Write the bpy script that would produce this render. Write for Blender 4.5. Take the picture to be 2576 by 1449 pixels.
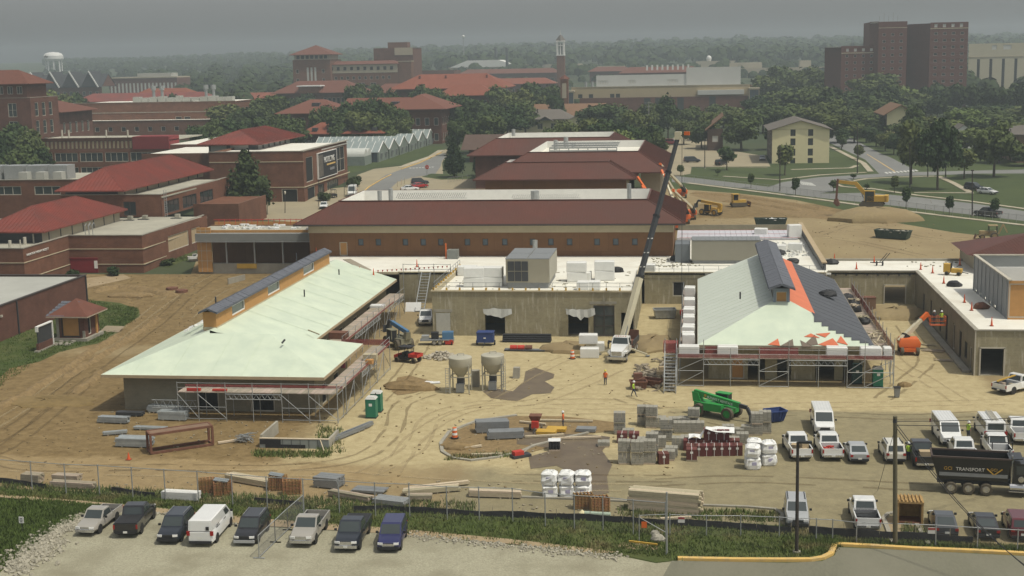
import bpy,bmesh,math,random
import numpy as np
from mathutils import Vector,Matrix
for _o in list(bpy.data.objects):bpy.data.objects.remove(_o)
S=bpy.context.scene
COL=S.collection
rnd=random.Random(7)
PI=math.pi
R=math.radians
# camera
CAM_F,CAM_PITCH,CAM_ROLL,CAM_YAW,CAM_H=3400.0,.168,-.020,.138,38.0
_fw=Vector((-math.sin(CAM_YAW)*math.cos(CAM_PITCH),math.cos(CAM_YAW)*math.cos(CAM_PITCH),-math.sin(CAM_PITCH)))
_rt=Vector((math.cos(CAM_YAW),math.sin(CAM_YAW),0));_up=_rt.cross(_fw)
_r2=_rt*math.cos(CAM_ROLL)+_up*math.sin(CAM_ROLL);_u2=-_rt*math.sin(CAM_ROLL)+_up*math.cos(CAM_ROLL)
cam=bpy.data.cameras.new('camera');cam_o=bpy.data.objects.new('camera',cam);COL.objects.link(cam_o)
M4=Matrix((_r2,_u2,-_fw)).transposed().to_4x4();M4.translation=(0,0,CAM_H)
cam_o.matrix_world=M4
cam.sensor_width=36;cam.lens=36*CAM_F/2576;cam.clip_start=.5;cam.clip_end=20000
S.camera=cam_o
# sky, sun, exposure
SUN_EL,SUN_AZ=R(63),R(-22)
w=bpy.data.worlds.new('World');S.world=w;w.use_nodes=True
_n=w.node_tree.nodes;_l=w.node_tree.links;_n.clear()
_sky=_n.new('ShaderNodeTexSky');_sky.sky_type='NISHITA';_sky.sun_disc=False
_sky.sun_elevation=SUN_EL;_sky.sun_rotation=PI/2-SUN_AZ
_sky.air_density=1.0;_sky.dust_density=4.0;_sky.ozone_density=1.0;_sky.altitude=200
_hs=_n.new('ShaderNodeHueSaturation');_hs.inputs['Saturation'].default_value=.25
_bg=_n.new('ShaderNodeBackground');_bg.inputs['Strength'].default_value=.12
_wo=_n.new('ShaderNodeOutputWorld')
_l.new(_sky.outputs[0],_hs.inputs['Color']);_l.new(_hs.outputs[0],_bg.inputs['Color']);_l.new(_bg.outputs[0],_wo.inputs['Surface'])
sun=bpy.data.lights.new('sun','SUN');sun.energy=2.9;sun.angle=R(.6);sun.color=(1,.95,.82)
sun_o=bpy.data.objects.new('sun',sun);COL.objects.link(sun_o)
_sd=Vector((math.cos(SUN_EL)*math.cos(SUN_AZ),math.cos(SUN_EL)*math.sin(SUN_AZ),math.sin(SUN_EL)))
sun_o.rotation_euler=_sd.to_track_quat('Z','Y').to_euler();sun_o.location=(60,0,120)
vs=S.view_settings;vs.view_transform='Standard';vs.look='None';vs.gamma=1;vs.use_curve_mapping=False
vs.exposure=-.08
S.cycles.max_bounces=5;S.cycles.diffuse_bounces=2;S.cycles.glossy_bounces=2;S.cycles.transmission_bounces=2
S.cycles.transparent_max_bounces=12;S.cycles.volume_bounces=0
S.cycles.use_denoising=True
# ground height and pixel -> place
TY=[-1e5,190,380,1000,2600,6000];TZ=[0,0,5,9,48,70]
def T(y):return float(np.interp(y,TY,TZ))
def ray(u,v):return _r2*((u-1288)/CAM_F)-_u2*((v-724.5)/CAM_F)+_fw
def at(u,v,z):
 d=ray(u,v);t=(z-CAM_H)/d.z
 return Vector((d.x*t,d.y*t,z))
def aty(u,v,y):
 d=ray(u,v);t=y/d.y
 return Vector((d.x*t,y,CAM_H+d.z*t))
_ys=np.concatenate([np.linspace(20,600,2901),np.linspace(601,6000,2701)]);_tz=np.interp(_ys,TY,TZ)
def g(u,v):
 d=ray(u,v);zz=CAM_H+d.z/d.y*_ys
 i=int(np.argmax(zz<=_tz))
 if i==0:i=len(_ys)-1
 a,b=zz[i-1]-_tz[i-1],zz[i]-_tz[i]
 y=float(_ys[i-1]+(_ys[i]-_ys[i-1])*a/(a-b))if a!=b else float(_ys[i])
 return Vector((d.x/d.y*y,y,T(y)))
 # materials
MATS={}
def mat(name,c,rough=.85,var=.12,sc=1.5,bump=0,bsc=None,metal=0,c2=None,sc2=None,spec=.3,stretch=None,alpha=None,contrast=(.35,.65),coat=0,trans=0,ior=None,objvar=0):
 """colour c varied by world-space noise; c2 = second colour in patches of scale sc2"""
 if name in MATS:return MATS[name]
 m=bpy.data.materials.new(name);m.use_nodes=True;MATS[name]=m
 nt=m.node_tree;N=nt.nodes;L=nt.links;b=N['Principled BSDF']
 b.inputs['Roughness'].default_value=rough;b.inputs['Metallic'].default_value=metal
 b.inputs['Specular IOR Level'].default_value=spec
 if coat:b.inputs['Coat Weight'].default_value=coat;b.inputs['Coat Roughness'].default_value=.08
 geo=N.new('ShaderNodeNewGeometry');vec=geo.outputs['Position']
 if stretch:
  mp=N.new('ShaderNodeMapping');mp.inputs['Scale'].default_value=stretch[:3]
  if len(stretch)>3:mp.inputs['Rotation'].default_value=(0,0,R(stretch[3]))
  L.new(vec,mp.inputs['Vector']);vec=mp.outputs[0]
 nz=N.new('ShaderNodeTexNoise');nz.inputs['Scale'].default_value=sc;nz.inputs['Detail'].default_value=5;nz.inputs['Roughness'].default_value=.65
 L.new(vec,nz.inputs['Vector'])
 rp=N.new('ShaderNodeValToRGB');e=rp.color_ramp.elements
 e[0].position=.25;e[1].position=.75
 e[0].color=tuple(x*(1-var)for x in c)+(1,);e[1].color=tuple(min(1,x*(1+var))for x in c)+(1,)
 L.new(nz.outputs['Fac'],rp.inputs['Fac']);colr=rp.outputs['Color']
 if c2:
  n2=N.new('ShaderNodeTexNoise');n2.inputs['Scale'].default_value=sc2 or sc*.2;n2.inputs['Detail'].default_value=6;n2.inputs['Roughness'].default_value=.6
  L.new(vec,n2.inputs['Vector'])
  r2=N.new('ShaderNodeValToRGB');r2.color_ramp.elements[0].position,r2.color_ramp.elements[1].position=contrast
  L.new(n2.outputs['Fac'],r2.inputs['Fac'])
  mx=N.new('ShaderNodeMix');mx.data_type='RGBA';L.new(r2.outputs['Color'],mx.inputs['Factor'])
  L.new(colr,mx.inputs['A']);mx.inputs['B'].default_value=tuple(c2)+(1,);colr=mx.outputs['Result']
 if objvar:
  oi=N.new('ShaderNodeObjectInfo');mr=N.new('ShaderNodeMapRange');mr.inputs['To Min'].default_value=1-objvar;mr.inputs['To Max'].default_value=1+objvar
  L.new(oi.outputs['Random'],mr.inputs['Value'])
  h=N.new('ShaderNodeHueSaturation');L.new(mr.outputs[0],h.inputs['Value']);L.new(colr,h.inputs['Color']);m9=N.new('ShaderNodeMapRange');m9.inputs['To Min'].default_value=.5+objvar*.09;m9.inputs['To Max'].default_value=.5-objvar*.09;L.new(oi.outputs['Random'],m9.inputs['Value']);L.new(m9.outputs[0],h.inputs['Hue']);colr=h.outputs['Color']
 L.new(colr,b.inputs['Base Color'])
 if bump:
  bn=N.new('ShaderNodeTexNoise');bn.inputs['Scale'].default_value=bsc or sc*3;bn.inputs['Detail'].default_value=4
  L.new(vec,bn.inputs['Vector'])
  bp=N.new('ShaderNodeBump');bp.inputs['Strength'].default_value=min(1,bump);bp.inputs['Distance'].default_value=.08*bump if bump>1 else .05
  L.new(bn.outputs['Fac'],bp.inputs['Height']);L.new(bp.outputs[0],b.inputs['Normal'])
 if trans:
  b.inputs['Transmission Weight'].default_value=trans
 if alpha is not None:
  b.inputs['Alpha'].default_value=alpha
 return m
def brickmat(name,c1,c2,mortar,bw=.4,bh=.2,gap=.012,rough=.9,var=.14,streak=None,wide=.5):
 """masonry: block pattern laid in the wall's own plane (horizontal run by height), plus weather stains"""
 if name in MATS:return MATS[name]
 m=bpy.data.materials.new(name);m.use_nodes=True;MATS[name]=m
 nt=m.node_tree;N=nt.nodes;L=nt.links;b=N['Principled BSDF'];b.inputs['Roughness'].default_value=rough;b.inputs['Specular IOR Level'].default_value=.2
 geo=N.new('ShaderNodeNewGeometry');sp=N.new('ShaderNodeSeparateXYZ');L.new(geo.outputs['Position'],sp.inputs[0])
 ad=N.new('ShaderNodeMath');ad.operation='ADD';L.new(sp.outputs['X'],ad.inputs[0]);L.new(sp.outputs['Y'],ad.inputs[1])
 cb=N.new('ShaderNodeCombineXYZ');L.new(ad.outputs[0],cb.inputs['X']);L.new(sp.outputs['Z'],cb.inputs['Y'])
 br=N.new('ShaderNodeTexBrick');br.inputs['Scale'].default_value=1;br.inputs['Brick Width'].default_value=bw;br.inputs['Row Height'].default_value=bh
 br.inputs['Mortar Size'].default_value=gap;br.inputs['Color1'].default_value=c1+(1,);br.inputs['Color2'].default_value=c2+(1,);br.inputs['Mortar'].default_value=mortar+(1,)
 L.new(cb.outputs[0],br.inputs['Vector'])
 nz=N.new('ShaderNodeTexNoise');nz.inputs['Scale'].default_value=.35;nz.inputs['Detail'].default_value=7;nz.inputs['Roughness'].default_value=.7;L.new(geo.outputs['Position'],nz.inputs['Vector'])
 mr=N.new('ShaderNodeMapRange');mr.inputs['From Min'].default_value=.3;mr.inputs['From Max'].default_value=.7;mr.inputs['To Min'].default_value=1-var*1.6;mr.inputs['To Max'].default_value=1+var*1.6;L.new(nz.outputs['Fac'],mr.inputs['Value'])
 h=N.new('ShaderNodeHueSaturation');L.new(mr.outputs[0],h.inputs['Value']);L.new(br.outputs['Color'],h.inputs['Color']);colr=h.outputs[0]
 if streak:
  mp=N.new('ShaderNodeMapping');mp.inputs['Scale'].default_value=(1.3,1.3,.16);L.new(geo.outputs['Position'],mp.inputs['Vector'])
  n3=N.new('ShaderNodeTexNoise');n3.inputs['Scale'].default_value=1.6;n3.inputs['Detail'].default_value=8;n3.inputs['Roughness'].default_value=.75;L.new(mp.outputs[0],n3.inputs['Vector'])
  r3=N.new('ShaderNodeValToRGB');r3.color_ramp.elements[0].position=.53;r3.color_ramp.elements[1].position=.66;L.new(n3.outputs['Fac'],r3.inputs['Fac'])
  mx=N.new('ShaderNodeMix');mx.data_type='RGBA';L.new(r3.outputs['Color'],mx.inputs['Factor']);L.new(colr,mx.inputs['A']);mx.inputs['B'].default_value=streak+(1,);colr=mx.outputs['Result']
 L.new(colr,b.inputs['Base Color'])
 return m
 # mesh building
class MB:
 def __init__(s):s.v=[];s.f=[];s.smooth=False
 def add(s,vs,fs):
  o=len(s.v);s.v+=[tuple(p)for p in vs];s.f+=[tuple(i+o for i in q)for q in fs];return s
 def box(s,x0,x1,y0,y1,z0,z1):
  return s.add([(x0,y0,z0),(x1,y0,z0),(x1,y1,z0),(x0,y1,z0),(x0,y0,z1),(x1,y0,z1),(x1,y1,z1),(x0,y1,z1)],[(3,2,1,0),(4,5,6,7),(0,1,5,4),(1,2,6,5),(2,3,7,6),(3,0,4,7)])
 def boxc(s,c,d,rz=0,rx=0,ry=0):
  m=Matrix.Rotation(rz,3,'Z')@Matrix.Rotation(ry,3,'Y')@Matrix.Rotation(rx,3,'X');c=Vector(c)
  vs=[c+m@Vector((d[0]/2*a,d[1]/2*b,d[2]/2*e))for e in(-1,1)for a,b in((-1,-1),(1,-1),(1,1),(-1,1))]
  return s.add(vs,[(3,2,1,0),(4,5,6,7),(0,1,5,4),(1,2,6,5),(2,3,7,6),(3,0,4,7)])
 def bar(s,p,q,w,h=None,up=(0,0,1)):
  p=Vector(p);q=Vector(q);h=h or w;d=(q-p).normalized();u=Vector(up)
  if abs(d.dot(u))>.98:u=Vector((1,0,0))
  sd=d.cross(u).normalized()*w/2;u=sd.cross(d).normalized()*h/2
  return s.add([p-sd-u,p+sd-u,p+sd+u,p-sd+u,q-sd-u,q+sd-u,q+sd+u,q-sd+u],[(0,1,2,3),(7,6,5,4),(0,4,5,1),(1,5,6,2),(2,6,7,3),(3,7,4,0)])
 def tube(s,p,q,r,n=8,r2=None,caps=True):
  p=Vector(p);q=Vector(q);r2=r if r2 is None else r2;d=(q-p).normalized();u=Vector((0,0,1))if abs(d.z)<.9 else Vector((1,0,0))
  a=d.cross(u).normalized();b=d.cross(a)
  vs=[c+(a*math.cos(2*PI*i/n)+b*math.sin(2*PI*i/n))*rr for c,rr in((p,r),(q,r2))for i in range(n)]
  fs=[(i,(i+1)%n,n+(i+1)%n,n+i)for i in range(n)]
  if caps:fs+=[tuple(range(n-1,-1,-1)),tuple(range(n,2*n))]
  return s.add(vs,fs)
 def path(s,pts,r,n=6):
  for a,b in zip(pts,pts[1:]):s.tube(a,b,r,n)
  return s
 def prism(s,poly,z0,z1):
  n=len(poly)
  vs=[(p[0],p[1],z0)for p in poly]+[(p[0],p[1],z1)for p in poly]
  return s.add(vs,[tuple(range(n-1,-1,-1)),tuple(range(n,2*n))]+[(i,(i+1)%n,n+(i+1)%n,n+i)for i in range(n)])
 def poly(s,pts):return s.add(pts,[tuple(range(len(pts)))])
 def slab(s,pts,th):
  n=len(pts);lo=[(p[0],p[1],p[2]-th)for p in pts]
  return s.add([tuple(p)for p in pts]+lo,[tuple(range(n)),tuple(range(2*n-1,n-1,-1))]+[(i+n,(i+1)%n+n,(i+1)%n,i)for i in range(n)])
 def lathe(s,prof,c=(0,0,0),n=16):
  k=len(prof);vs=[]
  for r,z in prof:vs+=[(c[0]+r*math.cos(2*PI*i/n),c[1]+r*math.sin(2*PI*i/n),c[2]+z)for i in range(n)]
  fs=[(j*n+i,j*n+(i+1)%n,(j+1)*n+(i+1)%n,(j+1)*n+i)for j in range(k-1)for i in range(n)]
  if prof[0][0]>.01:fs.append(tuple(range(n-1,-1,-1)))
  if prof[-1][0]>.01:fs.append(tuple((k-1)*n+i for i in range(n)))
  return s.add(vs,fs)
 def loft(s,rings,cap=True):
  n=len(rings[0]);vs=[p for r in rings for p in r]
  fs=[(j*n+i,j*n+(i+1)%n,(j+1)*n+(i+1)%n,(j+1)*n+i)for j in range(len(rings)-1)for i in range(n)]
  if cap:fs+=[tuple(range(n-1,-1,-1)),tuple((len(rings)-1)*n+i for i in range(n))]
  return s.add(vs,fs)
 def mesh(s,name,m):
  me=bpy.data.meshes.new(name);me.from_pydata(s.v,[],s.f);me.materials.append(m)
  if s.smooth:
   me.polygons.foreach_set('use_smooth',[True]*len(me.polygons));me.set_sharp_from_angle(angle=R(35))
  me.update();return me
 def build(s,name,m,parent=None,**props):
  return link(name,s.mesh(name,m),parent,**props)
def link(name,me,parent=None,loc=None,rz=0,**props):
 o=bpy.data.objects.new(name,me);COL.objects.link(o)
 if parent is not None:o.parent=parent
 if loc is not None:o.location=loc
 if rz:o.rotation_euler=(0,0,rz)
 for k,v in props.items():o[k]=v
 return o
def tag(o,label,cat,group=None):
 o['label']=label;o['category']=cat
 if group:o['group']=group
 return o
def thing(name,label,cat,loc=(0,0,0),rz=0,group=None,sc=None):
 o=bpy.data.objects.new(name,None);o.empty_display_size=.5;COL.objects.link(o)
 o.location=loc;o.rotation_euler=(0,0,rz)
 if sc:o.scale=sc if hasattr(sc,'__len__')else(sc,sc,sc)
 return tag(o,label,cat,group)
KIDS={}
def kids(o):return[c for c in KIDSOF(o)]
def KIDSOF(o):return list(o.children)
def copy_tree(o,loc=None,rz=None,label=None,sc=None,parent=None):
 c=o.copy();COL.objects.link(c)
 if parent is not None:c.parent=parent
 if loc is not None:c.location=loc
 if rz is not None:c.rotation_euler=(0,0,rz)
 if sc is not None:c.scale=sc if hasattr(sc,'__len__')else(sc,sc,sc)
 if label:c['label']=label
 return c
def dup(o,loc,rz=0,label=None,sc=None,tree=None):
 """copy of a thing with its parts and sub-parts; tree = cached list of (child, [grandchildren])"""
 c=copy_tree(o,loc,rz,label,sc)
 for ch,gs in tree:
  k=ch.copy();COL.objects.link(k);k.parent=c
  for q in gs:
   d=q.copy();COL.objects.link(d);d.parent=k
 return c
def tree_of(o):return[(c,list(c.children))for c in o.children]
def ground(name,pts,off,m,kind='structure',px=True):
 """ground sheet through picture points (or world x, y), following the terrain"""
 P=[g(*p)for p in pts]if px else[Vector((p[0],p[1],0))for p in pts]
 bm=bmesh.new();f=bm.faces.new([bm.verts.new((p.x,p.y,0))for p in P])
 for y in(190,380,1000,2600):
  bmesh.ops.bisect_plane(bm,geom=bm.verts[:]+bm.edges[:]+bm.faces[:],plane_co=(0,y,0),plane_no=(0,1,0))
 bmesh.ops.triangulate(bm,faces=bm.faces[:])
 for v in bm.verts:v.co.z=T(v.co.y)+off
 bmesh.ops.recalc_face_normals(bm,faces=bm.faces[:])
 me=bpy.data.meshes.new(name);bm.to_mesh(me);bm.free()
 if me.polygons and me.polygons[0].normal.z<0:me.flip_normals()
 me.materials.append(m)
 return link(name,me,kind=kind)
def kerb(name,pts,wd,h,m,off=0,label=None,cat=None,px=True):
 """raised strip along picture points"""
 P=[g(*p)if px else Vector((p[0],p[1],T(p[1])))for p in pts];n=len(P);b=MB();rings=[]
 for i,p in enumerate(P):
  d=(P[min(i+1,n-1)]-P[max(i-1,0)]);d.z=0;d.normalize();s_=Vector((-d.y,d.x,0))*wd/2
  z0=p.z+off;rings.append([(p.x-s_.x,p.y-s_.y,z0-.1),(p.x+s_.x,p.y+s_.y,z0-.1),(p.x+s_.x,p.y+s_.y,z0+h),(p.x-s_.x,p.y-s_.y,z0+h)])
 b.loft(rings)
 o=b.build(name,m)
 if label:tag(o,label,cat)
 else:o['kind']='structure'
 return o
 # materials of the place
YARD=mat('yard_dirt',(.415,.34,.185),.95,.16,1.9,bump=1,bsc=3,c2=(.345,.275,.145),sc2=.13,contrast=(.42,.68))
DIRT=mat('dirt',(.285,.222,.115),.95,.2,1.7,bump=1,bsc=2.5,c2=(.235,.175,.09),sc2=.07,contrast=(.40,.66))
DIRTB=mat('brown_dirt',(.17,.118,.046),.97,.35,1.5,bump=1,bsc=2.2,c2=(.225,.16,.07),sc2=.11,contrast=(.42,.66))
RUTD=mat('rut_dark',(.15,.105,.05),.97,.3,2,alpha=.3);RUTL=mat('rut_pale',(.42,.335,.19),.95,.2,2,alpha=.3)
DIRT2=mat('loose_dirt',(.215,.15,.07),.98,.32,1.8,bump=1,bsc=3)
TRACK=mat('packed_dirt',(.295,.22,.105),.95,.18,1.2,c2=(.255,.175,.078),sc2=.12,stretch=(1,.3,1,-8))
GRASS=mat('grass',(.042,.066,.012),.95,.3,.6,bump=1,bsc=6,c2=(.085,.095,.028),sc2=.13)
LAWN=mat('lawn',(.043,.062,.018),.95,.2,.5,c2=(.062,.082,.024),sc2=.06)
EARTH=mat('field',(.035,.055,.022),.95,.3,.05,c2=(.06,.07,.03),sc2=.01)
GRAVEL=mat('gravel',(.325,.305,.215),.95,.3,6,bump=1,bsc=12,c2=(.235,.215,.145),sc2=.22,contrast=(.45,.7))
ASPH=mat('asphalt',(.155,.15,.105),.9,.16,5,c2=(.19,.18,.13),sc2=.16,stretch=(1,.35,1,15))
DUSTY=mat('dusty_asphalt',(.24,.205,.115),.9,.18,1.6,c2=(.195,.165,.095),sc2=.12,bump=.6,bsc=6,contrast=(.4,.7))
ROADM=mat('road_asphalt',(.20,.20,.185),.9,.08,.8,c2=(.17,.17,.16),sc2=.08)
PLAZA=mat('pale_paving',(.33,.28,.18),.9,.1,.6,c2=(.28,.24,.16),sc2=.1)
WET=mat('wet_soil',(.115,.085,.055),.55,.15,.8,spec=.5,c2=(.15,.115,.07),sc2=.5)
WALKM=mat('walkway_concrete',(.42,.38,.29),.9,.1,1.5,c2=(.33,.28,.19),sc2=.3)
SANDY=mat('sandy_walk',(.35,.27,.165),.95,.15,1.2,c2=(.28,.21,.12),sc2=.4)
CONC=mat('concrete',(.34,.32,.26),.9,.12,1,c2=(.27,.25,.20),sc2=.4)
YEL=mat('yellow_paint',(.62,.41,.13),.7,.1,2,c2=(.45,.33,.17),sc2=1.2,contrast=(.5,.75))
WPAINT=mat('road_marking',(.55,.55,.5),.8,.15,2)
CMU=brickmat('grey_block',(.31,.275,.175),(.275,.243,.155),(.33,.30,.20),.4,.2,.012,streak=(.47,.43,.33),var=.12)
CMU2=brickmat('dull_block',(.24,.215,.15),(.215,.193,.135),(.255,.23,.165),.4,.2,.012,var=.1)
BRK=brickmat('brown_brick',(.17,.075,.043),(.145,.062,.036),(.17,.10,.07),.6,.2,.02,var=.15)
BRKD=brickmat('dark_brick',(.135,.058,.04),(.115,.05,.034),(.14,.085,.065),.6,.2,.02,var=.15)
BRKO=brickmat('sheathing_brown',(.20,.105,.05),(.185,.095,.045),(.15,.075,.036),2.4,6,.03,var=.07)
BAND=mat('tan_band',(.46,.40,.27),.9,.08,1)
LIME=mat('limestone',(.40,.35,.25),.9,.08,.6)
BEIGE=mat('beige_panel',(.42,.34,.21),.9,.06,.3)
PALEG=mat('pale_metal_panel',(.50,.50,.46),.7,.05,.2)
CREAM=mat('cream_siding',(.70,.63,.38),.9,.05,.5)
WHITE=mat('white_paint',(.72,.71,.66),.6,.06,1)
ROOFW=mat('white_membrane',(.72,.70,.61),.75,.06,.35,c2=(.60,.56,.46),sc2=.22,contrast=(.5,.8))
MEMB=mat('white_roof_wrap',(.58,.645,.50),.55,.05,.25,c2=(.50,.57,.45),sc2=.4,spec=.4,bump=.5,bsc=.9)
ROOFG=mat('grey_roof_gravel',(.40,.38,.30),.95,.12,.8,c2=(.31,.295,.235),sc2=.12)
ROOFL=mat('light_grey_roof',(.40,.40,.355),.9,.06,.25,c2=(.34,.34,.30),sc2=.1)
REDM=mat('red_metal_roof',(.215,.045,.029),.5,.14,.5,spec=.4,c2=(.15,.045,.032),sc2=.15)
BRNM=mat('maroon_metal_roof',(.108,.034,.021),.55,.14,.6,spec=.4,c2=(.09,.036,.024),sc2=.12)
TILE=mat('red_tile_roof',(.135,.052,.034),.85,.2,.8)
TILEO=mat('orange_tile_roof',(.20,.062,.035),.85,.18,.4)
TILEB=mat('brown_red_shingle',(.155,.062,.042),.9,.12,.8)
SHIN=mat('brown_shingle',(.185,.105,.06),.9,.12,.8)
SHING=mat('grey_shingle',(.135,.118,.10),.9,.1,.8)
DKROOF=mat('charcoal_roofing',(.085,.09,.10),.8,.14,1.2)
SLATE=mat('slate_roof',(.115,.122,.14),.8,.25,3)
WOODO=mat('orange_sheathing',(.46,.245,.085),.8,.1,1.2)
PLY=mat('plywood',(.40,.31,.19),.85,.1,1.2)
LUMB=mat('lumber',(.47,.40,.275),.85,.14,3,stretch=(1,1,4),objvar=.18)
LUMBO=mat('weathered_lumber',(.33,.28,.20),.9,.2,2,objvar=.25)
PLANK=mat('scaffold_plank',(.36,.30,.235),.9,.14,1,objvar=.22)
GALV=mat('galvanised_steel',(.33,.34,.33),.5,.15,2,metal=.35,spec=.5)
STEEL=mat('grey_steel',(.24,.25,.25),.55,.12,2,metal=.3)
STUD=mat('steel_stud',(.36,.39,.39),.45,.15,2,metal=.35,objvar=.2)
DKST=mat('dark_steel',(.05,.052,.055),.5,.15,2)
RUST=mat('rusty_steel',(.155,.072,.045),.85,.25,1.5)
GLASS=mat('dark_glass',(.045,.055,.054),.1,.1,.3,spec=.6)
GLASSB=mat('blue_window',(.075,.10,.12),.25,.1,.5,spec=.5)
DARK=mat('dark_interior',(.02,.02,.019),.9,.1,1)
FRAME=mat('pale_frame',(.45,.42,.34),.7,.08,1)
FRAMED=mat('dark_frame',(.06,.05,.045),.7,.08,1)
REDP=mat('red_plastic',(.45,.045,.03),.6,.1,1)
ORNG=mat('orange_paint',(.62,.13,.025),.5,.08,1)
YELM=mat('machine_yellow',(.52,.32,.05),.5,.12,1)
CREAMP=mat('cream_paint',(.58,.53,.38),.5,.06,1)
GREENP=mat('machine_green',(.03,.26,.055),.45,.08,1)
BLUEP=mat('machine_blue',(.07,.16,.28),.5,.12,1)
NAVYP=mat('navy_paint',(.03,.055,.17),.5,.1,1)
TYRE=mat('tyre_rubber',(.03,.03,.03),.9,.2,4)
TYRED=mat('dusty_tyre',(.10,.085,.06),.95,.25,4)
BLACKP=mat('black_plastic',(.025,.025,.026),.6,.15,2)
PLASTW=mat('white_wrap',(.74,.74,.71),.35,.05,1,spec=.5,bump=.6,bsc=3)
INSUL=mat('white_insulation',(.70,.70,.66),.6,.06,1.5,bump=.4,bsc=4)
REDDECK=mat('red_guard_net',(.30,.075,.07),.8,.15,1,alpha=.6)
LEAFD=mat('leaf_dark',(.034,.052,.016),.8,.28,.7,spec=.2,objvar=.25)
LEAFM=mat('leaf_mid',(.06,.085,.025),.8,.3,.7,spec=.2,objvar=.42)
LEAFY=mat('leaf_yellow_green',(.115,.15,.04),.8,.25,.7,spec=.2,objvar=.15)
LEAFF=mat('leaf_far',(.04,.058,.022),.9,.25,.06,spec=.1)
BARK=mat('bark',(.085,.065,.045),.95,.2,3)
def soils(name,base,zones):
 """bare ground whose soil changes from place to place: zones = (material to borrow colours from, centre x, y, half width, half depth, raggedness)"""
 m=base.copy();m.name=name;nt=m.node_tree;N=nt.nodes;L=nt.links;bs=N['Principled BSDF'];cur=bs.inputs['Base Color'].links[0].from_socket;geo=N.new('ShaderNodeNewGeometry')
 def math_(op,a,b=None):
  n=N.new('ShaderNodeMath');n.operation=op
  for i,v in enumerate((a,b)):
   if v is None:continue
   if isinstance(v,(int,float)):n.inputs[i].default_value=v
   else:L.new(v,n.inputs[i])
  return n.outputs[0]
 sp=N.new('ShaderNodeSeparateXYZ');L.new(geo.outputs['Position'],sp.inputs[0])
 nz=N.new('ShaderNodeTexNoise');nz.inputs['Scale'].default_value=.16;nz.inputs['Detail'].default_value=9;nz.inputs['Roughness'].default_value=.68;L.new(geo.outputs['Position'],nz.inputs['Vector']);nn=math_('SUBTRACT',nz.outputs['Fac'],.5)
 for c1,c2,cx,cy,rx,ry,rag in zones:
  d=math_('MAXIMUM',math_('DIVIDE',math_('ABSOLUTE',math_('SUBTRACT',sp.outputs['X'],cx)),rx),math_('DIVIDE',math_('ABSOLUTE',math_('SUBTRACT',sp.outputs['Y'],cy)),ry))
  mr=N.new('ShaderNodeMapRange');mr.interpolation_type='SMOOTHSTEP';mr.inputs['From Min'].default_value=1.12;mr.inputs['From Max'].default_value=.82;L.new(math_('ADD',d,math_('MULTIPLY',nn,rag)),mr.inputs['Value'])
  n2=N.new('ShaderNodeTexNoise');n2.inputs['Scale'].default_value=.75;n2.inputs['Detail'].default_value=10;n2.inputs['Roughness'].default_value=.8;L.new(geo.outputs['Position'],n2.inputs['Vector'])
  rp=N.new('ShaderNodeValToRGB');e=rp.color_ramp.elements;e[0].position=.38;e[1].position=.62;e[0].color=c2+(1,);e[1].color=c1+(1,);L.new(n2.outputs['Fac'],rp.inputs['Fac'])
  mx=N.new('ShaderNodeMix');mx.data_type='RGBA';L.new(mr.outputs[0],mx.inputs['Factor']);L.new(cur,mx.inputs['A']);L.new(rp.outputs['Color'],mx.inputs['B']);cur=mx.outputs['Result']
 L.new(cur,bs.inputs['Base Color']);return m
_br=((.235,.165,.072),(.135,.09,.035));_yd=((.46,.385,.215),(.335,.268,.14));_pk=((.27,.232,.132),(.20,.17,.098));_tn=((.32,.235,.115),(.235,.168,.08))
SITE=soils('site_ground',DIRT,[_br+(-66,142,27,26,.9),_br+(-84,205,26,34,.8),_br+(-52,125,20,12,.9),_tn+(-60,117,34,5,1.2),_pk+(20,126,40,22,.5),_pk+(-6,114,16,9,.8),_yd+(-21,164,19,42,.45),_yd+(-27,134,12,13,.8),_yd+(14,149.5,30,5.5,.7),_yd+(27,180,6,28,.8),_br+(4,262,16,20,1.2),_br+(30,308,34,12,1.0)])
# air
HZ=bpy.data.materials.new('haze_air');HZ.use_nodes=True
_hn=HZ.node_tree.nodes;_hl=HZ.node_tree.links;_hn.clear()
_pv=_hn.new('ShaderNodeVolumePrincipled');_pv.inputs['Color'].default_value=(.80,.90,.92,1);_pv.inputs['Density'].default_value=.00032;_pv.inputs['Anisotropy'].default_value=.2
_ho=_hn.new('ShaderNodeOutputMaterial');_hl.new(_pv.outputs[0],_ho.inputs['Volume'])
MB().box(-2600,2600,-70,3300,-1.2,92).build('haze',HZ,kind='stuff')
# ground, roads, lots
_b=MB()
_b.add([(x,y,T(y))for y in(-60,190,380,1000,2600,3250)for x in(-2500,2500)],[(2*i,2*i+1,2*i+3,2*i+2)for i in range(5)])
_b.build('ground',EARTH,kind='structure')
LEV={'grass_field':1,'far_lawn':1,'building_site_ground':2,'dirt_slope':3,'yard_ground':3,'tyre_track':8,'haul_road':4,'weedy_grass':6,'bank_of_grass':6,'sandy_patch':5,'parking_lot':5,'grass_verge':6,'gravel_lot':7,'sandy_path':9,'sand_bar':8,'asphalt_lot':8,'wet_patch':7,'dug_soil':5,'disturbed_soil':3,'street':3,'side_street':4,'uphill_street':5,'far_parking_lot':3,'paved_plaza':3,'campus_road':4,'greenhouse_lawn':4,'corner_lawn':5,'crosswalk_bar':7,'centre_line':7,'planter_soil':6}
def lay(name,pts,m,px=True):return ground(name,pts,LEV[name]*.006,m,px=px)
lay('grass_field',[(-200,1480),(-200,1190),(2800,1330),(2800,1480)],GRASS)
lay('far_lawn',[(1640,478),(1640,440),(1700,425),(1940,415),(2080,330),(2300,330),(2700,420),(2700,620),(2400,640),(2000,560)],LAWN)
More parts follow.
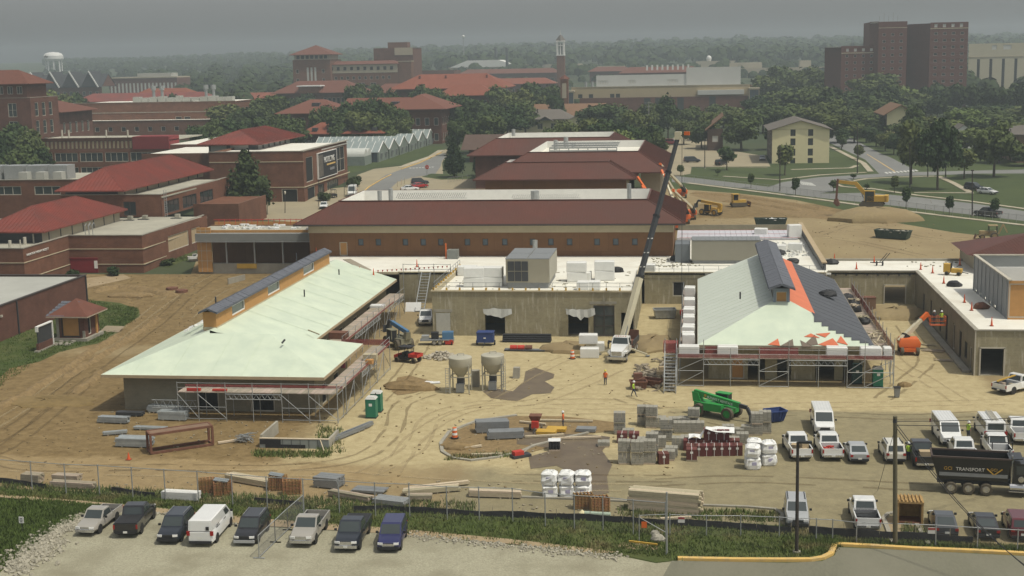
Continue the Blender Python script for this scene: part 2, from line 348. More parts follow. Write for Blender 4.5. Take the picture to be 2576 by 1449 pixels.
lay('building_site_ground',[(-260,1212),(0,1228),(300,1243),(600,1272),(1000,1295),(1560,1335),(2000,1342),(2700,1380),(2700,612),(2576,606),(2400,585),(2250,560),(2130,530),(2000,503),(1860,487),(1740,478),(1640,472),(1560,520),(700,600),(500,640),(480,690),(200,690),(165,700),(-80,760),(-260,800)],SITE)
lay('weedy_grass',[(-150,745),(170,740),(200,760),(250,757),(300,762),(350,780),(352,797),(322,812),(300,835),(275,850),(245,865),(212,871),(150,886),(100,910),(25,927),(0,950),(-150,990)],GRASS)
lay('bank_of_grass',[(375,668),(440,632),(500,640),(470,652),(430,672)],GRASS)
lay('sandy_patch',[(170,715),(215,700),(310,690),(330,700),(230,722),(172,735)],SANDY)
lay('grass_verge',[(-160,1226),(0,1232),(120,1242),(250,1250),(420,1256),(520,1268),(640,1275),(760,1282),(880,1275),(1000,1290),(1130,1290),(1290,1296),(1500,1303),(1640,1310),(1800,1318),(1960,1322),(2000,1335),(2080,1345),(2200,1355),(2420,1368),(2600,1378),(2700,1384),(2700,1402),(2576,1396),(2300,1382),(2104,1372),(2095,1395),(2060,1410),(1980,1414),(1705,1410),(1650,1416),(1560,1396),(1290,1358),(1000,1332),(650,1306),(380,1278),(200,1262),(0,1246),(-160,1238)],GRASS)
lay('gravel_lot',[(-60,1490),(20,1425),(130,1345),(215,1300),(262,1285),(380,1290),(640,1325),(1000,1345),(1290,1372),(1560,1400),(1650,1418),(1720,1410),(1720,1500)],GRAVEL)
lay('sandy_path',[(-160,1237),(0,1244),(200,1260),(380,1277),(650,1305),(1000,1331),(1290,1358),(1560,1390),(1500,1394),(1290,1370),(1000,1345),(640,1323),(380,1289),(262,1283),(160,1268),(0,1252),(-160,1247)],SANDY)
lay('sand_bar',[(1560,1365),(1640,1368),(1670,1375),(1660,1384),(1600,1384),(1555,1378)],SANDY)
lay('asphalt_lot',[(1640,1500),(1690,1412),(1980,1417),(2068,1413),(2100,1398),(2106,1378),(2300,1386),(2576,1400),(2740,1408),(2740,1520)],ASPH)
lay('wet_patch',[(1335,1180),(1330,1150),(1400,1130),(1340,1122),(1300,1118),(1300,1090),(1380,1085),(1425,1092),(1490,1094),(1535,1100),(1530,1118),(1515,1135),(1540,1170),(1527,1200),(1532,1240),(1490,1250),(1450,1230),(1440,1190),(1400,1172)],WET)
lay('wet_patch',[(1318,960),(1322,935),(1345,925),(1360,930),(1395,942),(1392,952),(1370,960),(1395,975),(1385,990),(1340,992),(1300,1010),(1235,1002),(1215,985),(1250,978),(1290,985)],WET)
lay('wet_patch',[(985,985),(1000,950),(1030,945),(1090,960),(1085,975),(1040,990),(1000,995)],DIRT2)
lay('dug_soil',[(1112,1118),(1130,1092),(1200,1062),(1300,1047),(1420,1048),(1545,1062),(1550,1085),(1480,1092),(1400,1122),(1330,1140),(1190,1160),(1130,1148)],DIRT2)
lay('disturbed_soil',[(1730,490),(1860,493),(2000,512),(2130,540),(2110,556),(2010,545),(1900,520),(1800,506)],DIRT2)
lay('street',[(1690,442),(1760,449),(1935,470),(2065,487),(2182,476+9),(2307,496),(2457,513),(2576,531),(2740,552),(2740,590),(2576,556),(2200,512),(2065,498),(1932,481),(1760,462),(1690,458)],ROADM)
lay('side_street',[(1935,470),(1970,458),(2060,446),(2180,439),(2300,433),(2460,429),(2700,424),(2700,436),(2460,437),(2350,441),(2250,443),(2160,449),(2105,457),(2092,464),(2110,478),(2065,487)],ROADM)
lay('uphill_street',[(2040,318),(2060,335),(2087,360),(2177,402),(2212,438),(2307,431),(2240,396),(2219,388),(2127,340),(2098,322),(2080,312)],ROADM)
lay('far_parking_lot',[(1650,446),(1668,375),(1690,352),(1720,318),(1790,318),(1812,350),(1800,372),(1925,393),(1938,419),(1740,419),(1737,437),(1700,445)],PLAZA)
lay('paved_plaza',[(640,552),(640,500),(870,470),(900,440),(940,425),(1030,415),(1085,398),(1120,376),(1135,380),(1112,410),(1115,440),(1215,455),(1225,490),(900,492),(800,562)],PLAZA)
lay('campus_road',[(895,492),(930,468),(972,440),(1008,427),(1056,411),(1114,386),(1126,390),(1112,405),(1108,420),(1095,438),(1040,446),(1000,458),(965,490)],ROADM)
lay('greenhouse_lawn',[(875,420),(960,405),(1050,370),(1110,366),(1118,375),(1085,396),(1030,413),(940,423),(880,436)],LAWN)
lay('corner_lawn',[(1060,445),(1085,437),(1200,440),(1200,450),(1110,452)],LAWN)
for i in range(9):
 lay('crosswalk_bar',[(2231+i*9.4,437.2-i*.75),(2236+i*9.4,436.6-i*.75),(2229+i*9.4,433.2-i*.75),(2224.5+i*9.4,433.8-i*.75)],WPAINT)
for i in range(6):
 lay('crosswalk_bar',[(2010+i*1.5,456.5+i*1.6),(2042+i*2.2,460.5+i*1.3),(2042+i*2.2,461.3+i*1.3),(2010+i*1.5,457.3+i*1.6)],WPAINT)
for i in range(8):
 lay('crosswalk_bar',[(1031+i*8,424-i*.4),(1036+i*8,423.7-i*.4),(1034+i*8,422.5-i*.4),(1029+i*8,422.8-i*.4)],WPAINT)
lay('centre_line',[(2180,388),(2250,432),(2252.5,431.5),(2182,388)],YEL)
for pts,wd in(([(1730,461),(1932,486),(2065,503),(2240,527),(2420,549),(2576,567),(2740,588)],1.7),([(2185,474),(2307,492),(2440,507),(2600,529)],1.4),([(1820,444),(1960,453),(2060,441),(2178,434)],1.3),([(2087,368),(2130,390),(2172,411),(2190,432)],1.6),([(1990,427),(2060,425),(2140,423),(2155,417)],1.5),([(2110,461),(2180,450),(2260,446),(2350,444)],1.3),([(2100,463),(2120,470),(2190,476)],1.3),([(2360,444),(2400,462),(2440,484)],1.6),([(2300,485),(2450,486)],1.2),([(2280,394),(2315,412),(2440,412)],1.4),([(1110,378),(1085,394),(1030,413),(1010,421)],2.2),([(1735,420),(1840,421),(1930,422)],.6)):
 kerb('pavement',pts,wd,.1,WALKM,off=.02)
kerb('yellow_kerb',[(1705,1408),(1850,1411),(1980,1411.5),(2040,1411),(2070,1406),(2090,1396),(2096,1384),(2100,1375),(2112,1372.5),(2200,1377),(2300,1383),(2450,1389),(2600,1397),(2700,1402)],.42,.17,YEL,off=.05)
kerb('yellow_kerb',[(908,488),(930,470),(960,452),(984,440)],.3,.13,YEL,off=.1)
kerb('yellow_kerb',[(1010,426),(1056,410),(1110,384)],.3,.13,YEL,off=.1)
kerb('concrete_kerb',[(1300,1046),(1200,1060),(1130,1088),(1109,1116),(1113,1138),(1140,1154),(1185,1160),(1250,1152),(1310,1138),(1345,1122),(1420,1104),(1480,1090)],.35,.14,CONC,off=.03)
kerb('concrete_kerb',[(1240,1250),(1400,1255),(1560,1262),(1745,1272),(1880,1277),(1950,1283),(1968,1296),(1966,1312)],.3,.13,CONC,off=.03)
kerb('concrete_kerb',[(2246,1368),(2230,1325),(2222,1305),(2235,1294),(2262,1291)],.35,.14,CONC,off=.03)
kerb('concrete_kerb',[(2336,1372),(2320,1345),(2300,1310),(2280,1297),(2262,1291)],.35,.14,CONC,off=.03)
lay('planter_soil',[(2248,1366),(2234,1325),(2230,1306),(2262,1294),(2280,1300),(2318,1347),(2333,1370)],SANDY)
def spline(P,k=8):
 P=[P[0]*2-P[1]]+P+[P[-1]*2-P[-2]];o=[]
 for a,b,c,d in zip(P,P[1:],P[2:],P[3:]):o+=[.5*((2*b)+(c-a)*t+(2*a-5*b+4*c-d)*t*t+(3*b-a-3*c+d)*t**3)for t in(i/k for i in range(k))]
 return o+[P[-2]]
def tyre_track(pts,m,gauge=1.8,w=.38,off=.062):
 Q=spline([g(*p)for p in pts])
 for s_ in(-1,1):
  b=MB();L=[]
  for i,p in enumerate(Q):
   d=Q[min(i+1,len(Q)-1)]-Q[max(i-1,0)];d.z=0;d.normalize();n=Vector((-d.y,d.x,0));c=p+n*s_*gauge/2+n*rnd.uniform(-.08,.08);ww=w*rnd.uniform(.6,1.3);L.append((c-n*ww/2,c+n*ww/2))
  for(a,c),(e,f)in zip(L,L[1:]):
   if rnd.random()<.84:b.add([(q.x,q.y,T(q.y)+off)for q in(a,e,f,c)],[(3,2,1,0)])
  b.build('tyre_track',m,kind='structure')
for m_,g_,P in((RUTD,2.1,[(-60,1135),(60,1062),(160,985),(280,895),(400,810),(500,720),(590,668)]),(RUTL,1.8,[(-60,1098),(80,1012),(200,925),(320,830),(450,735),(560,672)]),(RUTD,1.9,[(-60,1160),(40,1110),(150,1020),(260,930)]),(RUTL,2,[(-60,1172),(200,1186),(500,1192),(800,1192),(1000,1208),(1300,1224),(1600,1228)]),(RUTD,1.9,[(-40,1150),(100,1178),(400,1176),(700,1178),(900,1152),(985,1090),(1010,1020),(1080,990)]),(RUTL,2.2,[(920,1195),(1040,1130),(1090,1050),(1200,1018),(1300,1015),(1500,1010),(1700,1020)]),(RUTL,2,[(980,1190),(1060,1090),(1180,1030),(1350,1010),(1480,960),(1550,930)]),(RUTD,1.9,[(950,1010),(1000,960),(1050,890),(1080,835)]),(RUTL,1.9,[(1210,1010),(1380,920),(1430,900)]),(RUTD,2,[(1620,1216),(1900,1207),(2350,1228)]),(RUTD,1.9,[(1290,1203),(1500,1204),(1690,1205)]),(RUTL,2,[(1300,1034),(1600,1035),(1900,1022),(2200,1018),(2520,1012)]),(RUTD,2,[(1760,565),(1900,595),(2100,600),(2320,645)]),(RUTL,2,[(1800,548),(2000,585),(2200,580),(2400,610)]),(RUTD,2,[(2060,590),(2160,565),(2330,600),(2440,600)]),(RUTD,1.9,[(2220,1005),(2290,950),(2330,900),(2270,820)]),(RUTL,1.9,[(2420,1012),(2330,955),(2250,905),(2235,850)]),(RUTD,1.8,[(1560,1000),(1700,1050),(1800,1075)]),(RUTL,1.9,[(640,660),(700,690),(560,730),(470,800)]),(RUTD,1.9,[(1880,1060),(2000,1040),(2260,1050),(2500,1040)])):tyre_track(P,m_,g_)
def mound(name,px,rx,ry,h,m,seed=0,n=18,rz=0,label=None,cat=None,rough=.35,z=None):
 c=g(*px)if z is None else Vector(px);r_=random.Random(seed);b=MB();b.smooth=True;rings=[]
 off=[r_.uniform(-rough,rough)for _ in range(n)]
 for k in range(7):
  t=k/6;rr=math.cos(t*PI/2)**.75 if k<6 else .04
  rings.append([(math.cos(2*PI*i/n)*rx*rr*(1+off[i]*.5)+r_.uniform(-.04,.04)*rx,math.sin(2*PI*i/n)*ry*rr*(1+off[i]*.5)+r_.uniform(-.04,.04)*ry,h*math.sin(t*PI/2)*(1+r_.uniform(-.2,.2)*rough*2)-(.15 if k==0 else 0))for i in range(n)])
 b.loft(rings)
 o=b.build(name,m);o.location=c;o.rotation_euler=(0,0,rz)
 if label:tag(o,label,cat)
 else:o['kind']='structure'
 return o
def ridge(name,pts,wd,h,m,seed=1):
 r_=random.Random(seed);b=MB();b.smooth=True;P=[]
 for a,c in zip(pts,pts[1:]):
  A,B=g(*a),g(*c);k=max(2,int((B-A).length/1.2))
  P+=[A.lerp(B,i/k)for i in range(k)]
 P.append(g(*pts[-1]));rings=[]
 for i,p in enumerate(P):
  d=P[min(i+1,len(P)-1)]-P[max(i-1,0)];d.z=0;d.normalize();sx=Vector((-d.y,d.x,0));e=.05 if i in(0,len(P)-1)else 1
  rings.append([p+sx*wd*(f*(1+r_.uniform(-.25,.25)))+Vector((0,0,zz*h*e*r_.uniform(.6,1.3)-(.08 if zz==0 else 0)))for f,zz in((-.5,0),(-.28,.6),(-.05,1),(.2,.75),(.5,0))])
 b.loft(rings);return b.build(name,m,kind='structure')
ridge('earth_berm',[(-40,1045),(60,995),(150,940),(230,885),(300,845)],1.8,.5,DIRT2,2)
ridge('earth_berm',[(160,955),(240,905),(330,850),(400,800)],1.5,.5,DIRT2,3)
ridge('earth_berm',[(190,990),(260,935)],1.6,.5,DIRT2,4)
ridge('earth_berm',[(1740,486),(1840,492),(1960,508),(2080,530)],3.5,.5,DIRT2,5)
ridge('earth_berm',[(235,735),(300,722),(360,728),(440,745)],2.6,.6,DIRT2,6)
ridge('earth_berm',[(1820,506),(1900,512),(2010,530)],3,.5,DIRT2,7)
mound('soil_heap',(2200,552),9.5,6,2.5,DIRT,3,rough=.3,label='sandy soil heap under the yellow excavator',cat='soil heap')
mound('soil_heap',(1035,977),3.4,1.6,.8,DIRT2,4,label='dark brown soil heap left of the mortar silos',cat='soil heap')
mound('soil_heap',(1430,880),3.6,3.0,.9,DIRT,5,label='bare soil bank between the pipe rack and white bundles',cat='soil heap')
mound('soil_heap',(2250,790),4.5,4.6,1.0,DIRT,6,label='sandy soil ramp in front of the courtyard doorway',cat='soil heap')
mound('soil_heap',(1640,868),3.2,5.5,1.0,DIRT,7,label='soil bank between the crane truck and scaffold stairs',cat='soil heap')
mound('soil_heap',(2275,972),.8,.6,.5,DIRT2,8,label='small brown soil heap beside the right scaffold',cat='soil heap')
mound('soil_heap',(1155,1125),2.0,1.2,.5,DIRT2,9,label='earth heap inside the kerbed island near drum',cat='soil heap')
mound('soil_heap',(115,1010),6,3,.3,DIRTB,11)
mound('soil_heap',(330,745),4,2,.6,DIRT2,12,label='spoil heap on the slope near two round bales',cat='soil heap')
# building helpers
WINM={}
def win_meshes(w,h,kind,nx,nz):
 k=(round(w,2),round(h,2),kind,nx,nz)
 if k in WINM:return WINM[k]
 gl={'win':GLASS,'dark':DARK,'blue':GLASSB,'ply':PLY,'wood':WOODO,'red':BRKD,'pale':PALEG,'plast':PLASTW}[kind.split('_')[0]]
 fr=FRAMED if kind.endswith('_d')else WHITE if kind.endswith('_w')else FRAME
 p=MB().box(.05,w-.05,.17,.21,.05,h-.05).mesh('window',gl)
 b=MB();t=min(.16,.045*max(w,h)+.04)
 b.box(0,w,.08,.16,0,t).box(0,w,.08,.16,h-t,h).box(0,t,.08,.16,t,h-t).box(w-t,w,.08,.16,t,h-t)
 for i in range(1,nx):b.box(w*i/nx-t*.4,w*i/nx+t*.4,.085,.155,t,h-t)
 for i in range(1,nz):b.box(t,w-t,.09,.15,h*i/nz-t*.3,h*i/nz+t*.3)
 WINM[k]=(p,b.mesh('frame',fr));return WINM[k]
def facade(parent,p0,p1,z0,z1,holes,m,name='wall',depth=.25,th=.3):
 """wall from p0 to p1 (outside on the right hand going along); holes = (s0, s1, z0, z1, kind, nx, nz) from the wall's foot; kind None = open doorway"""
 p0=Vector((p0[0],p0[1],0));p1=Vector((p1[0],p1[1],0));d=p1-p0;L=d.length;d.normalize();nrm=Vector((d.y,-d.x,0));rz=math.atan2(d.y,d.x)
 ss=sorted({0,round(L,3)}|{round(min(max(x,0),L),3)for hh in holes for x in hh[:2]});zs=sorted({0,round(z1-z0,3)}|{round(x,3)for hh in holes for x in hh[2:4]})
 b=MB()
 W=lambda s,z,q=0:tuple(p0+d*s-nrm*q+Vector((0,0,z0+z)))
 for a,c in zip(ss,ss[1:]):
  for e,f in zip(zs,zs[1:]):
   if any(hh[0]-.01<=a and c<=hh[1]+.01 and hh[2]-.01<=e and f<=hh[3]+.01 for hh in holes):continue
   b.add([W(a,e),W(c,e),W(c,f),W(a,f)],[(0,1,2,3)])
 for hh in holes:
  a,c,e,f=hh[:4]
  b.add([W(a,e),W(c,e),W(c,f),W(a,f),W(a,e,depth),W(c,e,depth),W(c,f,depth),W(a,f,depth)],[(0,4,5,1),(1,5,6,2),(2,6,7,3),(3,7,4,0)])
 wo=b.build(name,m,parent)
 for hh in holes:
  kind=hh[4]if len(hh)>4 else 'win'
  if kind is None:continue
  nx,nz=(hh[5],hh[6])if len(hh)>6 else(1,1)
  gl,fr=win_meshes(hh[1]-hh[0],hh[3]-hh[2],kind,nx,nz)
  o=link('window' if kind.split('_')[0]in('win','blue','pale','dark')else 'infill_panel',gl,parent,loc=W(hh[0],hh[2]),rz=rz)
  link('frame',fr,o)
 return wo
def row(n,s0,pitch,w,z0,h,kind='win',nx=2,nz=1):return[(s0+i*pitch,s0+i*pitch+w,z0,z0+h,kind,nx,nz)for i in range(n)]
def block(parent,x0,x1,y0,y1,z0,z1,m,front=(),right=(),left=(),back=(),roof=ROOFG,parapet=.5,cap=CONC,name='wall',capw=.35):
 """four walls with openings, a flat roof set below the parapet and a coping; windows counted from the left seen from outside"""
 facade(parent,(x0,y0),(x1,y0),z0,z1,list(front),m,name);facade(parent,(x1,y0),(x1,y1),z0,z1,list(right),m,name)
 facade(parent,(x1,y1),(x0,y1),z0,z1,list(back),m,name);facade(parent,(x0,y1),(x0,y0),z0,z1,list(left),m,name)
 MB().box(x0+.02,x1-.02,y0+.02,y1-.02,z1-parapet-.25,z1-parapet).build('roof',roof,parent)
 if cap:
  c=capw;b=MB();z=z1
  b.box(x0-.06,x1+.06,y0-.06,y0+c,z,z+.12).box(x0-.06,x1+.06,y1-c,y1+.06,z,z+.12).box(x0-.06,x0+c,y0+c,y1-c,z,z+.12).box(x1-c,x1+.06,y0+c,y1-c,z,z+.12)
  b.box(x0+c-.03,x1-c+.03,y0+c-.03,y0+c,z1-parapet,z).box(x0+c-.03,x0+c,y0+c,y1-c,z1-parapet,z).box(x1-c,x1-c+.03,y0+c,y1-c,z1-parapet,z).box(x0+c,x1-c,y1-c,y1-c+.03,z1-parapet,z)
  b.build('coping',cap,parent)
def hip_pts(x0,x1,y0,y1,z,h,inset=None,axis=None):
 w,d=x1-x0,y1-y0;axis=axis or('x' if w>=d else 'y');i=inset if inset is not None else min(w,d)/2
 if axis=='x':r=[(x0+i,(y0+y1)/2,z+h),(x1-i,(y0+y1)/2,z+h)]
 else:r=[((x0+x1)/2,y0+i,z+h),((x0+x1)/2,y1-i,z+h)]
 return[(x0,y0,z),(x1,y0,z),(x1,y1,z),(x0,y1,z)],r,axis
def seam_lines(b,a,c,t0,t1,sp=.5,h=.05,wd=.05):
 """standing seams up the slope over eave a-c whose top edge is t0-t1"""
 a,c,t0,t1=map(Vector,(a,c,t0,t1));e=c-a;L=e.length;e.normalize()
 s0=(t0-a).dot(e);s1=(t1-a).dot(e);up=(t0-a)-e*s0;H=up.length;up.normalize();nrm=e.cross(up).normalized()
 if nrm.z<0:nrm=-nrm
 n=int(L/sp)
 for i in range(1,n):
  s=L*i/n;k=H
  if s<s0 and s0>.01:k=H*s/s0
  if s>s1 and s1<L-.01:k=min(k,H*(L-s)/(L-s1))
  if k<.2:continue
  p=a+e*s+nrm*h*.4;b.bar(p,p+up*k,wd,h,up=nrm)
 return b
def hip(parent,x0,x1,y0,y1,z,h,m,inset=None,axis=None,seams=0,th=.25,fascia=None,name='roof',sc_=None):
 e,r,ax=hip_pts(x0,x1,y0,y1,z,h,inset,axis)
 b=MB();F=[(0,1,5,4),(2,3,4,5),(1,2,5),(3,0,4)]if ax=='x' else[(0,1,4),(1,2,5,4),(2,3,5),(3,0,4,5)]
 b.add(e+r,F);b.add([(p[0],p[1],p[2]-th)for p in e],[(3,2,1,0)]);b.add(e+[(p[0],p[1],p[2]-th)for p in e],[(4,5,1,0),(5,6,2,1),(6,7,3,2),(7,4,0,3)])
 o=b.build(name,m,parent)
 if seams:
  s=MB()
  for q in F:
   if len(q)==4:seam_lines(s,(e+r)[q[0]],(e+r)[q[1]],(e+r)[q[3]],(e+r)[q[2]],seams,*(sc_ or()))
   else:seam_lines(s,(e+r)[q[0]],(e+r)[q[1]],(e+r)[q[2]],(e+r)[q[2]],seams,*(sc_ or()))
  s.build('standing_seams',m,o,kind='stuff')
  hb=MB()
  for a,c in(((0,4),(1,5),(2,5),(3,4))if ax=='x' else((0,4),(1,4),(2,5),(3,5))):hb.bar((e+r)[a],(e+r)[c],.16,.14)
  hb.bar(r[0],r[1],.16,.14);hb.build('ridge_cap',m,o)
 return o
def gable(parent,x0,x1,y0,y1,z,h,m,axis='x',wallm=None,over=.4,name='roof'):
 b=MB()
 if axis=='x':
  ym=(y0+y1)/2;k=h/((y1-y0)/2)*over
  b.slab([(x0-over,y0-over,z-k),(x1+over,y0-over,z-k),(x1+over,ym,z+h),(x0-over,ym,z+h)],.15);b.slab([(x0-over,ym,z+h),(x1+over,ym,z+h),(x1+over,y1+over,z-k),(x0-over,y1+over,z-k)],.15)
  if wallm:[MB().add([(x,y0,z),(x,y1,z),(x,ym,z+h-.16)],[(0,1,2)]).build('gable_wall',wallm,parent)for x in(x0,x1)]
 else:
  xm=(x0+x1)/2;k=h/((x1-x0)/2)*over
  b.slab([(x0-over,y0-over,z-k),(xm,y0-over,z+h),(xm,y1+over,z+h),(x0-over,y1+over,z-k)],.15);b.slab([(xm,y0-over,z+h),(x1+over,y0-over,z-k),(x1+over,y1+over,z-k),(xm,y1+over,z+h)],.15)
  if wallm:[MB().add([(x0,y,z),(x1,y,z),(xm,y,z+h-.16)],[(0,1,2)]).build('gable_wall',wallm,parent)for y in(y0,y1)]
 return b.build(name,m,parent)
def text(parent,body,size,loc,rot,m,ext=.01,name='lettering',ax='LEFT'):
 c=bpy.data.curves.new(name,'FONT');c.body=body;c.size=size;c.extrude=ext;c.align_x=ax
 o=bpy.data.objects.new('tmp',c);COL.objects.link(o)
 me=bpy.data.meshes.new_from_object(o.evaluated_get(bpy.context.evaluated_depsgraph_get()));bpy.data.objects.remove(o)
 me.materials.clear();me.materials.append(m)
 q=link(name,me,parent,loc=loc);q.rotation_euler=rot;return q
 # A: long building under white roof wrap, left of the yard
A=thing('roofed_wing','low wing with white wrapped hip roof and slate monitor left of yard','building',(-56,170,0))
def loc_(o,p):return Vector(p)-o.location
def MBL(o):return MB()
class Off:
 def __init__(s,o):s.o=o
def under(o,parent):
 """hang a world-space mesh object under a thing standing at its own base point"""
 o.parent=parent;o.matrix_parent_inverse=Matrix.Translation(-parent.location);return o
def W(name,b,m,parent,**p):return under(b.build(name,m,None,**p),parent)
def base(name,label,cat,x,y,z=0,group=None):
 return thing(name,label,cat,(x,y,z),0,group)
A.location=(0,0,0)
facade(A,(-63.6,140.2),(-41.6,140.2),0,4.3,[(8.5,11,0,2.6,'dark'),(14.6,17.4,0,2.6,'dark')],CMU2);facade(A,(-41.6,140.2),(-41.6,154.4),0,4.3,[(3,5,0,2.4,'dark'),(8,10.4,0,2.4,'dark')],CMU2)
facade(A,(-41.6,154.4),(-48,154.4),0,4.3,[],CMU2);facade(A,(-48,154.4),(-48,203),0,4.3,[(4+i*8,6.4+i*8,0,2.4,'dark')for i in range(5)],CMU2);facade(A,(-63.6,203),(-63.6,140.2),0,4.3,[(6+i*9,8+i*9,1,2.4)for i in range(6)],CMU2)
facade(A,(-48,203),(-63.6,203),0,4.3,[],CMU2)
b=MB();k=3.15/9.3
za=4.4;zr=7.55;xr=-56.1
b.add([(-65.4,138.5,za),(-40,138.5,za),(-40,156,za),(-46.5,156.0,za),(-46.5,204,za),(-65.4,204,za),(xr,147.8,zr),(xr,204,zr),(-48.75,147.25,7.36),(xr+.25,147.25,7.36)],[(0,1,8,9,6),(1,2,8),(0,6,7,5)])
b.add([(-46.5,157.2,za),(-46.5,204,za),(xr,204,zr),(xr,148,zr),(-55.3,148,7.3)],[(0,1,2,3,4)])
b.add([(-40,156,za),(-48.75,147.25,7.36),(-56.3,147.25,7.36),(-46.5,156.6,za+.2)],[(0,3,2,1)])
b.add([(-46.5,156,za),(-46.5,157.3,za),(-55.3,148,7.3)],[(0,1,2)])
b.build('roof',MEMB,A)
b=MB();fz=.34
for p,q in(((-65.4,138.5),(-40,138.5)),((-40,138.5),(-40,156)),((-40,156),(-46.5,156)),((-46.5,156),(-46.5,204)),((-65.4,204),(-65.4,138.5))):
 b.bar((p[0],p[1],za-fz/2),(q[0],q[1],za-fz/2),.09,fz)
b.build('fascia',PLY,A)
MB().box(-65.3,-40.1,138.6,155.9,4.02,4.1).box(-65.3,-46.6,156,203.9,4.02,4.1).build('soffit',LUMBO,A)
MX0,MX1,MY0,MY1=-57.5,-55.9,149.6,199.5
mon=thing('roof_monitor','x','x');bpy.data.objects.remove(mon)
facade(A,(MX1,MY0),(MX1,MY1),7.4,9.4,[(5.6,10.4,.45,1.75,'win_w'),(19.6,24.8,.45,1.75,'win_w'),(36,41.6,.45,1.75,'win_w')],WOODO,'monitor_wall');facade(A,(MX0,MY0),(MX1,MY0),7.2,9.4,[],WOODO,'monitor_wall');facade(A,(MX0,MY1),(MX0,MY0),7.2,9.4,[],WOODO,'monitor_wall')
MB().box(MX0-.06,MX1+.06,MY0-.06,MY1+.05,7.3,7.62).build('monitor_flashing',BAND,A)
o=MB();xm=(MX0+MX1)/2
o.slab([(MX0-.35,MY0-.6,9.42),(xm,MY0-.6,9.9),(xm,MY1+.3,9.9),(MX0-.35,MY1+.3,9.42)],.16).slab([(xm,MY0-.6,9.9),(MX1+.35,MY0-.6,9.42),(MX1+.35,MY1+.3,9.42),(xm,MY1+.3,9.9)],.16)
mr=o.build('monitor_roof',SLATE,A);b=MB();r_=random.Random(3)
for i in range(66):
 y=MY0-.6+i*.77
 for s in(-1,1):
  b.boxc((xm+s*(.58+r_.uniform(-.04,.04)),y+.35,9.7+r_.uniform(-.01,.02)),(1.2,.72,.05),ry=s*R(22.5),rz=r_.uniform(-.03,.03))
b.build('slate_courses',SLATE,mr,kind='stuff')
for px,hh in(((766,745),1.0),((542,752),1.1),((545,748),.01),((852,690),.8)):
 pass
def vent(p,h,r,m=DKST,par=None):return MB().tube(p,(p[0],p[1],p[2]+h),r,8).build('vent_pipe',m,par)
vent(aty(766,746,176),.95,.1,DKST,A);vent(aty(853,691,192),.8,.1,DKST,A);vent((-58.2,156,8.5),1.6,.1,DKST,A);vent((-58.2,190,9),1.5,.1,DKST,A)
for(u,v,y,ln)in((612,852,147,.5),(470,918,141.2,.5),(711,862,144.2,.5)):
 p=aty(u,v,y);MB().bar(p+Vector((-.08,0,-.05)),p+Vector((.12,ln,.25)),.16,.16).build('roof_vent',DKST,A)
MB().bar(aty(775,832,159)+Vector((0,0,.1)),aty(803,843,158)+Vector((0,0,.1)),.12,.12).build('roof_batten',LUMBO,A)
b=MB();r_=random.Random(5)
for i in range(16):
 y=153.5+i*.95;b.boxc((-61.2+r_.uniform(-.1,.1),y,6.35+r_.uniform(0,.05)),(.5,.7,.24),rz=r_.uniform(-.4,.4),ry=-.38)
b.build('loose_packs',PLASTW,A,kind='stuff')
b=MB()
for i in range(5):x=-62+i*4.3+rnd.uniform(-.8,.8);b.bar((x,138.7,za+.10),(x,138.7+min(8,(x+65.2)if x<-56 else 8.6,max(.3,-40.6-x)),za+.10+k*min(8,(x+65.2)if x<-56 else 8.6,max(.3,-40.6-x))),.09,.012)
for i in range(7):y=160+i*6.1+rnd.uniform(-1.5,1.5);b.bar((-46.7,y,za+.085),(-55.9,y,za+.085+9.2*k),.06,.008)
b.build('wrap_laps',MEMB,A,kind='stuff')
# B, C: block-walled middle and long white roofs
C=thing('block_range','long block range with flat white roofs joining the wings','building')
facade(C,(-46.4,205.5),(-37,205.5),0,5.3,[(6.5,9.3,1.2,4.2,'dark')],CMU);facade(C,(-8,205.5),(1.2,205.5),0,5.3,[(4.3,6.2,1.6,3.9,'dark')],CMU)
MB().box(-64.4,20,205.5,223.4,4.95,5.2).build('roof',ROOFW,C)
MB().box(-46.6,-36.9,205.42,205.8,5.2,5.36).box(-8.2,19.3,205.42,205.8,5.2,5.36).box(-64.5,-46.6,205,205.4,5.0,5.36).build('coping',BAND,C)
BZ=6.25
Bm=thing('block_hall','grey block hall with flat white roof in the middle of the yard','building')
facade(Bm,(-36.6,182.3),(-8.4,182.3),0,BZ,[(.5,2.5,.1,3.2,None),(7.4,10.2,.1,3.4,None),(19.0,21.8,.1,3.4,None),(22.5,25.4,.1,4.4,'win_d',2,3),(26.3,28.0,.1,3.4,None)],CMU)
facade(Bm,(-8.4,182.3),(-8.4,205.4),0,BZ,[(3.2,4.6,.3,3.2,'dark'),(8,9.6,.3,3.2,'dark'),(14,15.6,.3,3.2,'dark')],CMU);facade(Bm,(-36.6,205.4),(-36.6,182.3),0,BZ,[(5,6.6,.3,3,'dark')],CMU)
MB().box(-36.5,-8.5,182.4,205.3,5.45,5.7).build('roof',ROOFW,Bm)
MB().box(-36.5,-8.5,205.3,205.35,0,5.4).build('rear_wall',CMU2,Bm)
MB().box(-36.75,-8.25,182.15,182.75,BZ,BZ+.18).box(-36.75,-36.2,182.75,205.3,BZ,BZ+.18).box(-8.8,-8.25,182.75,205.3,BZ,BZ+.18).box(-36.3,-36.25,182.75,205.3,5.7,BZ).box(-36.2,-8.8,182.72,182.76,5.7,BZ).build('coping',BAND,Bm)
MB().box(-36.4,-8.6,184,205,.02,.05).build('floor',CONC,Bm)
MB().box(-36.4,-33.8,182.27,182.3,3.35,3.75).box(-14.6,-10.9,182.26,182.3,4.6,4.95).build('lintel',CONC,Bm)
gr=MB();gy_=MB()
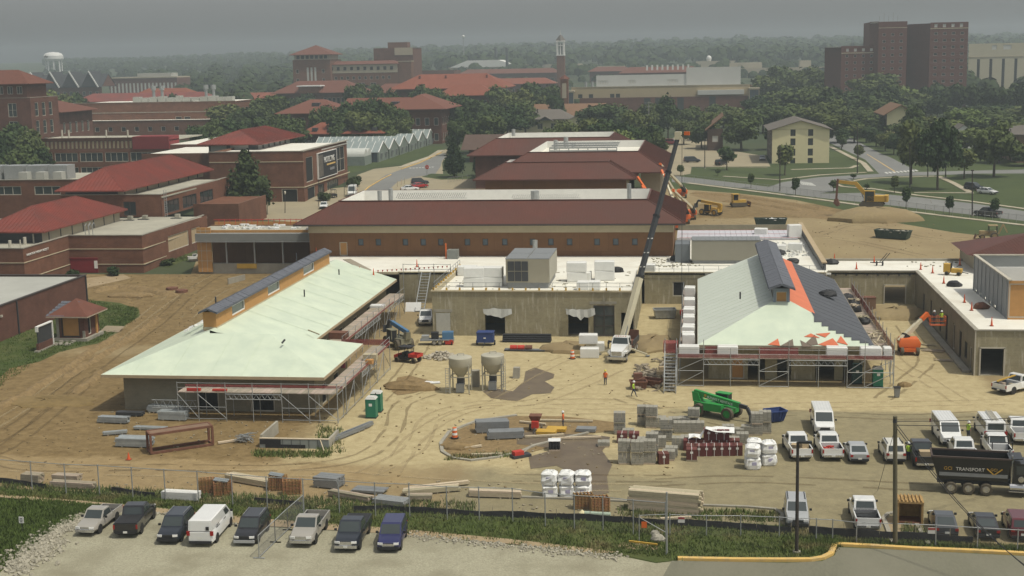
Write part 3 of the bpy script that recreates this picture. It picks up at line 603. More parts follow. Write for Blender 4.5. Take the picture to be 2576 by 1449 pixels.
def rail(bq,p,q,z,n,h=1.05,r=.03):
 P=[Vector(p).lerp(Vector(q),i/n)for i in range(n+1)]
 for a in P:bq.tube((a.x,a.y,z),(a.x,a.y,z+h),r,5)
 for hh in(h*.5,h):bq.bar((P[0].x,P[0].y,z+hh),(P[-1].x,P[-1].y,z+hh),r*1.6)
 return P
gro=thing('guard_rail','grey guard rail with yellow feet along the block hall roof edge','railing')
P1=rail(gr,(-36.4,182.5),(-8.6,182.5),BZ+.18,15);P2=rail(gr,(-36.4,182.5),(-36.4,204),BZ+.18,11);gr.build('rails',STEEL,gro)
fm=MB().boxc((0,0,.17),(.22,.3,.34)).mesh('foot',YELM)
for p in P1+P2:link('foot',fm,gro,loc=(p.x,p.y,BZ+.18))
for a,q,n,lb in(((-8,205.2),(19,205.2),12,'red capped guard rail along the white roof right of crane'),):
 t_=thing('guard_rail',lb,'railing');bb=MB();rail(bb,a,q,5.36,n);bb.build('rails',GALV,t_)
hv=thing('air_handler','large grey louvred air handling unit on the block hall roof','air unit')
HX0,HX1,HY0,HY1,HZ0,HZ1=-27.0,-20.8,188.3,199.0,6.5,9.9
MB().box(HX0+.2,HX1-.2,HY0+.2,HY1-.2,5.7,6.5).build('curb',STEEL,hv)
MB().box(HX0,HX1,HY0,HY1,HZ0,HZ1).build('casing',mat('unit_grey',(.30,.275,.205),.6,.06,.5),hv)
for i in range(2):MB().box(HX0-.05,(HX0+HX1)/2-.06,HY0+i*5.4,HY0+i*5.4+5.2,HZ1,HZ1+.12).build('roof_panel',STEEL,hv);MB().box((HX0+HX1)/2+.06,HX1+.05,HY0+i*5.4,HY0+i*5.4+5.2,HZ1,HZ1+.12).build('roof_panel',STEEL,hv)
for i in range(3):
 for j in range(2):MB().box(HX0+.3+i*1.0,HX0+1.2+i*1.0,HY0-.06,HY0-.005,6.75+j*1.5,8.1+j*1.5).build('louvre',DKST,hv)
b=MB()
for i in range(9):b.box(HX1+.002,HX1+.06,HY0+.3+i*1.15,HY0+1.3+i*1.15,6.7,9.7)
b.build('side_panels',mat('unit_pale',(.40,.38,.31),.6,.06,.5),hv)
# D: long maroon hip roof over brown walls
D=thing('maroon_roof_hall','long hall with maroon metal roof, tan band and brown wall','building')
DX0,DX1,DY0,DY1,DE=-66.0,-4.0,223.5,250,10.9
def winrow(us):return us
ws=[905,945,1010,1055,1100,1168,1213,1260,1327,1380,1433,1503,1550,1597]
hs=[]
for u in(908,952,1020,1065,1109,1176,1221,1270,1340,1386,1433,1502,1549,1597):
 x=aty(u,617,DY0).x;hs.append((x-DX0-.48,x-DX0+.48,7.0-5.2-.0,7.0-5.2+1.15,'blue_d',1,1))
hs.append((aty(864,625,DY0).x-DX0-.7,aty(864,625,DY0).x-DX0+.7,.05,2.4,'wood'))
facade(D,(DX0,DY0),(DX1,DY0),5.2,9.9,hs,BRKO)
facade(D,(DX1,DY0),(DX1,DY1),0,9.9,[],BRKO);facade(D,(DX0,DY1),(DX0,DY0),0,9.9,[],BRKO);facade(D,(DX1,DY1),(DX0,DY1),0,9.9,[],BRKO)
MB().box(DX0-.1,DX1+.1,DY0-.1,DY1+.1,9.2,10.72).build('tan_band',BAND,D)
MB().box(DX0,DX1,DY0,DY0+.3,0,5.2).build('lower_wall',BRKO,D)
EX0,EX1,EY0,EY1=DX0-2.1,DX1+2.1,DY0-2.1,DY1+2.1;ins=6.5;TZ_=14.2
def mansard(par,x0,x1,y0,y1,z0,z1,ins,m,well=2.6,seams=.5,wallm=WHITE,tag_=None):
 e=[(x0,y0,z0),(x1,y0,z0),(x1,y1,z0),(x0,y1,z0)];t=[(x0+ins,y0+ins,z1),(x1-ins,y0+ins,z1),(x1-ins,y1-ins,z1),(x0+ins,y1-ins,z1)]
 b=MB();b.add(e+t,[(0,1,5,4),(1,2,6,5),(2,3,7,6),(3,0,4,7)]);b.add([(p[0],p[1],p[2]-.28)for p in e],[(3,2,1,0)]);b.add(e+[(p[0],p[1],p[2]-.28)for p in e],[(4,5,1,0),(5,6,2,1),(6,7,3,2),(7,4,0,3)])
 rf=b.build('roof',m,par)
 s=MB()
 for i in range(4):seam_lines(s,e[i],e[(i+1)%4],t[i],t[(i+1)%4],seams)
 s.build('standing_seams',m,rf,kind='stuff')
 hb=MB()
 for i in range(4):hb.bar(e[i],t[i],.18,.14)
 hb.build('hip_cap',m,rf)
 a,c=x0+ins+.05,x1-ins-.05;d,f=y0+ins+.05,y1-ins-.05
 MB().add([(a,f,z1-well),(c,f,z1-well),(c,f,z1+.12),(a,f,z1+.12),(a,d,z1-well),(c,d,z1-well),(c,d,z1),(a,d,z1)],[(0,1,2,3),(5,4,7,6),(1,5,6,2),(4,0,3,7)]).build('well_wall',wallm,par)
 MB().box(a-.1,c+.1,d-.1,f+.1,z1-well-.2,z1-well).build('well_floor',ROOFW,par)
 MB().box(a-.2,c+.2,f+.02,f+.3,z1+.01,z1+.15).box(a-.2,c+.2,d-.3,d-.02,z1+.01,z1+.1).box(a-.3,a-.02,d,f,z1+.01,z1+.1).box(c+.02,c+.3,d,f,z1+.01,z1+.1).build('well_coping',BRNM,par)
 return rf
mansard(D,EX0,EX1,EY0,EY1,DE,TZ_,ins,BRNM)
MB().box(EX0+.3,EX1-.3,EY0+.3,EY1-.3,10.55,10.62).build('soffit',FRAMED,D)
MB().bar((EX0-.02,EY0-.08,DE-.16),(EX1+.02,EY0-.08,DE-.16),.14,.22).build('gutter',FRAMED,D)
for u,v0,v1,yy,ww in((956,480,512,236,.8),(984,474,512,234,.8),(1346,480,505,236,1.5),(1583,462,506,234,.75)):
 p=aty(u,v1+6,yy);q=aty(u,v0,yy);MB().tube(p,(p.x,p.y,q.z),ww/2,10).build('flue_pipe',GALV,D)
MB().tube(aty(1346,632,221),aty(1346,604,221),.42,10).build('flue_pipe',GALV,D)
def slatscreen(par,x0,x1,y,z0,z1,n,m=GALV):
 b=MB()
 for i in range(n):
  x=x0+(x1-x0)*i/n;b.boxc((x,y,(z0+z1)/2),(.05,.5,z1-z0),ry=R(28))
 b.box(x0,x1,y-.05,y+.05,z0-.06,z0)
 return b.build('louvre_screen',m,par)
slatscreen(D,aty(1000,497,238).x,aty(1175,497,238).x,238,13.6,14.6,34);slatscreen(D,aty(1290,497,238).x,aty(1460,497,238).x,238,13.5,14.2,32)
# E: further maroon roofs behind D
E_=thing('maroon_roof_block','second block with stepped maroon roofs and white wells behind the long hall','building')
facade(E_,(-46,292),(-15.2,292),0,12.4,[(1,29,7.0,8.3,'dark')],BRKO);facade(E_,(-15.2,292),(-15.2,330),0,12.2,[(4+i*8,8+i*8,5,10,'dark',3,3)for i in range(4)],LIME);facade(E_,(-46,330),(-46,292),0,12.2,[],BRKD)
MB().box(-48.2,-13.2,290,331,11.9,12.0).build('soffit',FRAMED,E_)
mansard(E_,-48.4,-13.0,289.8,310,12.2,15.4,6.4,BRNM,1.6,.6)
facade(E_,(-12.6,305),(-8.2,305),0,13.5,[],LIME);facade(E_,(-8.2,305),(-8.2,350),0,13.5,[(6+i*8,9+i*8,4,11,'dark',2,3)for i in range(5)],LIME)
mansard(E_,-45,-6.2,298,351,12.9,17.0,7.0,BRNM,1.6,.7)
facade(E_,(-58,352),(-36,352),0,13,[(6,8.2,7,10.5,'win'),(12,17,8.5,10.5,'dark')],BRKD);facade(E_,(-58,385),(-58,352),0,13,[],BRKD)
mansard(E_,-60,-16,350.5,388,13.2,17.2,7,BRNM,2.2,.9)
facade(E_,(-15.2,330),(-46,330),0,12,[],BRKD)
b=MB();x0,x1=aty(1398,368,330).x,aty(1560,368,330).x
for j in range(3):
 for i in range(27):
  x=x0+(x1-x0)*i/26;b.boxc((x,318+j*5.2,17.2+j*.2),(.12,4.4,.12))
 b.box(x0,x1,315.8+j*5.2,316.0+j*5.2,17.0+j*.2,17.35+j*.2)
for i in range(8):x=x0+(x1-x0)*i/7;b.box(x-.1,x+.1,316,316.2,15.4,17.2)
b.box(x0,x1,315.7,315.76,15.5,16.7);b.build('equipment_screen',GALV,E_)
for u,v0,v1,yy,ww in((1443,361,376,341,1.0),(1500,384,408,312,.9),(1398,352,380,336,1.0),(1424,344,372,340,1.2),(1292,325,342,372,1.0)):
 p=aty(u,v1,yy);q=aty(u,v0,yy);MB().tube(p,(p.x,p.y,q.z),ww/2,10).build('flue_pipe',GALV,E_)
 # I: white low roofs right of D
I_=thing('screened_range','low range with insulated white roof and grey parapet right of the hall','building')
facade(I_,(-3.8,209.5),(-3.8,246),0,5.4,[],CMU2);MB().box(-3.6,19,223.5,258,4.7,5.0).build('roof',ROOFW,I_)
MB().box(19.0,19.5,208.5,258.5,0,6.3).build('wall',DKST,I_);MB().box(18.85,19.65,208.3,258.7,6.3,6.48).build('coping',PLY,I_)
MB().box(-3.6,18.9,258,258.4,0,6.1).build('rear_wall',CMU2,I_)
sc_=thing('rooftop_screen','plain grey box screen on the white roof right of the hall','roof screen')
UG=mat('screen_grey',(.27,.255,.20),.6,.05,.4)
MB().box(-.9,10.0,215.0,219.5,5.75,8.9).build('casing',UG,sc_);MB().box(-.7,9.8,215.2,219.3,5.2,5.75).build('curb',STEEL,sc_)
for i in range(15):MB().boxc((-.5+i*.72,217.2,8.97),(.69,4.5,.1)).build('roof_panel',STEEL,sc_)
MB().box(-3.5,-1.1,216,216.15,5.2,8.2).box(-3.5,-1.1,216.15,221,8.05,8.2).build('side_panel',mat('blue_grey',(.15,.165,.175),.6,.06,.5),sc_)
tb=thing('insulation_board','white foam boards with red strapping laid across the far roof','insulation');
for i in range(22):
 x=-3.2+i*.98;MB().boxc((x,250,5.25),(.94,11,.34)).build('board',mat('lilac_board',(.50,.49,.52),.7,.05,1),tb)
b=MB();b.box(-3.2,18.4,249.9,250.0,5.43,5.46).box(-3.2,18.4,255.4,255.5,5.43,5.46).box(-3.2,18.4,244.6,244.7,5.43,5.46).build('red_strap',REDP,tb)
b=MB()
for i in range(64):r1=rnd.uniform(12,18.4);b.boxc((r1,rnd.uniform(222,240),5.15),(.34,.42,.4),rz=rnd.uniform(0,3))
tag(b.build('foam_offcuts',INSUL),'scatter of white foam offcuts on the roof by dark parapet','foam offcuts')['kind']='stuff'
# F: white / grey / charcoal roofed wing with scaffold
F_=thing('wrapped_wing','wing with white, orange and charcoal roof behind the right scaffold','building')
FX0,FX1,FY0,FY1=.1,20.4,157,205;fz0=4.4;fx=10.2;fh=4.25;apy=166.2
facade(F_,(1.4,158.4),(19.4,158.4),0,4.2,[(2.6,4.2,0,2.7,'wood'),(4.6,6.6,0,2.7,None),(8.0,9.6,0,2.7,None),(12.4,14.6,0,2.7,None),(15.6,16.8,0,2.7,None)],CMU)
facade(F_,(19.4,158.4),(19.4,204),0,4.2,[(5+i*7,7.4+i*7,0,2.5,'dark')for i in range(6)],CMU);facade(F_,(1.4,204),(1.4,158.4),0,4.2,[(5+i*7,7.4+i*7,0,2.5,'dark')for i in range(6)],CMU)
MB().box(1.6,19.2,164,164.2,0,4.1).build('inner_wall',CMU2,F_)
e=[(FX0,FY0,fz0),(FX1,FY0,fz0),(FX1,FY1,fz0),(FX0,FY1,fz0)];r0=(fx,apy,fz0+fh);r1=(fx,FY1,fz0+fh)
MB().add([e[0],e[1],r0],[(0,1,2)]).build('front_slope',MEMB,F_)
lsl=MB().add([e[3],e[0],r0,r1],[(0,1,2,3)]).build('left_slope',mat('pale_grey_wrap',(.56,.60,.52),.6,.05,.4),F_)
b=MB()
for i in range(1,20):y=FY0+i*2.3;t=min(1,(y-FY0)/(apy-FY0));b.bar((FX0+.05,y,fz0+.02),(FX0+(fx-FX0)*t,y,fz0+fh*t+.02),.08,.03)
b.build('wrap_laps',MEMB,F_,kind='stuff')
pt=lambda y,t:(FX1+(fx-FX1)*t,y,fz0+fh*t)
t_or=.62
MB().add([pt(FY0+9.2*t_or,t_or),(fx,apy,fz0+fh),(fx,FY1,fz0+fh),pt(FY1,t_or)],[(0,3,2,1)]).build('orange_slope',mat('orange_underlay',(.58,.17,.085),.7,.1,.6),F_)
MB().add([e[1],e[2],pt(FY1,t_or),pt(FY0+9.2*t_or,t_or)],[(0,1,2,3)]).build('charcoal_slope',DKROOF,F_)
b=MB()
for i in range(16):
 y=FY0+.5+i*2.95
 if y>FY1-3:break
 for t in[0]:b.bar(pt(y,.02),pt(y,min(t_or,(y-FY0)/9.2)),.12,.05)
b.build('roofing_laps',DKROOF,F_,kind='stuff')
def fr(u,v):
 d=ray(u,v);sl=fh/(apy-FY0);t=(fz0-CAM_H-sl*FY0)/(d.z-sl*d.y);return Vector((d.x*t,d.y*t,CAM_H+d.z*t+.03))
st=[(2048,797),(2048,811),(2067,811),(2067,821.5),(2084,821.5),(2084,832),(2103,832),(2103,840),(2123,840),(2123,849),(2142,849),(2142,857),(2163,857),(2163,864),(2185,864),(2185,871.5)]
S_=[fr(*p)for p in st];hp=[Vector(e[1]).lerp(Vector(r0),t)for t in(.02,.2,.4,.6,.66)];hp=[p+Vector((0,0,.03))for p in hp]
MB().slab([p+Vector((0,0,.05))for p in S_+hp],.05).build('roofing_steps',DKROOF,F_)
b=MB()
for p,q in((e[0],e[1]),(e[1],e[2]),(e[3],e[0])):b.bar(Vector(p)-Vector((0,0,.2)),Vector(q)-Vector((0,0,.2)),.1,.36)
b.build('fascia',LUMBO,F_);MB().box(.3,20.2,157.2,204.8,4.0,4.06).build('soffit',LUMBO,F_)
OR2=mat('orange_underlay_scrap',(.56,.15,.07),.7,.1,.6);BR2=mat('brown_underlay_scrap',(.16,.125,.095),.8,.1,.6)
for i,(m_,P)in enumerate(((OR2,[(1932,868),(1957,853),(1962,871)]),(BR2,[(1964,871),(1994,854),(1997,872)]),(BR2,[(2013,857),(2045,873),(2018,873)]),(BR2,[(2028,863),(2050,843),(2058,868),(2040,870)]),(OR2,[(2058,868),(2095,852),(2110,870),(2085,873)]),(OR2,[(2105,862),(2115,846),(2133,869)]),(OR2,[(2023,848),(2040,840),(2062,851)]),(OR2,[(2052,841),(2089,838),(2076,850)]))):
 q=MB().slab([fr(*p)+Vector((0,0,.04))for p in P][::-1],.03).build('underlay_scrap',m_,F_)
MB().box(9.3,11.1,165.2,203,8.2,9.9).build('monitor_core',DKST,F_)
facade(F_,(9.2,165.0),(11.2,165.0),7.6,9.8,[(.35,1.65,.5,1.8,'wood')],mat('membrane_grey_blue',(.22,.25,.29),.7,.1,1),'monitor_wall')
xm=10.2
o=MB().slab([(8.6,164.0,9.9),(xm,164.0,10.5),(xm,204,10.5),(8.6,204,9.9)],.2).slab([(xm,164.0,10.5),(11.8,164.0,9.9),(11.8,204,9.9),(xm,204,10.5)],.2).build('monitor_roof',SLATE,F_)
b=MB()
for i in range(40):
 for s in(-1,1):b.boxc((xm+s*.82,164.6+i,10.25+rnd.uniform(0,.02)),(1.55,.93,.05),ry=s*R(20))
b.build('slate_courses',SLATE,o,kind='stuff')
vent(aty(1862,752,170),.9,.1,DKST,F_);vent(aty(2022,768,172),.8,.1,DKST,F_)
# G, H: right-hand L of block walls
G_=thing('block_wing','grey block wing with white flat roof around the right courtyard','building')
GX=32.45;GZ=5.4
facade(G_,(19.4,206.2),(GX,206.2),0,GZ,[(8.6,11.6,.35,3.3,None)],CMU)
facade(G_,(GX,206.2),(GX,161.6),0,GZ,[(1.5+5.8,2.7+5.8,.8,3.4,'win_d'),(13.5,14.7,.6,3.6,'win_d'),(21,22.2,.6,3.8,'win_d'),(25.5,27,.3,3.8,'win_d'),(30.6,32,.3,3.6,'dark'),(35,36.5,.2,3.6,'win_d'),(38.5,40.2,.9,3.0,'win_d'),(41.6,42.8,.1,3.0,'dark')],CMU2)
facade(G_,(GX,161.6),(62,161.6),0,GZ,[(.7,3.3,.05,3.3,None)],CMU)
MB().box(GX+.05,62,161.7,206.2,4.95,5.15).box(19.5,62,206.2,218.6,4.95,5.15).build('roof',ROOFW,G_)
MB().box(GX-.12,62,161.45,161.95,GZ,GZ+.14).box(GX-.12,GX+.4,161.95,206.0,GZ,GZ+.14).box(19.6,GX+.4,206.0,206.5,GZ,GZ+.14).box(19.6,62,218.4,218.8,5.15,5.5).build('coping',CONC,G_)
b=MB()
for i in range(8):b.box(20.6+i*1.55,20.85+i*1.55,206.1,206.19,4.75,5.0)
b.build('roof_scuppers',DKST,G_)
MB().box(GX-.06,GX+.1,161.5,161.6,0,GZ).build('corner_trim',FRAME,G_)
b=MB();b.box(33.1-.12,33.15,161.5,161.6,0,3.4).box(35.75,35.9,161.5,161.6,0,3.4).box(32.98,35.9,161.5,161.6,3.3,3.45).build('door_frame',FRAME,G_)
b=MB();b.box(27.85,28.0,206.1,206.2,.35,3.4).box(31.0,31.15,206.1,206.2,.35,3.4).box(27.85,31.15,206.1,206.2,3.3,3.42).build('door_frame',FRAME,G_)
MB().box(19.6,32,206.6,218,.3,.34).box(32.6,62,162,206,.02,.06).build('floor',CONC,G_)
MB().box(31.4,32.3,163,204,.02,.3).build('footing',CONC,G_)
sw=thing('rooftop_plant_wall','grey steel stud and board plant room on the right white roof','plant room')
SW=mat('grey_board',(.30,.315,.31),.7,.08,.5)
SX=aty(2460,740,188).x
facade(sw,(SX,191.5),(SX,170.0),5.15,10.0,[(1,2.6,.0,.5,None),(4,5.6,0,.5,None),(7,8.6,0,.5,None),(10,11.6,0,.5,None),(13,14.6,0,.5,None)],SW);facade(sw,(SX,170.0),(62,170.0),5.15,10.0,[(0.05,3,.2,4.5,'wood')],WOODO);facade(sw,(62,191.5),(SX,191.5),5.15,10.0,[],SW)
b=MB()
for i in range(9):b.box(SX-.08,SX-.01,190.9-i*2.5,191.0-i*2.5,5.2,9.95)
b.build('studs',STUD,sw,kind='stuff')
MB().box(SX+.1,62,181.5,181.7,5.2,9.9).build('inner_wall',WHITE,sw);MB().box(SX-.1,SX+.35,169.9,191.6,10.0,10.15).box(SX+.35,62,191.2,191.6,10.0,10.15).build('coping',FRAME,sw)
MB().box(SX+2.6,62,172.5,176,8.6,8.8).build('inner_roof',SW,sw)
H_=thing('maroon_roof_end','maroon metal roof corner entering at the right edge of the picture','building')
b=MB();hx=40.2
b.add([(hx,208.5,7.6),(hx,222,7.6),(80,222,7.6),(80,195,7.6),(47,195.5,7.6),(50,214,10.2),(80,214,10.2)],[(0,4,5),(4,3,6,5),(0,5,1),(1,5,6,2)]);b.build('roof',BRNM,H_)
facade(H_,(47.5,196.5),(41.5,209),5.15,7.5,[],LIME);facade(H_,(41.5,209),(41.5,221),5.15,7.5,[],LIME)
s=MB();seam_lines(s,(hx,208.5,7.6),(47,195.5,7.6),(50,214,10.2),(50,214,10.2),.55);s.build('standing_seams',BRNM,H_,kind='stuff')
# J: link building with orange sheathing
J_=thing('sheathed_link','unroofed link with orange sheathing and open bays left of the hall','building')
jz=.9;Jy=230
J0,J1=aty(497,600,Jy).x,-66.2
MB().box(J0,J1,Jy,Jy+.3,jz-1,jz+2.0).build('base_wall',CONC,J_)
MB().box(J0,J1,Jy+7,Jy+7.3,0,9).build('rear_wall',BRKO,J_);MB().box(J0,J1,Jy+.3,Jy+7,1.9,2.0).build('floor',CONC,J_)
MB().box(J0,J1,Jy-1.2,Jy+.4,7.1,8.4).build('upper_band',mat('membrane_blue_grey',(.21,.215,.20),.8,.08,.6),J_)
MB().box(J0,J1,Jy-1.3,Jy-1.2,6.9,7.05).build('band_trim',GALV,J_)
MB().box(J0,J0+2.6,Jy-.4,Jy-.1,1.4,9.4).build('end_sheathing',WOODO,J_);MB().box(J0,J1,Jy+.4,Jy+.6,8.4,8.85).build('sheathing',WOODO,J_)
b=MB()
for zz in(3.4,5.2,7.0,8.8):b.box(J0,J0+2.62,Jy-.43,Jy-.405,zz,zz+.07)
for xx in(.7,1.7):b.box(J0+xx,J0+xx+.06,Jy-.43,Jy-.405,1.4,9.3)
b.build('sheathing_joints',FRAME,J_)
for i in range(4):x=J0+5.2+i*5.2;MB().box(x-.13,x+.13,Jy+.05,Jy+.31,2,7.1).build('column',GALV,J_)
MB().box(J0,J1,Jy+.6,Jy+9,8.6,8.8).build('roof',ROOFG,J_);MB().box(J0,J1,Jy+9,Jy+9.3,8.8,9.3).build('rear_parapet',WOODO,J_)
b=MB();r_=random.Random(9)
for i in range(20):x=J0+1+i*1.05;b.tube((x,Jy+8.6,8.8),(x,Jy+8.6,9.9),.05,5)
b.box(J0,J1,Jy+8.55,Jy+8.65,9.7,9.8).build('roof_rail',REDP,J_)
b=MB()
for i in range(34):b.boxc((r_.uniform(J0+3,J1-1),r_.uniform(Jy+1.5,Jy+8),8.95),(r_.uniform(.5,1.6),r_.uniform(.4,1),.3),rz=r_.uniform(0,3))
b.build('roof_clutter',PLASTW,J_,kind='stuff')
MB().box(aty(1820/4+644-644,0+640,Jy).x if False else J1-15.2,J1-11.6,Jy-.3,Jy+.0,2.05,2.9).build('site_barrier',YELM,J_)
# campus behind: K brick complex with red metal roofs
K=thing('brick_complex','stepped brick complex with two red metal hip roofs at left','building')
facade(K,(-113.2,230.5),(-99.2,230.5),.4,7.9,[],BRK);facade(K,(-99.2,230.5),(-98.6,262),.6,7.9,[(11.5,21.5,2.6,5.6,'ply'),(23,27.5,2.6,5.6,'ply')],BRK)
facade(K,(-113.2,213.6),(-113.2,230.5),.2,7.9,[],BRK);facade(K,(-145,213.6),(-113.2,213.6),.2,7.9,[],BRK)
MB().box(-145,-113.3,213.8,262,7.1,7.4).box(-113.3,-99.3,230.7,264,7.1,7.4).build('roof',ROOFG,K)
MB().box(-145,-113.1,213.5,213.9,7.9,8.05).box(-113.5,-113.1,213.9,230.4,7.9,8.05).box(-113.5,-99.1,230.4,230.8,7.9,8.05).box(-99.5,-99.1,230.8,262,7.9,8.05).build('coping',CONC,K)
for z in(5.4,2.6):MB().box(-113.3,-99.1,230.42,230.5,z,z+.14).box(-99.2,-99.0,230.5,262,z,z+.14).box(-113.2,-113.1,213.6,230.42,z,z+.14).box(-145,-113.1,213.52,213.6,z,z+.14).build('string_course',BAND,K)
facade(K,(-131,264.6),(-109.2,264.6),7.3,11.9,[(13.6,16.3,.3,3.2,'win_d',2,1)],BRK);facade(K,(-109.2,264.6),(-108.8,304),7.3,11.9,[(1.8,9.5,.4,3.0,'win_d',3,1),(11.5,19.5,.4,3.0,'win_d',3,1),(21.5,29.5,.4,3.0,'win_d',3,1)],BRK)
MB().box(-131,-109,264.8,304,11.2,11.5).build('roof',ROOFG,K);MB().box(-131,-109.1,264.5,264.9,11.9,12.05).box(-109.5,-109.1,264.9,304,11.9,12.05).build('coping',CONC,K)
MB().box(-108.7,-98.5,281,281.3,.8,8.2).box(-98.8,-98.5,281.3,300,.8,8.2).box(-108.7,-98.8,281.3,300,7.6,7.9).build('side_range',BRK,K)
facade(K,(-126,224.6),(-115.2,224.6),7.3,9.5,[],DKST);facade(K,(-115.2,224.6),(-115.2,257.5),7.3,9.5,[],LIME)
hip(K,-127.2,-114,223,259,9.6,3.6,REDM,inset=9,axis='y',seams=.75,sc_=(.08,.09))
facade(K,(-130,264.9),(-118.5,264.9),11.4,12.9,[],DKST);facade(K,(-118.5,264.9),(-118.5,314),11.4,12.9,[],LIME)
hip(K,-131.4,-116.4,263,316,12.95,4.2,REDM,inset=8,axis='y',seams=.8,sc_=(.09,.1))
for i in range(7):MB().box(-115.25,-115.1,227+i*4.6,227.2+i*4.6,7.3,9.5).build('strut',DKST,K)
for i in range(8):MB().box(-118.5,-118.35,268+i*6,268.2+i*6,11.4,12.9).build('strut',DKST,K)
for(x,y)in((-110.4,231.8),(-110.4,233.4)):
 MB().path([(x,y-.2,7.4),(x,y-.2,9.5),(x,y+.5,9.9),(x,y+1.1,9.2)],.06).path([(x+.7,y-.2,7.4),(x+.7,y-.2,9.5),(x+.7,y+.5,9.9),(x+.7,y+1.1,9.2)],.06).build('ladder_hoop',GALV,K)
b=MB()
for s in(0,.5):b.tube((-108.4+s,264.3,7.4),(-108.4+s,264.3,12.9),.05,5)
for i in range(14):b.tube((-108.4,264.3,7.7+i*.36),(-107.9,264.3,7.7+i*.36),.03,4)
b.build('roof_ladder',GALV,K)
for(u,v,y,h,r)in((26,628,224,1.6,.28),(52,625,226,1.5,.12),(63,595+20,228,1.3,.3),(85,612,228,1.7,.14)):p=at(u,v,7.4);MB().tube(p,(p.x,p.y,7.4+h),r,8).build('roof_vent',FRAME,K)
p=at(14,620,7.4);MB().box(-135,-122.6,215.2,221,7.4,10.6).build('plant_box',mat('pale_blue_grey',(.28,.33,.36),.7,.06,.4),K)
for(u,v)in((328,552),(365,550),(447,547)):p=at(u,v,7.4);MB().boxc((p.x,p.y,7.75),(.9,.9,.7)).build('roof_curb',ROOFG,K);MB().boxc((p.x+.4,p.y-1.8,7.47),(2.2,.8,.1)).build('walk_pad',DKST,K)
text(K,'RADIATION THERAPY FACILITY',.56,(-113.1,214.6,6.5),(PI/2,0,PI/2),WHITE,.03)
KA=thing('brick_annex','low brick annex with roof units behind the red roofs at far left','building')
facade(KA,(-190,275),(-130,275),5,14.2,[(3+i*9,9+i*9,6.0,7.9,'win',3,1)for i in range(6)],BRK);MB().box(-190,-130,275.2,300,13.4,13.7).build('roof',ROOFG,KA);MB().box(-190,-130,274.9,275.3,14.2,14.35).build('coping',CONC,KA)
for i in range(7):MB().boxc((-171+i*5.2,284,15.2),(4.4,4,3.2)).build('rooftop_unit',GALV,KA)
for i in range(3):MB().boxc((-147+i*4,281,14.6),(2,2,1.8)).build('rooftop_unit',ROOFL,KA)
L_=thing('flat_brick_building','low brick building with flat grey roof at the left edge','building')
facade(L_,(-97.4,160),(-97.4,203.5),0,5.0,[],BRKD);facade(L_,(-97.4,203.5),(-140,203.5),0,5,[],BRKD);MB().box(-140,-97.5,150,203.4,4.55,4.8).build('roof',ROOFL,L_)
MB().box(-97.75,-97.3,150,203.6,5,5.14).box(-140,-97.75,203.2,203.6,5,5.14).build('coping',FRAMED,L_);MB().box(-97.36,-97.2,180.5,180.7,0,4.9).build('downpipe',DKST,L_);MB().box(-97.36,-97.2,203,203.2,0,4.9).build('downpipe',DKST,L_)
MB().boxc((-97.3,176,3.6),(.25,.4,.3)).build('wall_light',FRAME,L_)
ht=thing('guard_hut','small brick hut with half-tiled red and slate roof on the grass','hut')
hx0,hx1,hy0,hy1=-89.3,-85.2,176.3,181.0
facade(ht,(hx0,hy0),(hx1,hy0),.5,3.7,[(.7,3.4,.1,3.0,'wood_d')],BRKD);facade(ht,(hx1,hy0),(hx1,hy1),.5,3.7,[(1.2,2.2,.2,2.7,'dark')],BRKD);facade(ht,(hx0,hy1),(hx0,hy0),.5,3.7,[],BRKD)
MB().box(hx0-.4,hx1+.5,hy0-.5,hy1+.3,0,.5).build('plinth',CONC,ht);MB().box(hx0-.05,hx0+.35,hy0-.06,hy0+.3,.5,3.7).build('corner_pier',CONC,ht);MB().box(hx1-.3,hx1+.08,hy0-.06,hy0+.02,.5,1.5).build('pier_base',CONC,ht)
MB().box(hx1+.03,hx1+.2,hy0+3.4,hy0+3.9,.5,3.7).build('timber_post',WOODO,ht)
e,r,ax=hip_pts(hx0-1,hx1+1,hy0-1,hy1+1,3.7,2.0);V8=e+r
MB().add([V8[0],V8[1],V8[4]],[(0,1,2)]).build('tiled_slope',TILE,ht);MB().add([V8[1],V8[2],V8[5],V8[4]],[(0,1,2,3)]).build('tiled_slope',TILE,ht);MB().add([V8[2],V8[3],V8[5],V8[0],V8[4]],[(0,1,2),(3,4,2,1)]).build('slate_slope',SLATE,ht)
MB().box(hx0-1,hx1+1,hy0-1,hy1+1,3.52,3.69).build('eaves',LUMBO,ht)
b=MB()
for i in range(6):
 for j in range(8):b.boxc((hx0-.9+j*.34+i*.22,hy0-.7+i*.5,3.85+i*.28),(.3,.5,.06),rx=R(28))
b.build('slate_courses',SLATE,ht,kind='stuff')
mw=thing('sample_wall','broken-edged brick sample wall with white coping on the grass','wall')
MB().box(-88.9,-88.3,168.6,173.6,0,.25).build('footing',CONC,mw);MB().box(-88.75,-88.4,169,173.2,.25,1.15).build('brick_base',BRKD,mw);MB().box(-88.6,-88.45,169.1,173.1,1.15,3.4).build('backing',DKST,mw)
MB().box(-88.7,-88.3,168.9,173.3,3.4,3.55).box(-88.7,-88.3,173.1,173.3,.3,3.4).box(-88.7,-88.3,168.9,169.05,2.8,3.4).build('coping',WHITE,mw)
b=MB();r_=random.Random(4)
for i in range(22):b.boxc((-87.9+r_.uniform(-.6,1.6),173+r_.uniform(0,4),r_.uniform(.05,.25)),(r_.uniform(.2,.6),r_.uniform(.2,.6),.2),rz=r_.uniform(0,3))
tag(b.build('rubble',CONC),'broken stone and rags beside the brick sample wall','rubble')['kind']='stuff'
O_=thing('banner_building','brick building with red hip roof and large black banner','building')
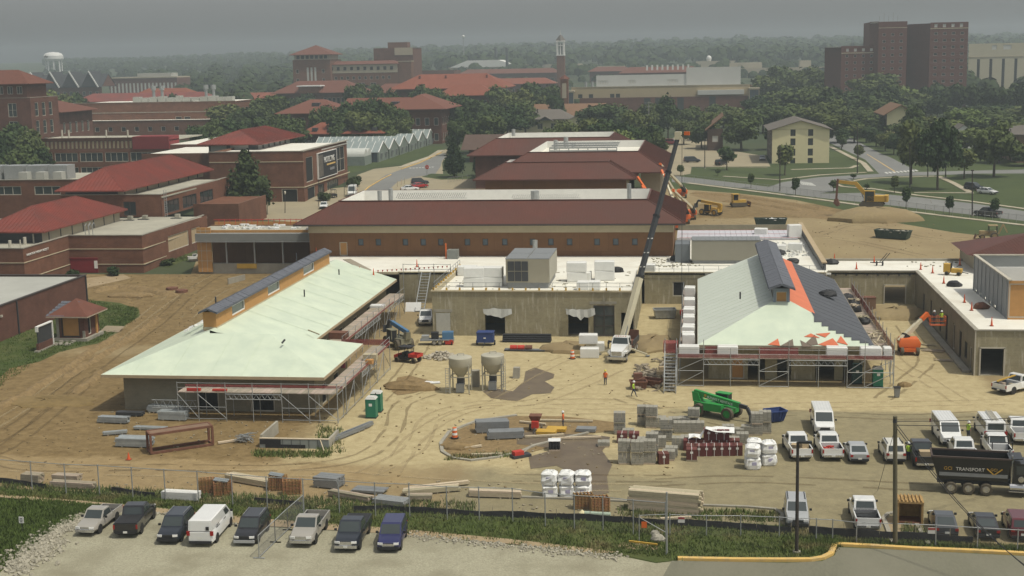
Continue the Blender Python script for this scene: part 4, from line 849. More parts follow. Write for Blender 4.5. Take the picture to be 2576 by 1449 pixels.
facade(O_,(-122,328),(-97.6,328),3.0,16.2,[(18.5,22.6,.2,3.9,'dark')],BRK);facade(O_,(-97.6,328),(-98.1,373),3.0,16.2,[(2.5,9,5.2,11.5,'dark'),(33,42,5.2,12,'dark',2,2),(3,10,.2,3.8,'dark'),(13,19,.8,3.6,'win_d',4,1),(22,34,.8,3.6,'win_d',6,1)],BRK);facade(O_,(-122,373),(-122,328),3,16.2,[],BRK)
MB().box(-122,-97.8,328.2,373,15.3,15.6).build('roof',ROOFW,O_);MB().box(-122.1,-97.4,327.9,328.4,16.2,16.4).box(-98.4,-97.4,328.4,373,16.2,16.4).build('coping',CONC,O_)
MB().box(-122,-97.5,327.9,328,13.6,13.8).box(-122,-97.5,327.9,328,7.2,7.4).box(-97.6,-97.4,328,373,7.2,7.4).build('string_course',BAND,O_)
facade(O_,(-129,347),(-116,347),15,17.2,[(0.5,5,.3,1.8,'pale'),(6,11,.3,1.8,'pale')],DKST);facade(O_,(-116,347),(-116,380),15,17.2,[(2+i*5,6+i*5,.3,1.8,'pale')for i in range(6)],DKST)
hip(O_,-131.5,-113.5,344.5,385,17.2,3.3,REDM,inset=9,axis='y',seams=.9,sc_=(.1,.12))
facade(O_,(-150,352),(-122,352),4,14.5,[],BRK);MB().box(-150,-122,352.2,385,13.8,14.1).build('roof',ROOFW,O_)
bn=tag(MB().box(-97.75,-97.45,341,359.3,8.2,14.7).build('banner',BLACKP),'large black banner with white lettering on the brick wall','banner')
bt=MB().box(-97.5,-97.38,341,345.6,8.6,14.2).build('photo_figure',mat('banner_figure',(.12,.105,.085),.7,.5,.8),bn)
b=MB();b.box(-97.8,-97.35,340.8,341,8.1,14.8).box(-97.8,-97.35,359.3,359.5,8.1,14.8).box(-97.8,-97.35,341,359.3,14.7,14.85).box(-97.8,-97.35,341,359.3,8.05,8.2).build('frame',WHITE,bn)
t_=text(bn,'PROTECTING',2.1,(-97.36,346.4,12.0),(PI/2,0,PI/2),WHITE,.03);t_.scale=(.82,1,1)
MB().box(-97.42,-97.34,349,357.5,11.1,11.5).build('yellow_line',YEL,bn);MB().box(-97.42,-97.34,352,356.5,9.6,10.3).build('small_line',mat('grey_print',(.2,.2,.2),.8),bn)
P_=thing('ribbon_window_building','long brick building with ribbon windows and slatted top storey','building')
facade(P_,(-206,392),(-158,392),4,16.6,[(3+i*8.1,10.4+i*8.1,5.5,8.3,'win',4,1)for i in range(5)]+[(3+i*8.1,10.4+i*8.1,1.6,3.9,'win',4,1)for i in range(5)]+[(.6+i*1.33,1.6+i*1.33,9.4,11.9,'ply_d')for i in range(27)],BRK)
MB().box(-206,-158,392.2,420,15.6,15.9).build('roof',ROOFG,P_);MB().box(-206,-158,391.8,392.3,16.6,16.8).build('coping',BRKD,P_)
MB().box(-169.5,-158,391.6,400,13.2,17.0).build('red_cladding',mat('red_cladding',(.20,.03,.03),.8,.1,.6),P_);MB().box(-158,-140,392.5,430,4,14.4).build('east_range',BRK,P_);MB().box(-157.9,-140.1,392.6,430,14.4,14.5).build('east_roof',ROOFW,P_)
for i,u in enumerate((69,157,174,268,322)):p=aty(u,350-i*.6,398);MB().tube((p.x,p.y,15.9),(p.x,p.y,aty(u,327,398).z),.28,8).build('roof_stack',FRAME,P_)
Q_=thing('tiered_brick_block','broad tiered brick block with pale roof plant and string courses','building')
facade(Q_,(-277,560),(-196,560),4,14.8,[(6+i*6,8+i*6,6.2,8.2,'dark')for i in range(11)]+[(72,76,5,8.5,'dark')],BRK);MB().box(-277,-196,560.2,582,14.0,14.3).build('roof',ROOFW,Q_);MB().box(-277,-196,559.8,560.4,14.8,15.0).build('coping',CONC,Q_)
facade(Q_,(-281,582),(-203,582),10,22,[(66+i*2.2,67.8+i*2.2,6,8.4,'win')for i in range(5)]+[(50,53,3,5.5,'dark'),(54,57,3,5.5,'dark')],BRK);MB().box(-281,-203,582.2,625,21.2,21.5).build('roof',ROOFW,Q_);MB().box(-281,-203,581.8,582.4,22,22.2).box(-281,-203,581.85,582,17.4,17.7).build('coping',CONC,Q_)
facade(Q_,(-203,582),(-203,640),8,22,[(4+i*5,7+i*5,8,11,'win')for i in range(8)],BRK)
b=MB();r_=random.Random(12)
for i in range(12):x=-254+i*4;b.boxc((x,596,22.6+r_.uniform(0,.5)),(r_.uniform(2,3.8),4,r_.uniform(1.6,3)))
b.build('roof_plant',ROOFL,Q_,kind='stuff')
for x in(-247,-243,-222,-218.5):MB().tube((x,598,22),(x,598,28.6),.7,8).tube((x,598,27),(x,598,29),1.2,8).build('exhaust_stack',GALV,Q_)
R1=thing('red_roofed_range','long red-roofed range behind the tiered brick block','building');facade(R1,(-362,762),(-282,762),5,18,[(4+i*6,7+i*6,5,9,'win')for i in range(12)],BRKD);hip(R1,-364,-280,758,784,18,4.5,REDM,inset=8)
hip(R1,-340,-300,786,806,20,4.5,TILEO,inset=8)
LT=thing('corner_tower_block','brick block with stone bands and red roof at the far left edge','building')
block(LT,-250,-221,430,450,4,28.3,BRKD,front=[(6.5+i*7.2,9.6+i*7.2,z,z+4.6,'win',2,2)for i in range(3)for z in(6,12,18)],right=[(3+i*5,5.4+i*5,z,z+4.6,'win',1,2)for i in range(3)for z in(6,12,18)],roof=ROOFG,parapet=.6)
block(LT,-250,-224,434,448,28.3,33,BRKD,front=row(7,2,3.4,2.0,1.2,2.6),roof=ROOFG,cap=None,parapet=.2);hip(LT,-252,-222,432,450,33,4.6,TILE,inset=8)
LH=thing('hip_roofed_hall','brick hall with dark red hip roof beside the corner tower','building')
block(LH,-258,-232,472,500,4,22,BRKD,front=row(6,4,3.6,1.9,10,4)+row(6,4,3.6,1.9,4,3.4),right=row(5,3,5,2,10,4),roof=ROOFG,cap=None);hip(LH,-260,-230,470,502,22,5.2,TILE)
DO=thing('gabled_dormitory','dark dormitory row with steep gables and white bargeboards far left','building')
facade(DO,(-540,950),(-432,950),8,24,[(3+i*5,5.2+i*5,z,z+3,'win')for i in range(21)for z in(4,9.5)],BRKD);gable(DO,-540,-432,950,975,24,9,mat('dark_slate',(.05,.052,.056),.9,.1,.5),'x',BRKD)
for i in range(7):
 x=-536+i*15;MB().add([(x,946,24),(x+13,946,24),(x+6.5,946,35),(x,962,24),(x+13,962,24),(x+6.5,966,35)],[(0,1,2),(0,2,5,3),(2,1,4,5)]).build('gable_roof',mat('dark_slate',(.05,.052,.056),.9,.1,.5),DO)
 MB().bar((x+6.5,945.6,35.3),(x+13.4,945.6,23.6),.7,.8).build('bargeboard',WHITE,DO)
 if i==3:MB().bar((x+6.5,945.6,35.3),(x-.4,945.6,23.6),.7,.8).build('bargeboard',WHITE,DO);MB().box(x+.4,x+12.6,945.4,946.2,8,24.1).add([(x+.4,945.9,24),(x+12.6,945.9,24),(x+6.5,945.9,34)],[(0,1,2)]).build('gable_wall',BRK,DO)
wt=thing('water_tower','white pillared water tower on the skyline at far left','water tower',(-935,1900,24))
MB().lathe([(2,24),(12.6,24.6),(14,27),(14,31.5),(12,34.5),(7,36.3),(.1,37)],n=28).build('tank',WHITE,wt)
for i in range(8):a=PI/8+i*PI/4;MB().tube((11*math.cos(a),11*math.sin(a),-6),(11*math.cos(a),11*math.sin(a),25),.85,8).build('leg',WHITE,wt)
MB().tube((0,0,-6),(0,0,25),1.6,10).build('riser',WHITE,wt)
b=MB();EMB=mat('emblem_brown',(.16,.13,.09),.7,.1)
for i in range(5):a=R(236+i*6);b.boxc((14.1*math.cos(a),14.1*math.sin(a),29.8+(i%3)*.5),(1.5,.3,3.2-.3*i),rz=a+PI/2)
b.build('emblem',EMB,wt)
def far_block(name,label,cat,x0,x1,y0,y1,z0,z1,m,n=0,rows=((.3,.2),),roofm=ROOFL,extra=None,kind='dark',wfrac=.5):
 t=thing(name,label,cat);H_=z1-z0
 fr=[((x1-x0)*(i+.5-wfrac/2)/n,(x1-x0)*(i+.5+wfrac/2)/n,H_*a,H_*(a+h),kind)for i in range(n)for a,h in rows]if n else[]
 block(t,x0,x1,y0,y1,z0,z1,m,front=fr,roof=roofm,cap=None,parapet=.4);return t
gb=far_block('flat_roofed_hall','hazy grey stone hall with tall pale windows among trees far left','building',-493,-433,1100,1130,12,28,BRKD,18,((.25,.5),),kind='pale');MB().box(-493,-433,1099.5,1130,28,29).build('cornice',LIME,gb);MB().box(-470,-440,1105,1120,29,32).build('penthouse',ROOFL,gb)
D1=thing('towered_brick_hall','large brick hall with arcaded corner tower and oculus windows','building')
b1=[(3+i*4.1,4.6+i*4.1,24.2,26.6,'dark')for i in range(12)];b2=[(3+i*4.1,5.0+i*4.1,18.2,20.4,'dark')for i in range(12)];b3=[(4+i*8,8+i*8,8,16,'dark',2,3)for i in range(5)]
facade(D1,(-255,902),(-200,902),8,36.4,b1+b2+b3,BRK);MB().box(-255,-200,901.8,902,30.6,36.4).build('pale_attic',LIME,D1);b=MB()
for i in range(11):b.lathe([(1.0,0),(.9,.1)],n=10)if False else b.boxc((-250+i*4.6,901.7,33.6),(1.9,.3,2.2))
b.build('oculus_windows',DARK,D1,kind='stuff');hip(D1,-256,-199,901,925,36.4,2.2,TILE,inset=6)
facade(D1,(-271,897),(-245,897),8,40,[(2+i*4.5,4+i*4.5,z,z+2.6,'dark')for i in(0,4)for z in(6,11,17,23)]+[(9.5+i*2.6,11+i*2.6,6,27,'pale')for i in range(3)],BRK);facade(D1,(-245,897),(-245,925),8,40,[],BRK)
MB().box(-270,-246,898,922,40,43.4).build('belvedere',LIME,D1);b=MB()
for i in range(7):b.box(-268.5+i*3.2,-266.4+i*3.2,897.9,898,40.6,42.9)
b.build('belvedere_openings',DARK,D1,kind='stuff');hip(D1,-273,-243,895,925,43.4,6.4,TILE)
facade(D1,(-224,935),(-196,935),8,47,[],BRKD);facade(D1,(-196,935),(-196,965),8,47,[],BRKD);MB().box(-224,-196,935.2,965,46.4,46.8).build('roof',ROOFL,D1);MB().box(-216,-202,945,955,46.8,51).build('penthouse',BRKD,D1);MB().box(-209,-196.2,934.7,935,42,47.1).build('pale_panel',LIME,D1)
MB().box(-199.8,-191,904,912,8,37.5).build('stair_turret',BRK,D1);MB().box(-200,-190.8,903.8,912.2,37.5,38).build('turret_cap',LIME,D1)
rr=thing('pavilion_hall','red tile-roofed pavilion hall with pale clock bay mid-left','building');facade(rr,(-241,762),(-192,762),6,21,[(2+i*2.4,3.9+i*2.4,7,12,'pale')for i in range(6)]+[(20,23.5,8,13,'red')]+[(28+i*2.6,30+i*2.6,8,12,'dark')for i in range(7)],BRK);hip(rr,-243,-190,758,790,21,6.6,TILE,inset=12);MB().box(-226,-214,757,765,21,24.6).build('centre_bay',BRK,rr);MB().box(-227,-213,756.5,766,24.6,25.2).build('bay_cap',WHITE,rr);hip(rr,-190,-160,775,800,20,5,TILE,inset=8)
r2_=thing('orange_roofed_hall','large hall with bright orange-red tiled hip roof','building');facade(r2_,(-157,703),(-101,703),6,23.5,[(3+i*4,5+i*4,9,12.5,'pale')for i in range(13)],BRKD);hip(r2_,-160,-98,698,738,23.5,7.2,TILEO,inset=13);facade(r2_,(-128,672),(-102,672),6,20.5,[(2+i*4,4+i*4,9,12,'win')for i in range(6)],BRKD);hip(r2_,-130,-99,668,690,20.5,5.2,TILEO,inset=9)
for x in(-146,-132,-110):MB().boxc((x,712,29.2),(1,1,1.6)).build('roof_vent',TILEB,r2_)
r3_=thing('brown_roofed_hall','three-storey brick hall with brown-red hip roofs behind greenhouses','building')
facade(r3_,(-162,522),(-140,522),5,18.5,[(2+i*4,4+i*4,z,z+2.6,'win')for i in range(5)for z in(4,9)],BRKD);hip(r3_,-165,-137,518,545,18.5,5,TILEB,inset=11);facade(r3_,(-140,530),(-116,530),5,19,[],BRKD);hip(r3_,-142,-112,528,546,19,4.6,TILEB,inset=2)
facade(r3_,(-118,520),(-98.5,520),5,19.5,[(2+i*3.6,3.8+i*3.6,z,z+3,'win')for i in range(5)for z in(2,8)],BRKD);facade(r3_,(-98.5,520),(-98.5,550),5,19.5,[(2+i*4,4+i*4,z,z+3,'win')for i in range(6)for z in(2,8)],BRKD);hip(r3_,-121,-96,517,553,19.5,5.4,TILEB)
for x in(-150,-133,-118):MB().boxc((x,526,21.6),(3,3,1.4)).build('dormer',DKST,r3_)
og=thing('orange_gable_house','low orange tiled roof with dormers behind the greenhouses','building');facade(og,(-142,482),(-114,482),5,12.6,row(7,2,3.8,1.8,3.5,2),BRKD);hip(og,-144,-112,478,500,12.6,3.6,TILEO,inset=6)
for i in range(5):MB().boxc((-138+i*5.6,481,14),(1.8,2.4,1.2)).build('dormer',DKST,og)
MB().tube((-118.5,489,15.5),(-118.5,489,18),.5,8).build('chimney',CONC,og)
ar=thing('arena','pale arched-roof arena on the horizon left of the bell tower','building');MB().box(-275,-200,1500,1560,12,29.5).build('wall',LIME,ar);MB().loft([[(-272,1498,29.5),(-272,1562,29.5),(-272,1562,30),(-272,1498,30)],[(-253,1498,29.5),(-253,1562,29.5),(-253,1562,37),(-253,1498,37)],[(-218,1498,29.5),(-218,1562,29.5),(-218,1562,37),(-218,1498,37)],[(-200,1498,29.5),(-200,1562,29.5),(-200,1562,31),(-200,1498,31)]]).build('roof',WHITE,ar)
far_block('long_pale_shed','long pale shed on the horizon right of the arena','building',-200,-130,1520,1560,12,31,LIME)
for i,(nm,lb,x0,x1,y,z1,h,m_)in enumerate((('far_red_roof_hall','hazy red-roofed hall below the arena',-215,-125,1230,25,4,TILE),('far_red_roof_hall','hazy red roof just left of the bell tower foot',-150,-104,980,20,4,TILEO),('far_red_roof_hall','hazy red-roofed hall right of the bell tower',-98,-60,1250,25,4,TILE),('far_red_roof_hall','hazy long red roof with white vents above the pale panel building',-60,2,1080,25,4.5,TILE),('far_red_roof_hall','low red roof right of the pale panel building',25,70,900,15,3,REDM),('far_red_roof_hall','hazy red roof at the left behind ribbon-window building',-262,-222,900,20,4,TILE),('far_red_roof_hall','small hazy red roof left of the towered brick hall',-300,-262,830,16,4,TILEO),('far_red_roof_hall','dark red roofed hall above the orange-roofed hall',-170,-140,1000,20,4,BRNM))):
 t=thing(nm,lb,'building');facade(t,(x0,y),(x1,y),6,z1,[((x1-x0)*(j+.3)/9,(x1-x0)*(j+.65)/9,(z1-6)*.45,(z1-6)*.75,'dark')for j in range(9)],BRKD);hip(t,x0-2,x1+2,y-2,y+22,z1,h,m_,inset=8)
 if i==3:
  for j in range(9):MB().box(-40+j*4,-38.6+j*4,y-4,y-3,27,31).build('roof_vent',WHITE,t)
far_block('dark_flat_block','dark maroon flat block in front of the arena','building',-222,-188,1050,1080,8,30,BRKD)
far_block('low_pale_block','low pale block with dark windows right of the bell tower','building',-98,-72,1350,1380,12,29,LIME,6)
for x,y,z,lb in((-300,1750,66,'thin lattice mast with white top on the skyline'),(-118*2,1600,52,'slim dark chimney stack right of the towered hall'),(-206,1480,50,'second dark chimney stack near the arena')):
 t=thing('chimney_stack' if 'stack' in lb else 'mast',lb,'chimney' if 'stack' in lb else 'mast',(x,y,T(y)-4));MB().tube((0,0,0),(0,0,z-T(y)+4),1.6 if 'stack' in lb else .7,8).build('shaft',DKST if 'stack' in lb else GALV,t)
 if 'mast' in lb:MB().lathe([(.1,0),(2,1),(2,2.5),(.1,3.5)],(0,0,z-T(y)+4)).build('beacon',WHITE,t)
bt=thing('bell_tower','slender brick bell tower with white open belfry and spire','bell tower',(-105.3,1060,9))
MB().box(-3,3,-3,3,-6,30.6).build('brick_shaft',BRK,bt);MB().box(-3.3,3.3,-3.3,3.3,30.6,31.4).build('cornice',WHITE,bt)
for sx in(-1,1):
 for sy in(-1,1):MB().box(sx*2.5-.55,sx*2.5+.55,sy*2.5-.55,sy*2.5+.55,31.4,41).build('belfry_pier',WHITE,bt)
MB().box(-.4,.4,-2.7,-2.3,31.4,40).build('mullion',WHITE,bt);MB().box(-1.2,1.2,-1.2,1.2,31.4,40).build('belfry_core',mat('grey_core',(.25,.25,.24)),bt);MB().box(-2.9,2.9,-2.9,2.9,38,38.6).build('transom',WHITE,bt);MB().box(-3.3,3.3,-3.3,3.3,41,42.2).build('cornice',WHITE,bt)
MB().lathe([(4.0,0),(1.3,3.6),(.5,4.2)],(0,0,42.2),4).build('spire',SHING,bt);MB().tube((0,0,46),(0,0,50),.35,6,.08).build('finial',WHITE,bt)
ct=thing('small_brick_tower','small brick chimney tower beside the beige building','tower',(-63,650,7));MB().box(-1.8,1.8,-1.8,1.8,-3,21).build('shaft',BRK,ct);MB().lathe([(2.8,0),(.1,2)],(0,0,21),4).build('cap',TILE,ct);MB().box(-1.0,1.0,-1.86,-1.8,12,19).build('louvre',LIME,ct)
bg=thing('beige_panel_building','long beige building with pale metal upper storey and glazed corners','building')
facade(bg,(-62,722),(26,722),4,16.2,[(34+i*5.8,37.4+i*5.8,2,12.2,'win_d',2,5)for i in(0,1,2,3)]+[(68,71.4,1,12.6,'win_d',2,6)],BRKD)
facade(bg,(-66.5,724),(27,724),16.2,22.2,[(3.5,5.8,.4,2.4,'win_d'),(9.2,11.5,.4,2.4,'win_d'),(20.5,22.8,.4,2.4,'win_d'),(23.5,25.8,.4,2.4,'win_d')],BEIGE)
MB().box(-66.5,27,724.2,760,21.4,21.7).build('roof',ROOFL,bg);MB().box(-66.6,27.1,723.8,724.3,22.2,22.5).build('coping',LIME,bg)
facade(bg,(-54,734),(-6,734),21.5,28.2,[(1+i*1.4,2.2+i*1.4,2,4,'pale')for i in range(4)]+[(17+i*1.4,18.2+i*1.4,2.2,4,'pale')for i in range(3)]+[(38+i*1.4,39.2+i*1.4,2.2,4,'pale')for i in range(4)],PALEG);MB().box(-54,-6,734.2,750,27.8,28.0).build('roof',ROOFL,bg)
facade(bg,(-6,733.5),(22.5,733.5),21.5,31.6,[],PALEG);facade(bg,(22.5,733.5),(22.5,752),21.5,31.6,[],PALEG);MB().box(-6,22.5,733.7,752,31.2,31.4).build('roof',ROOFL,bg)
for x in(-70,26.5):facade(bg,(x,719),(x+5.2,719),4,20,[(.3,4.9,.4,15.6,'blue_d',3,6)],LIME);MB().box(x-.2,x+5.4,718.6,724,20,20.8).build('corner_cap',LIME,bg)
MB().box(0,24,721.5,724,17.4,19.8).build('pale_canopy',PALEG,bg)
for x in(-59,-55.6):MB().tube((x,727,21.6),(x,727,25),.7,8).build('roof_vent',GALV,bg)
fl=thing('limestone_block','long pale limestone block with dark window bays, far right of centre','building');facade(fl,(-6,1300),(135,1300),8,25,[(4+i*18,16+i*18,5,12,'dark',4,1)for i in range(8)],LIME);MB().box(-6,135,1300.2,1340,24,24.4).build('roof',ROOFL,fl);MB().box(30,60,1310,1330,24.4,30).box(95,105,1308,1325,24.4,31).build('penthouse',LIME,fl)
dm=thing('radome','white radar dome on the horizon right of centre','radome',(12,1500,31));MB().lathe([(2,0),(2.4,1),(2.9,3),(2.4,5),(1.2,6),(.1,6.3)],n=16).build('dome',WHITE,dm);MB().box(-14,40,-4,10,-20,.2).build('building_block',LIME,dm)
dt=thing('brick_dormitory_tower','tall dark brick dormitory tower cluster at upper right','building')
def grid(L,n,rows,z0,dz,w,h,x0=3):return[(x0+i*(L-2*x0)/(n-1)-w/2,x0+i*(L-2*x0)/(n-1)+w/2,z0+j*dz,z0+j*dz+h,'dark')for i in range(n)for j in range(rows)]
DT=brickmat('tower_brick',(.135,.055,.042),(.12,.05,.038),(.13,.06,.05),.8,.4,.02,var=.06)
facade(dt,(69.3,772),(77,760),4,41,[],DT);facade(dt,(77,760),(96,760),4,41.2,grid(19,4,9,3,3.5,1.5,1.5)+[(2.5+i*4.2,4+i*4.2,34.2,35.8,'pale')for i in range(4)],DT);MB().box(69.3,96,760.2,785,40.6,40.9).build('roof',ROOFL,dt)
facade(dt,(92,763),(96,757),4,53.8,[],DT);facade(dt,(96,757),(110.9,757),4,53.6,grid(14.9,3,11,6,3.6,1.7,1.5),DT);facade(dt,(110.9,757),(110.9,790),4,53.6,[],DT);facade(dt,(92,790),(92,763),4,53.6,[],DT);MB().box(92.2,110.8,757.2,790,53,53.3).build('roof',ROOFL,dt)
facade(dt,(109,775),(123,758),4,52.2,[],DT);facade(dt,(123,758),(142.6,758),4,52.6,grid(19.6,4,11,6,3.6,1.9,1.5)+[(2+i*4.4,3.7+i*4.4,46,47.8,'pale')for i in range(4)],DT);facade(dt,(142.6,758),(142.6,790),4,52.6,[],DT);MB().box(112,142.4,770,790,51.9,52.2).build('roof',ROOFL,dt)
MB().box(77,96,759.9,760,37.2,37.6).box(96,110.8,756.9,757,50.2,50.5).box(123,142.6,757.9,758,47.0+2.2,49.6).build('string_course',BAND,dt)
for i in range(5):MB().tube((98+i*2.4,770,53),(98+i*2.4,770,57+(i%2)*1.6),.12,5).build('antenna',GALV,dt)
st=thing('striped_slab','cream slab block with tall dark vertical window strips at right edge','building')
facade(st,(170,900),(220,900),4,41.6,[(5.2+i*7.6,7.2+i*7.6,9,28,'dark')for i in range(4)]+[(36+i*2.4,37.4+i*2.4,9,30,'dark')for i in range(6)]+[(14,17,33.5,36.5,'pale'),(21,26,33.5,36.5,'pale')],mat('cream_concrete',(.47,.43,.31),.9,.05,.3));MB().box(170,220,900.2,930,41,41.3).build('roof',ROOFL,st);MB().box(170,220,899.8,900,33,33.5).build('string_course',LIME,st)
cr=thing('cream_apartment_house','three-storey cream apartment house with grey gable roof','house')
facade(cr,(22.3,416),(39.2,416),4.6,15.4,[(5.4,6.9,z,z+2.1,'win_d')for z in(.1,2.9,6.0,8.9-.1)]+[(10.6,12.1,z,z+2.1,'win_d')for z in(.1,2.9,6.0,8.8)],CREAM);facade(cr,(39.2,416),(39.2,446),4.6,15.4,row(6,2,4.6,1.4,3,2,'win_d',1)+row(6,2,4.6,1.4,6.5,2,'win_d',1),CREAM)
facade(cr,(22.3,446),(22.3,416),4.6,15.4,[(2+i*5.5,5.4+i*5.5,z,z+2.3,'dark')for i in range(5)for z in(.3,3.4,6.6)],SHING);gable(cr,21.8,39.7,416,446,15.4,2.7,SHING,'y',CREAM,.7)
hs_=thing('tan_gable_house','tall pale house with brown gable roof among trees at right','house');facade(hs_,(70,522),(79,522),4,15,[],CREAM);facade(hs_,(70,548),(70,522),4,15,[(3,5,6,8.5,'dark'),(9,11,6,8.5,'dark')],SHING)
MB().slab([(68.5,520.5,14.6),(75,520.5,18.4),(75,550,18.4),(68.5,550,14.6)],.3).slab([(75,520.5,18.4),(80,520.5,15),(80,550,15),(75,550,18.4)],.3).build('roof',SHIN,hs_);MB().add([(70,522,15),(79,522,15),(75,522,18)],[(0,1,2)]).build('gable_wall',CREAM,hs_)
wh=thing('white_cottage','white cottage with paired windows half hidden by street trees','house');block(wh,84.5,91,468,478,4,11,WHITE,front=[(1,2.2,1.2,3,'win_d'),(3.4,4.8,1.2,3,'win_d',2,2),(1,2.2,4.5,6,'win_d')],cap=None);gable(wh,84.5,91,468,478,11,2.5,SHING,'y',WHITE)
b2_=thing('tan_brick_apartments','tan brick apartment block at the right edge behind trees','building');block(b2_,92,125,410,440,3,13.5,brickmat('tan_brick',(.22,.15,.09),(.20,.135,.08),(.2,.16,.12),.6,.2,.02),front=row(5,3,5.5,1.6,2,2.2,'win_d',1)+row(5,3,5.5,1.6,6,2.2,'win_d',1),left=row(4,3,6,1.6,2,2.2,'win_d',1));hip(b2_,91,126,409,441,13.5,3,SHING)
h1=thing('brown_bungalow','low brown house with long shingle roof left of the tree row','house');facade(h1,(-73,432),(-44,432),5,9.6,[(8,10,1.2,3.4,'win')],BRKD);gable(h1,-75,-43,430,448,9.6,4.2,mat('dark_shingle',(.10,.065,.05),.9,.12,.8),'x',BRKD)
h2=thing('grey_roof_house','house with grey hipped dormer roof behind the brown bungalow','house');facade(h2,(-80,560),(-55,560),5,13.2,row(4,3,5.6,2.2,4,2.4),CREAM);hip(h2,-83,-52,557,580,13.2,3.6,SHING,inset=5)
for x in(-73,-62):gable(h2,x-3,x+3,555,562,12.8,1.6,SHING,'y',DKST)
h3=thing('rust_roof_house','large house with rust-brown gable roof left of the tree row','house');facade(h3,(-72,600),(-42,600),5,13,[],CREAM);facade(h3,(-42,600),(-42,622),5,13,[],CREAM);gable(h3,-73,-41,599,623,13,4.6,SHIN,'x',CREAM,.8)
h4=thing('brown_gable_house','narrow brown house with rust gable end beside the far car park','house');facade(h4,(3.4,470),(8.6,470),5,13,[(1.6,3.6,3.5,5.6,'pale')],mat('brown_siding',(.10,.065,.05),.9,.1,1));facade(h4,(3.4,495),(3.4,470),5,13,[],BRKD);MB().slab([(2.6,468.8,12.6),(8.8,468.8,17.6),(8.8,496,17.6),(2.6,496,12.6)],.3).build('roof',SHIN,h4)
gh=thing('greenhouse_range','glass greenhouse range with six saw-tooth gables','greenhouse')
GLZ=mat('greenhouse_glass',(.24,.28,.265),.3,.15,.6,spec=.6);GLZD=mat('greenhouse_wall',(.20,.23,.20),.4,.2,.5,spec=.5)
for i in range(6):
 y0=434+i*15;xr_=-103.6+i*.25;xl=-116-i*9
 gable(gh,xl,xr_,y0,y0+14.7,8.6,3.2,GLZ,'x',GLZD,.0,'glass_roof');MB().box(xr_-.1,xr_,y0,y0+14.7,5,8.6).build('glass_wall',GLZD,gh)
 b=MB();n=int((xr_-xl)/2.2)
 for j in range(n+1):
  x=xl+(xr_-xl)*j/n;b.bar((x,y0,8.66),(x,y0+7.35,11.9),.12,.1);b.bar((x,y0+7.35,11.9),(x,y0+14.7,8.66),.12,.1)
 b.build('glazing_bars',WHITE,gh,kind='stuff');MB().bar((xr_+.05,y0,8.6),(xr_+.05,y0+7.35,11.85),.25,.25).bar((xr_+.05,y0+7.35,11.85),(xr_+.05,y0+14.7,8.6),.25,.25).build('gable_trim',WHITE,gh)
 for j in range(2):MB().boxc((xr_+.25,y0+3.6+j*7,7.2),(.3,1.6,1.9),ry=R(14)).build('fan_hood',STEEL,gh)
facade(gh,(-116,434),(-103.6,434),5,8.6,[(7.5,12,.3,3.4,'blue_d',3,2)],GLZD)
qh=thing('polytunnel','pale arched polytunnel in front of the greenhouse range','greenhouse')
for i in range(2):
 cx=424+i*4.6;b=MB();rings=[]
 for x in(-114.5,-105.2):rings.append([(x,cx+2.3*math.cos(PI*k/10),8.2+2.2*math.sin(PI*k/10))for k in range(11)])
 b.loft(rings);b.build('arched_roof',mat('polythene',(.52,.53,.48),.4,.06,.6),qh)
MB().box(-114.5,-105.2,421.6,431,5,8.2).build('side_wall',GLZD,qh)
# trees
def crown_mesh(name,n,size,lobes,m,seed,flat=.75,droop=0):
 """many leaf-clump faces through the volume of several lobes (unit height tree)"""
 r_=np.random.RandomState(seed);L=np.array(lobes);w_=L[:,3]*L[:,4];idx=r_.choice(len(L),n,p=w_/w_.sum());l=L[idx]
 d=r_.normal(size=(n,3));d/=np.linalg.norm(d,axis=1)[:,None];rad=(.35+.65*r_.rand(n)**.45)*(1+.12*r_.normal(size=n))
 c=l[:,:3]+d*rad[:,None]*np.stack([l[:,3],l[:,3],l[:,4]],1)
 nr=d*.9+r_.normal(size=(n,3))*.55+np.array([0,0,.35]);nr/=np.linalg.norm(nr,axis=1)[:,None]
 a=np.cross(nr,r_.normal(size=(n,3)));a/=np.linalg.norm(a,axis=1)[:,None];b_=np.cross(nr,a);s=size*(.6+.8*r_.rand(n))[:,None]
 q=np.stack([c-a*s-b_*s*.55,c+a*s*.9-b_*s*.7,c+a*s*.7+b_*s*.8,c-a*s*.8+b_*s*.6],1)
 q[:,3,2]-=droop*s[:,0]
 me=bpy.data.meshes.new(name);me.vertices.add(4*n);me.vertices.foreach_set('co',q.reshape(-1).astype(np.float32));me.loops.add(4*n);me.loops.foreach_set('vertex_index',np.arange(4*n,dtype=np.int32))
 me.polygons.add(n);me.polygons.foreach_set('loop_start',np.arange(0,4*n,4,dtype=np.int32));me.polygons.foreach_set('loop_total',np.full(n,4,dtype=np.int32));me.materials.append(m);me.update(calc_edges=True);return me
def trunk_mesh(h,r,m,seed,limbs=5):
 r_=random.Random(seed);b=MB();b.smooth=True;b.tube((0,0,-.02),(0.01,0,h),r,7,r*.6)
 for i in range(limbs):
  a=2*PI*i/limbs+r_.uniform(-.4,.4);z=h*r_.uniform(.7,1);e=(math.cos(a)*.22,math.sin(a)*.22,z+r_.uniform(.15,.35));b.tube((0.01,0,z),e,r*.45,5,r*.12)
 b.tube((.01,0,h*.95),(0,.02,.85),r*.55,5,r*.1);return b.mesh('trunk',m)
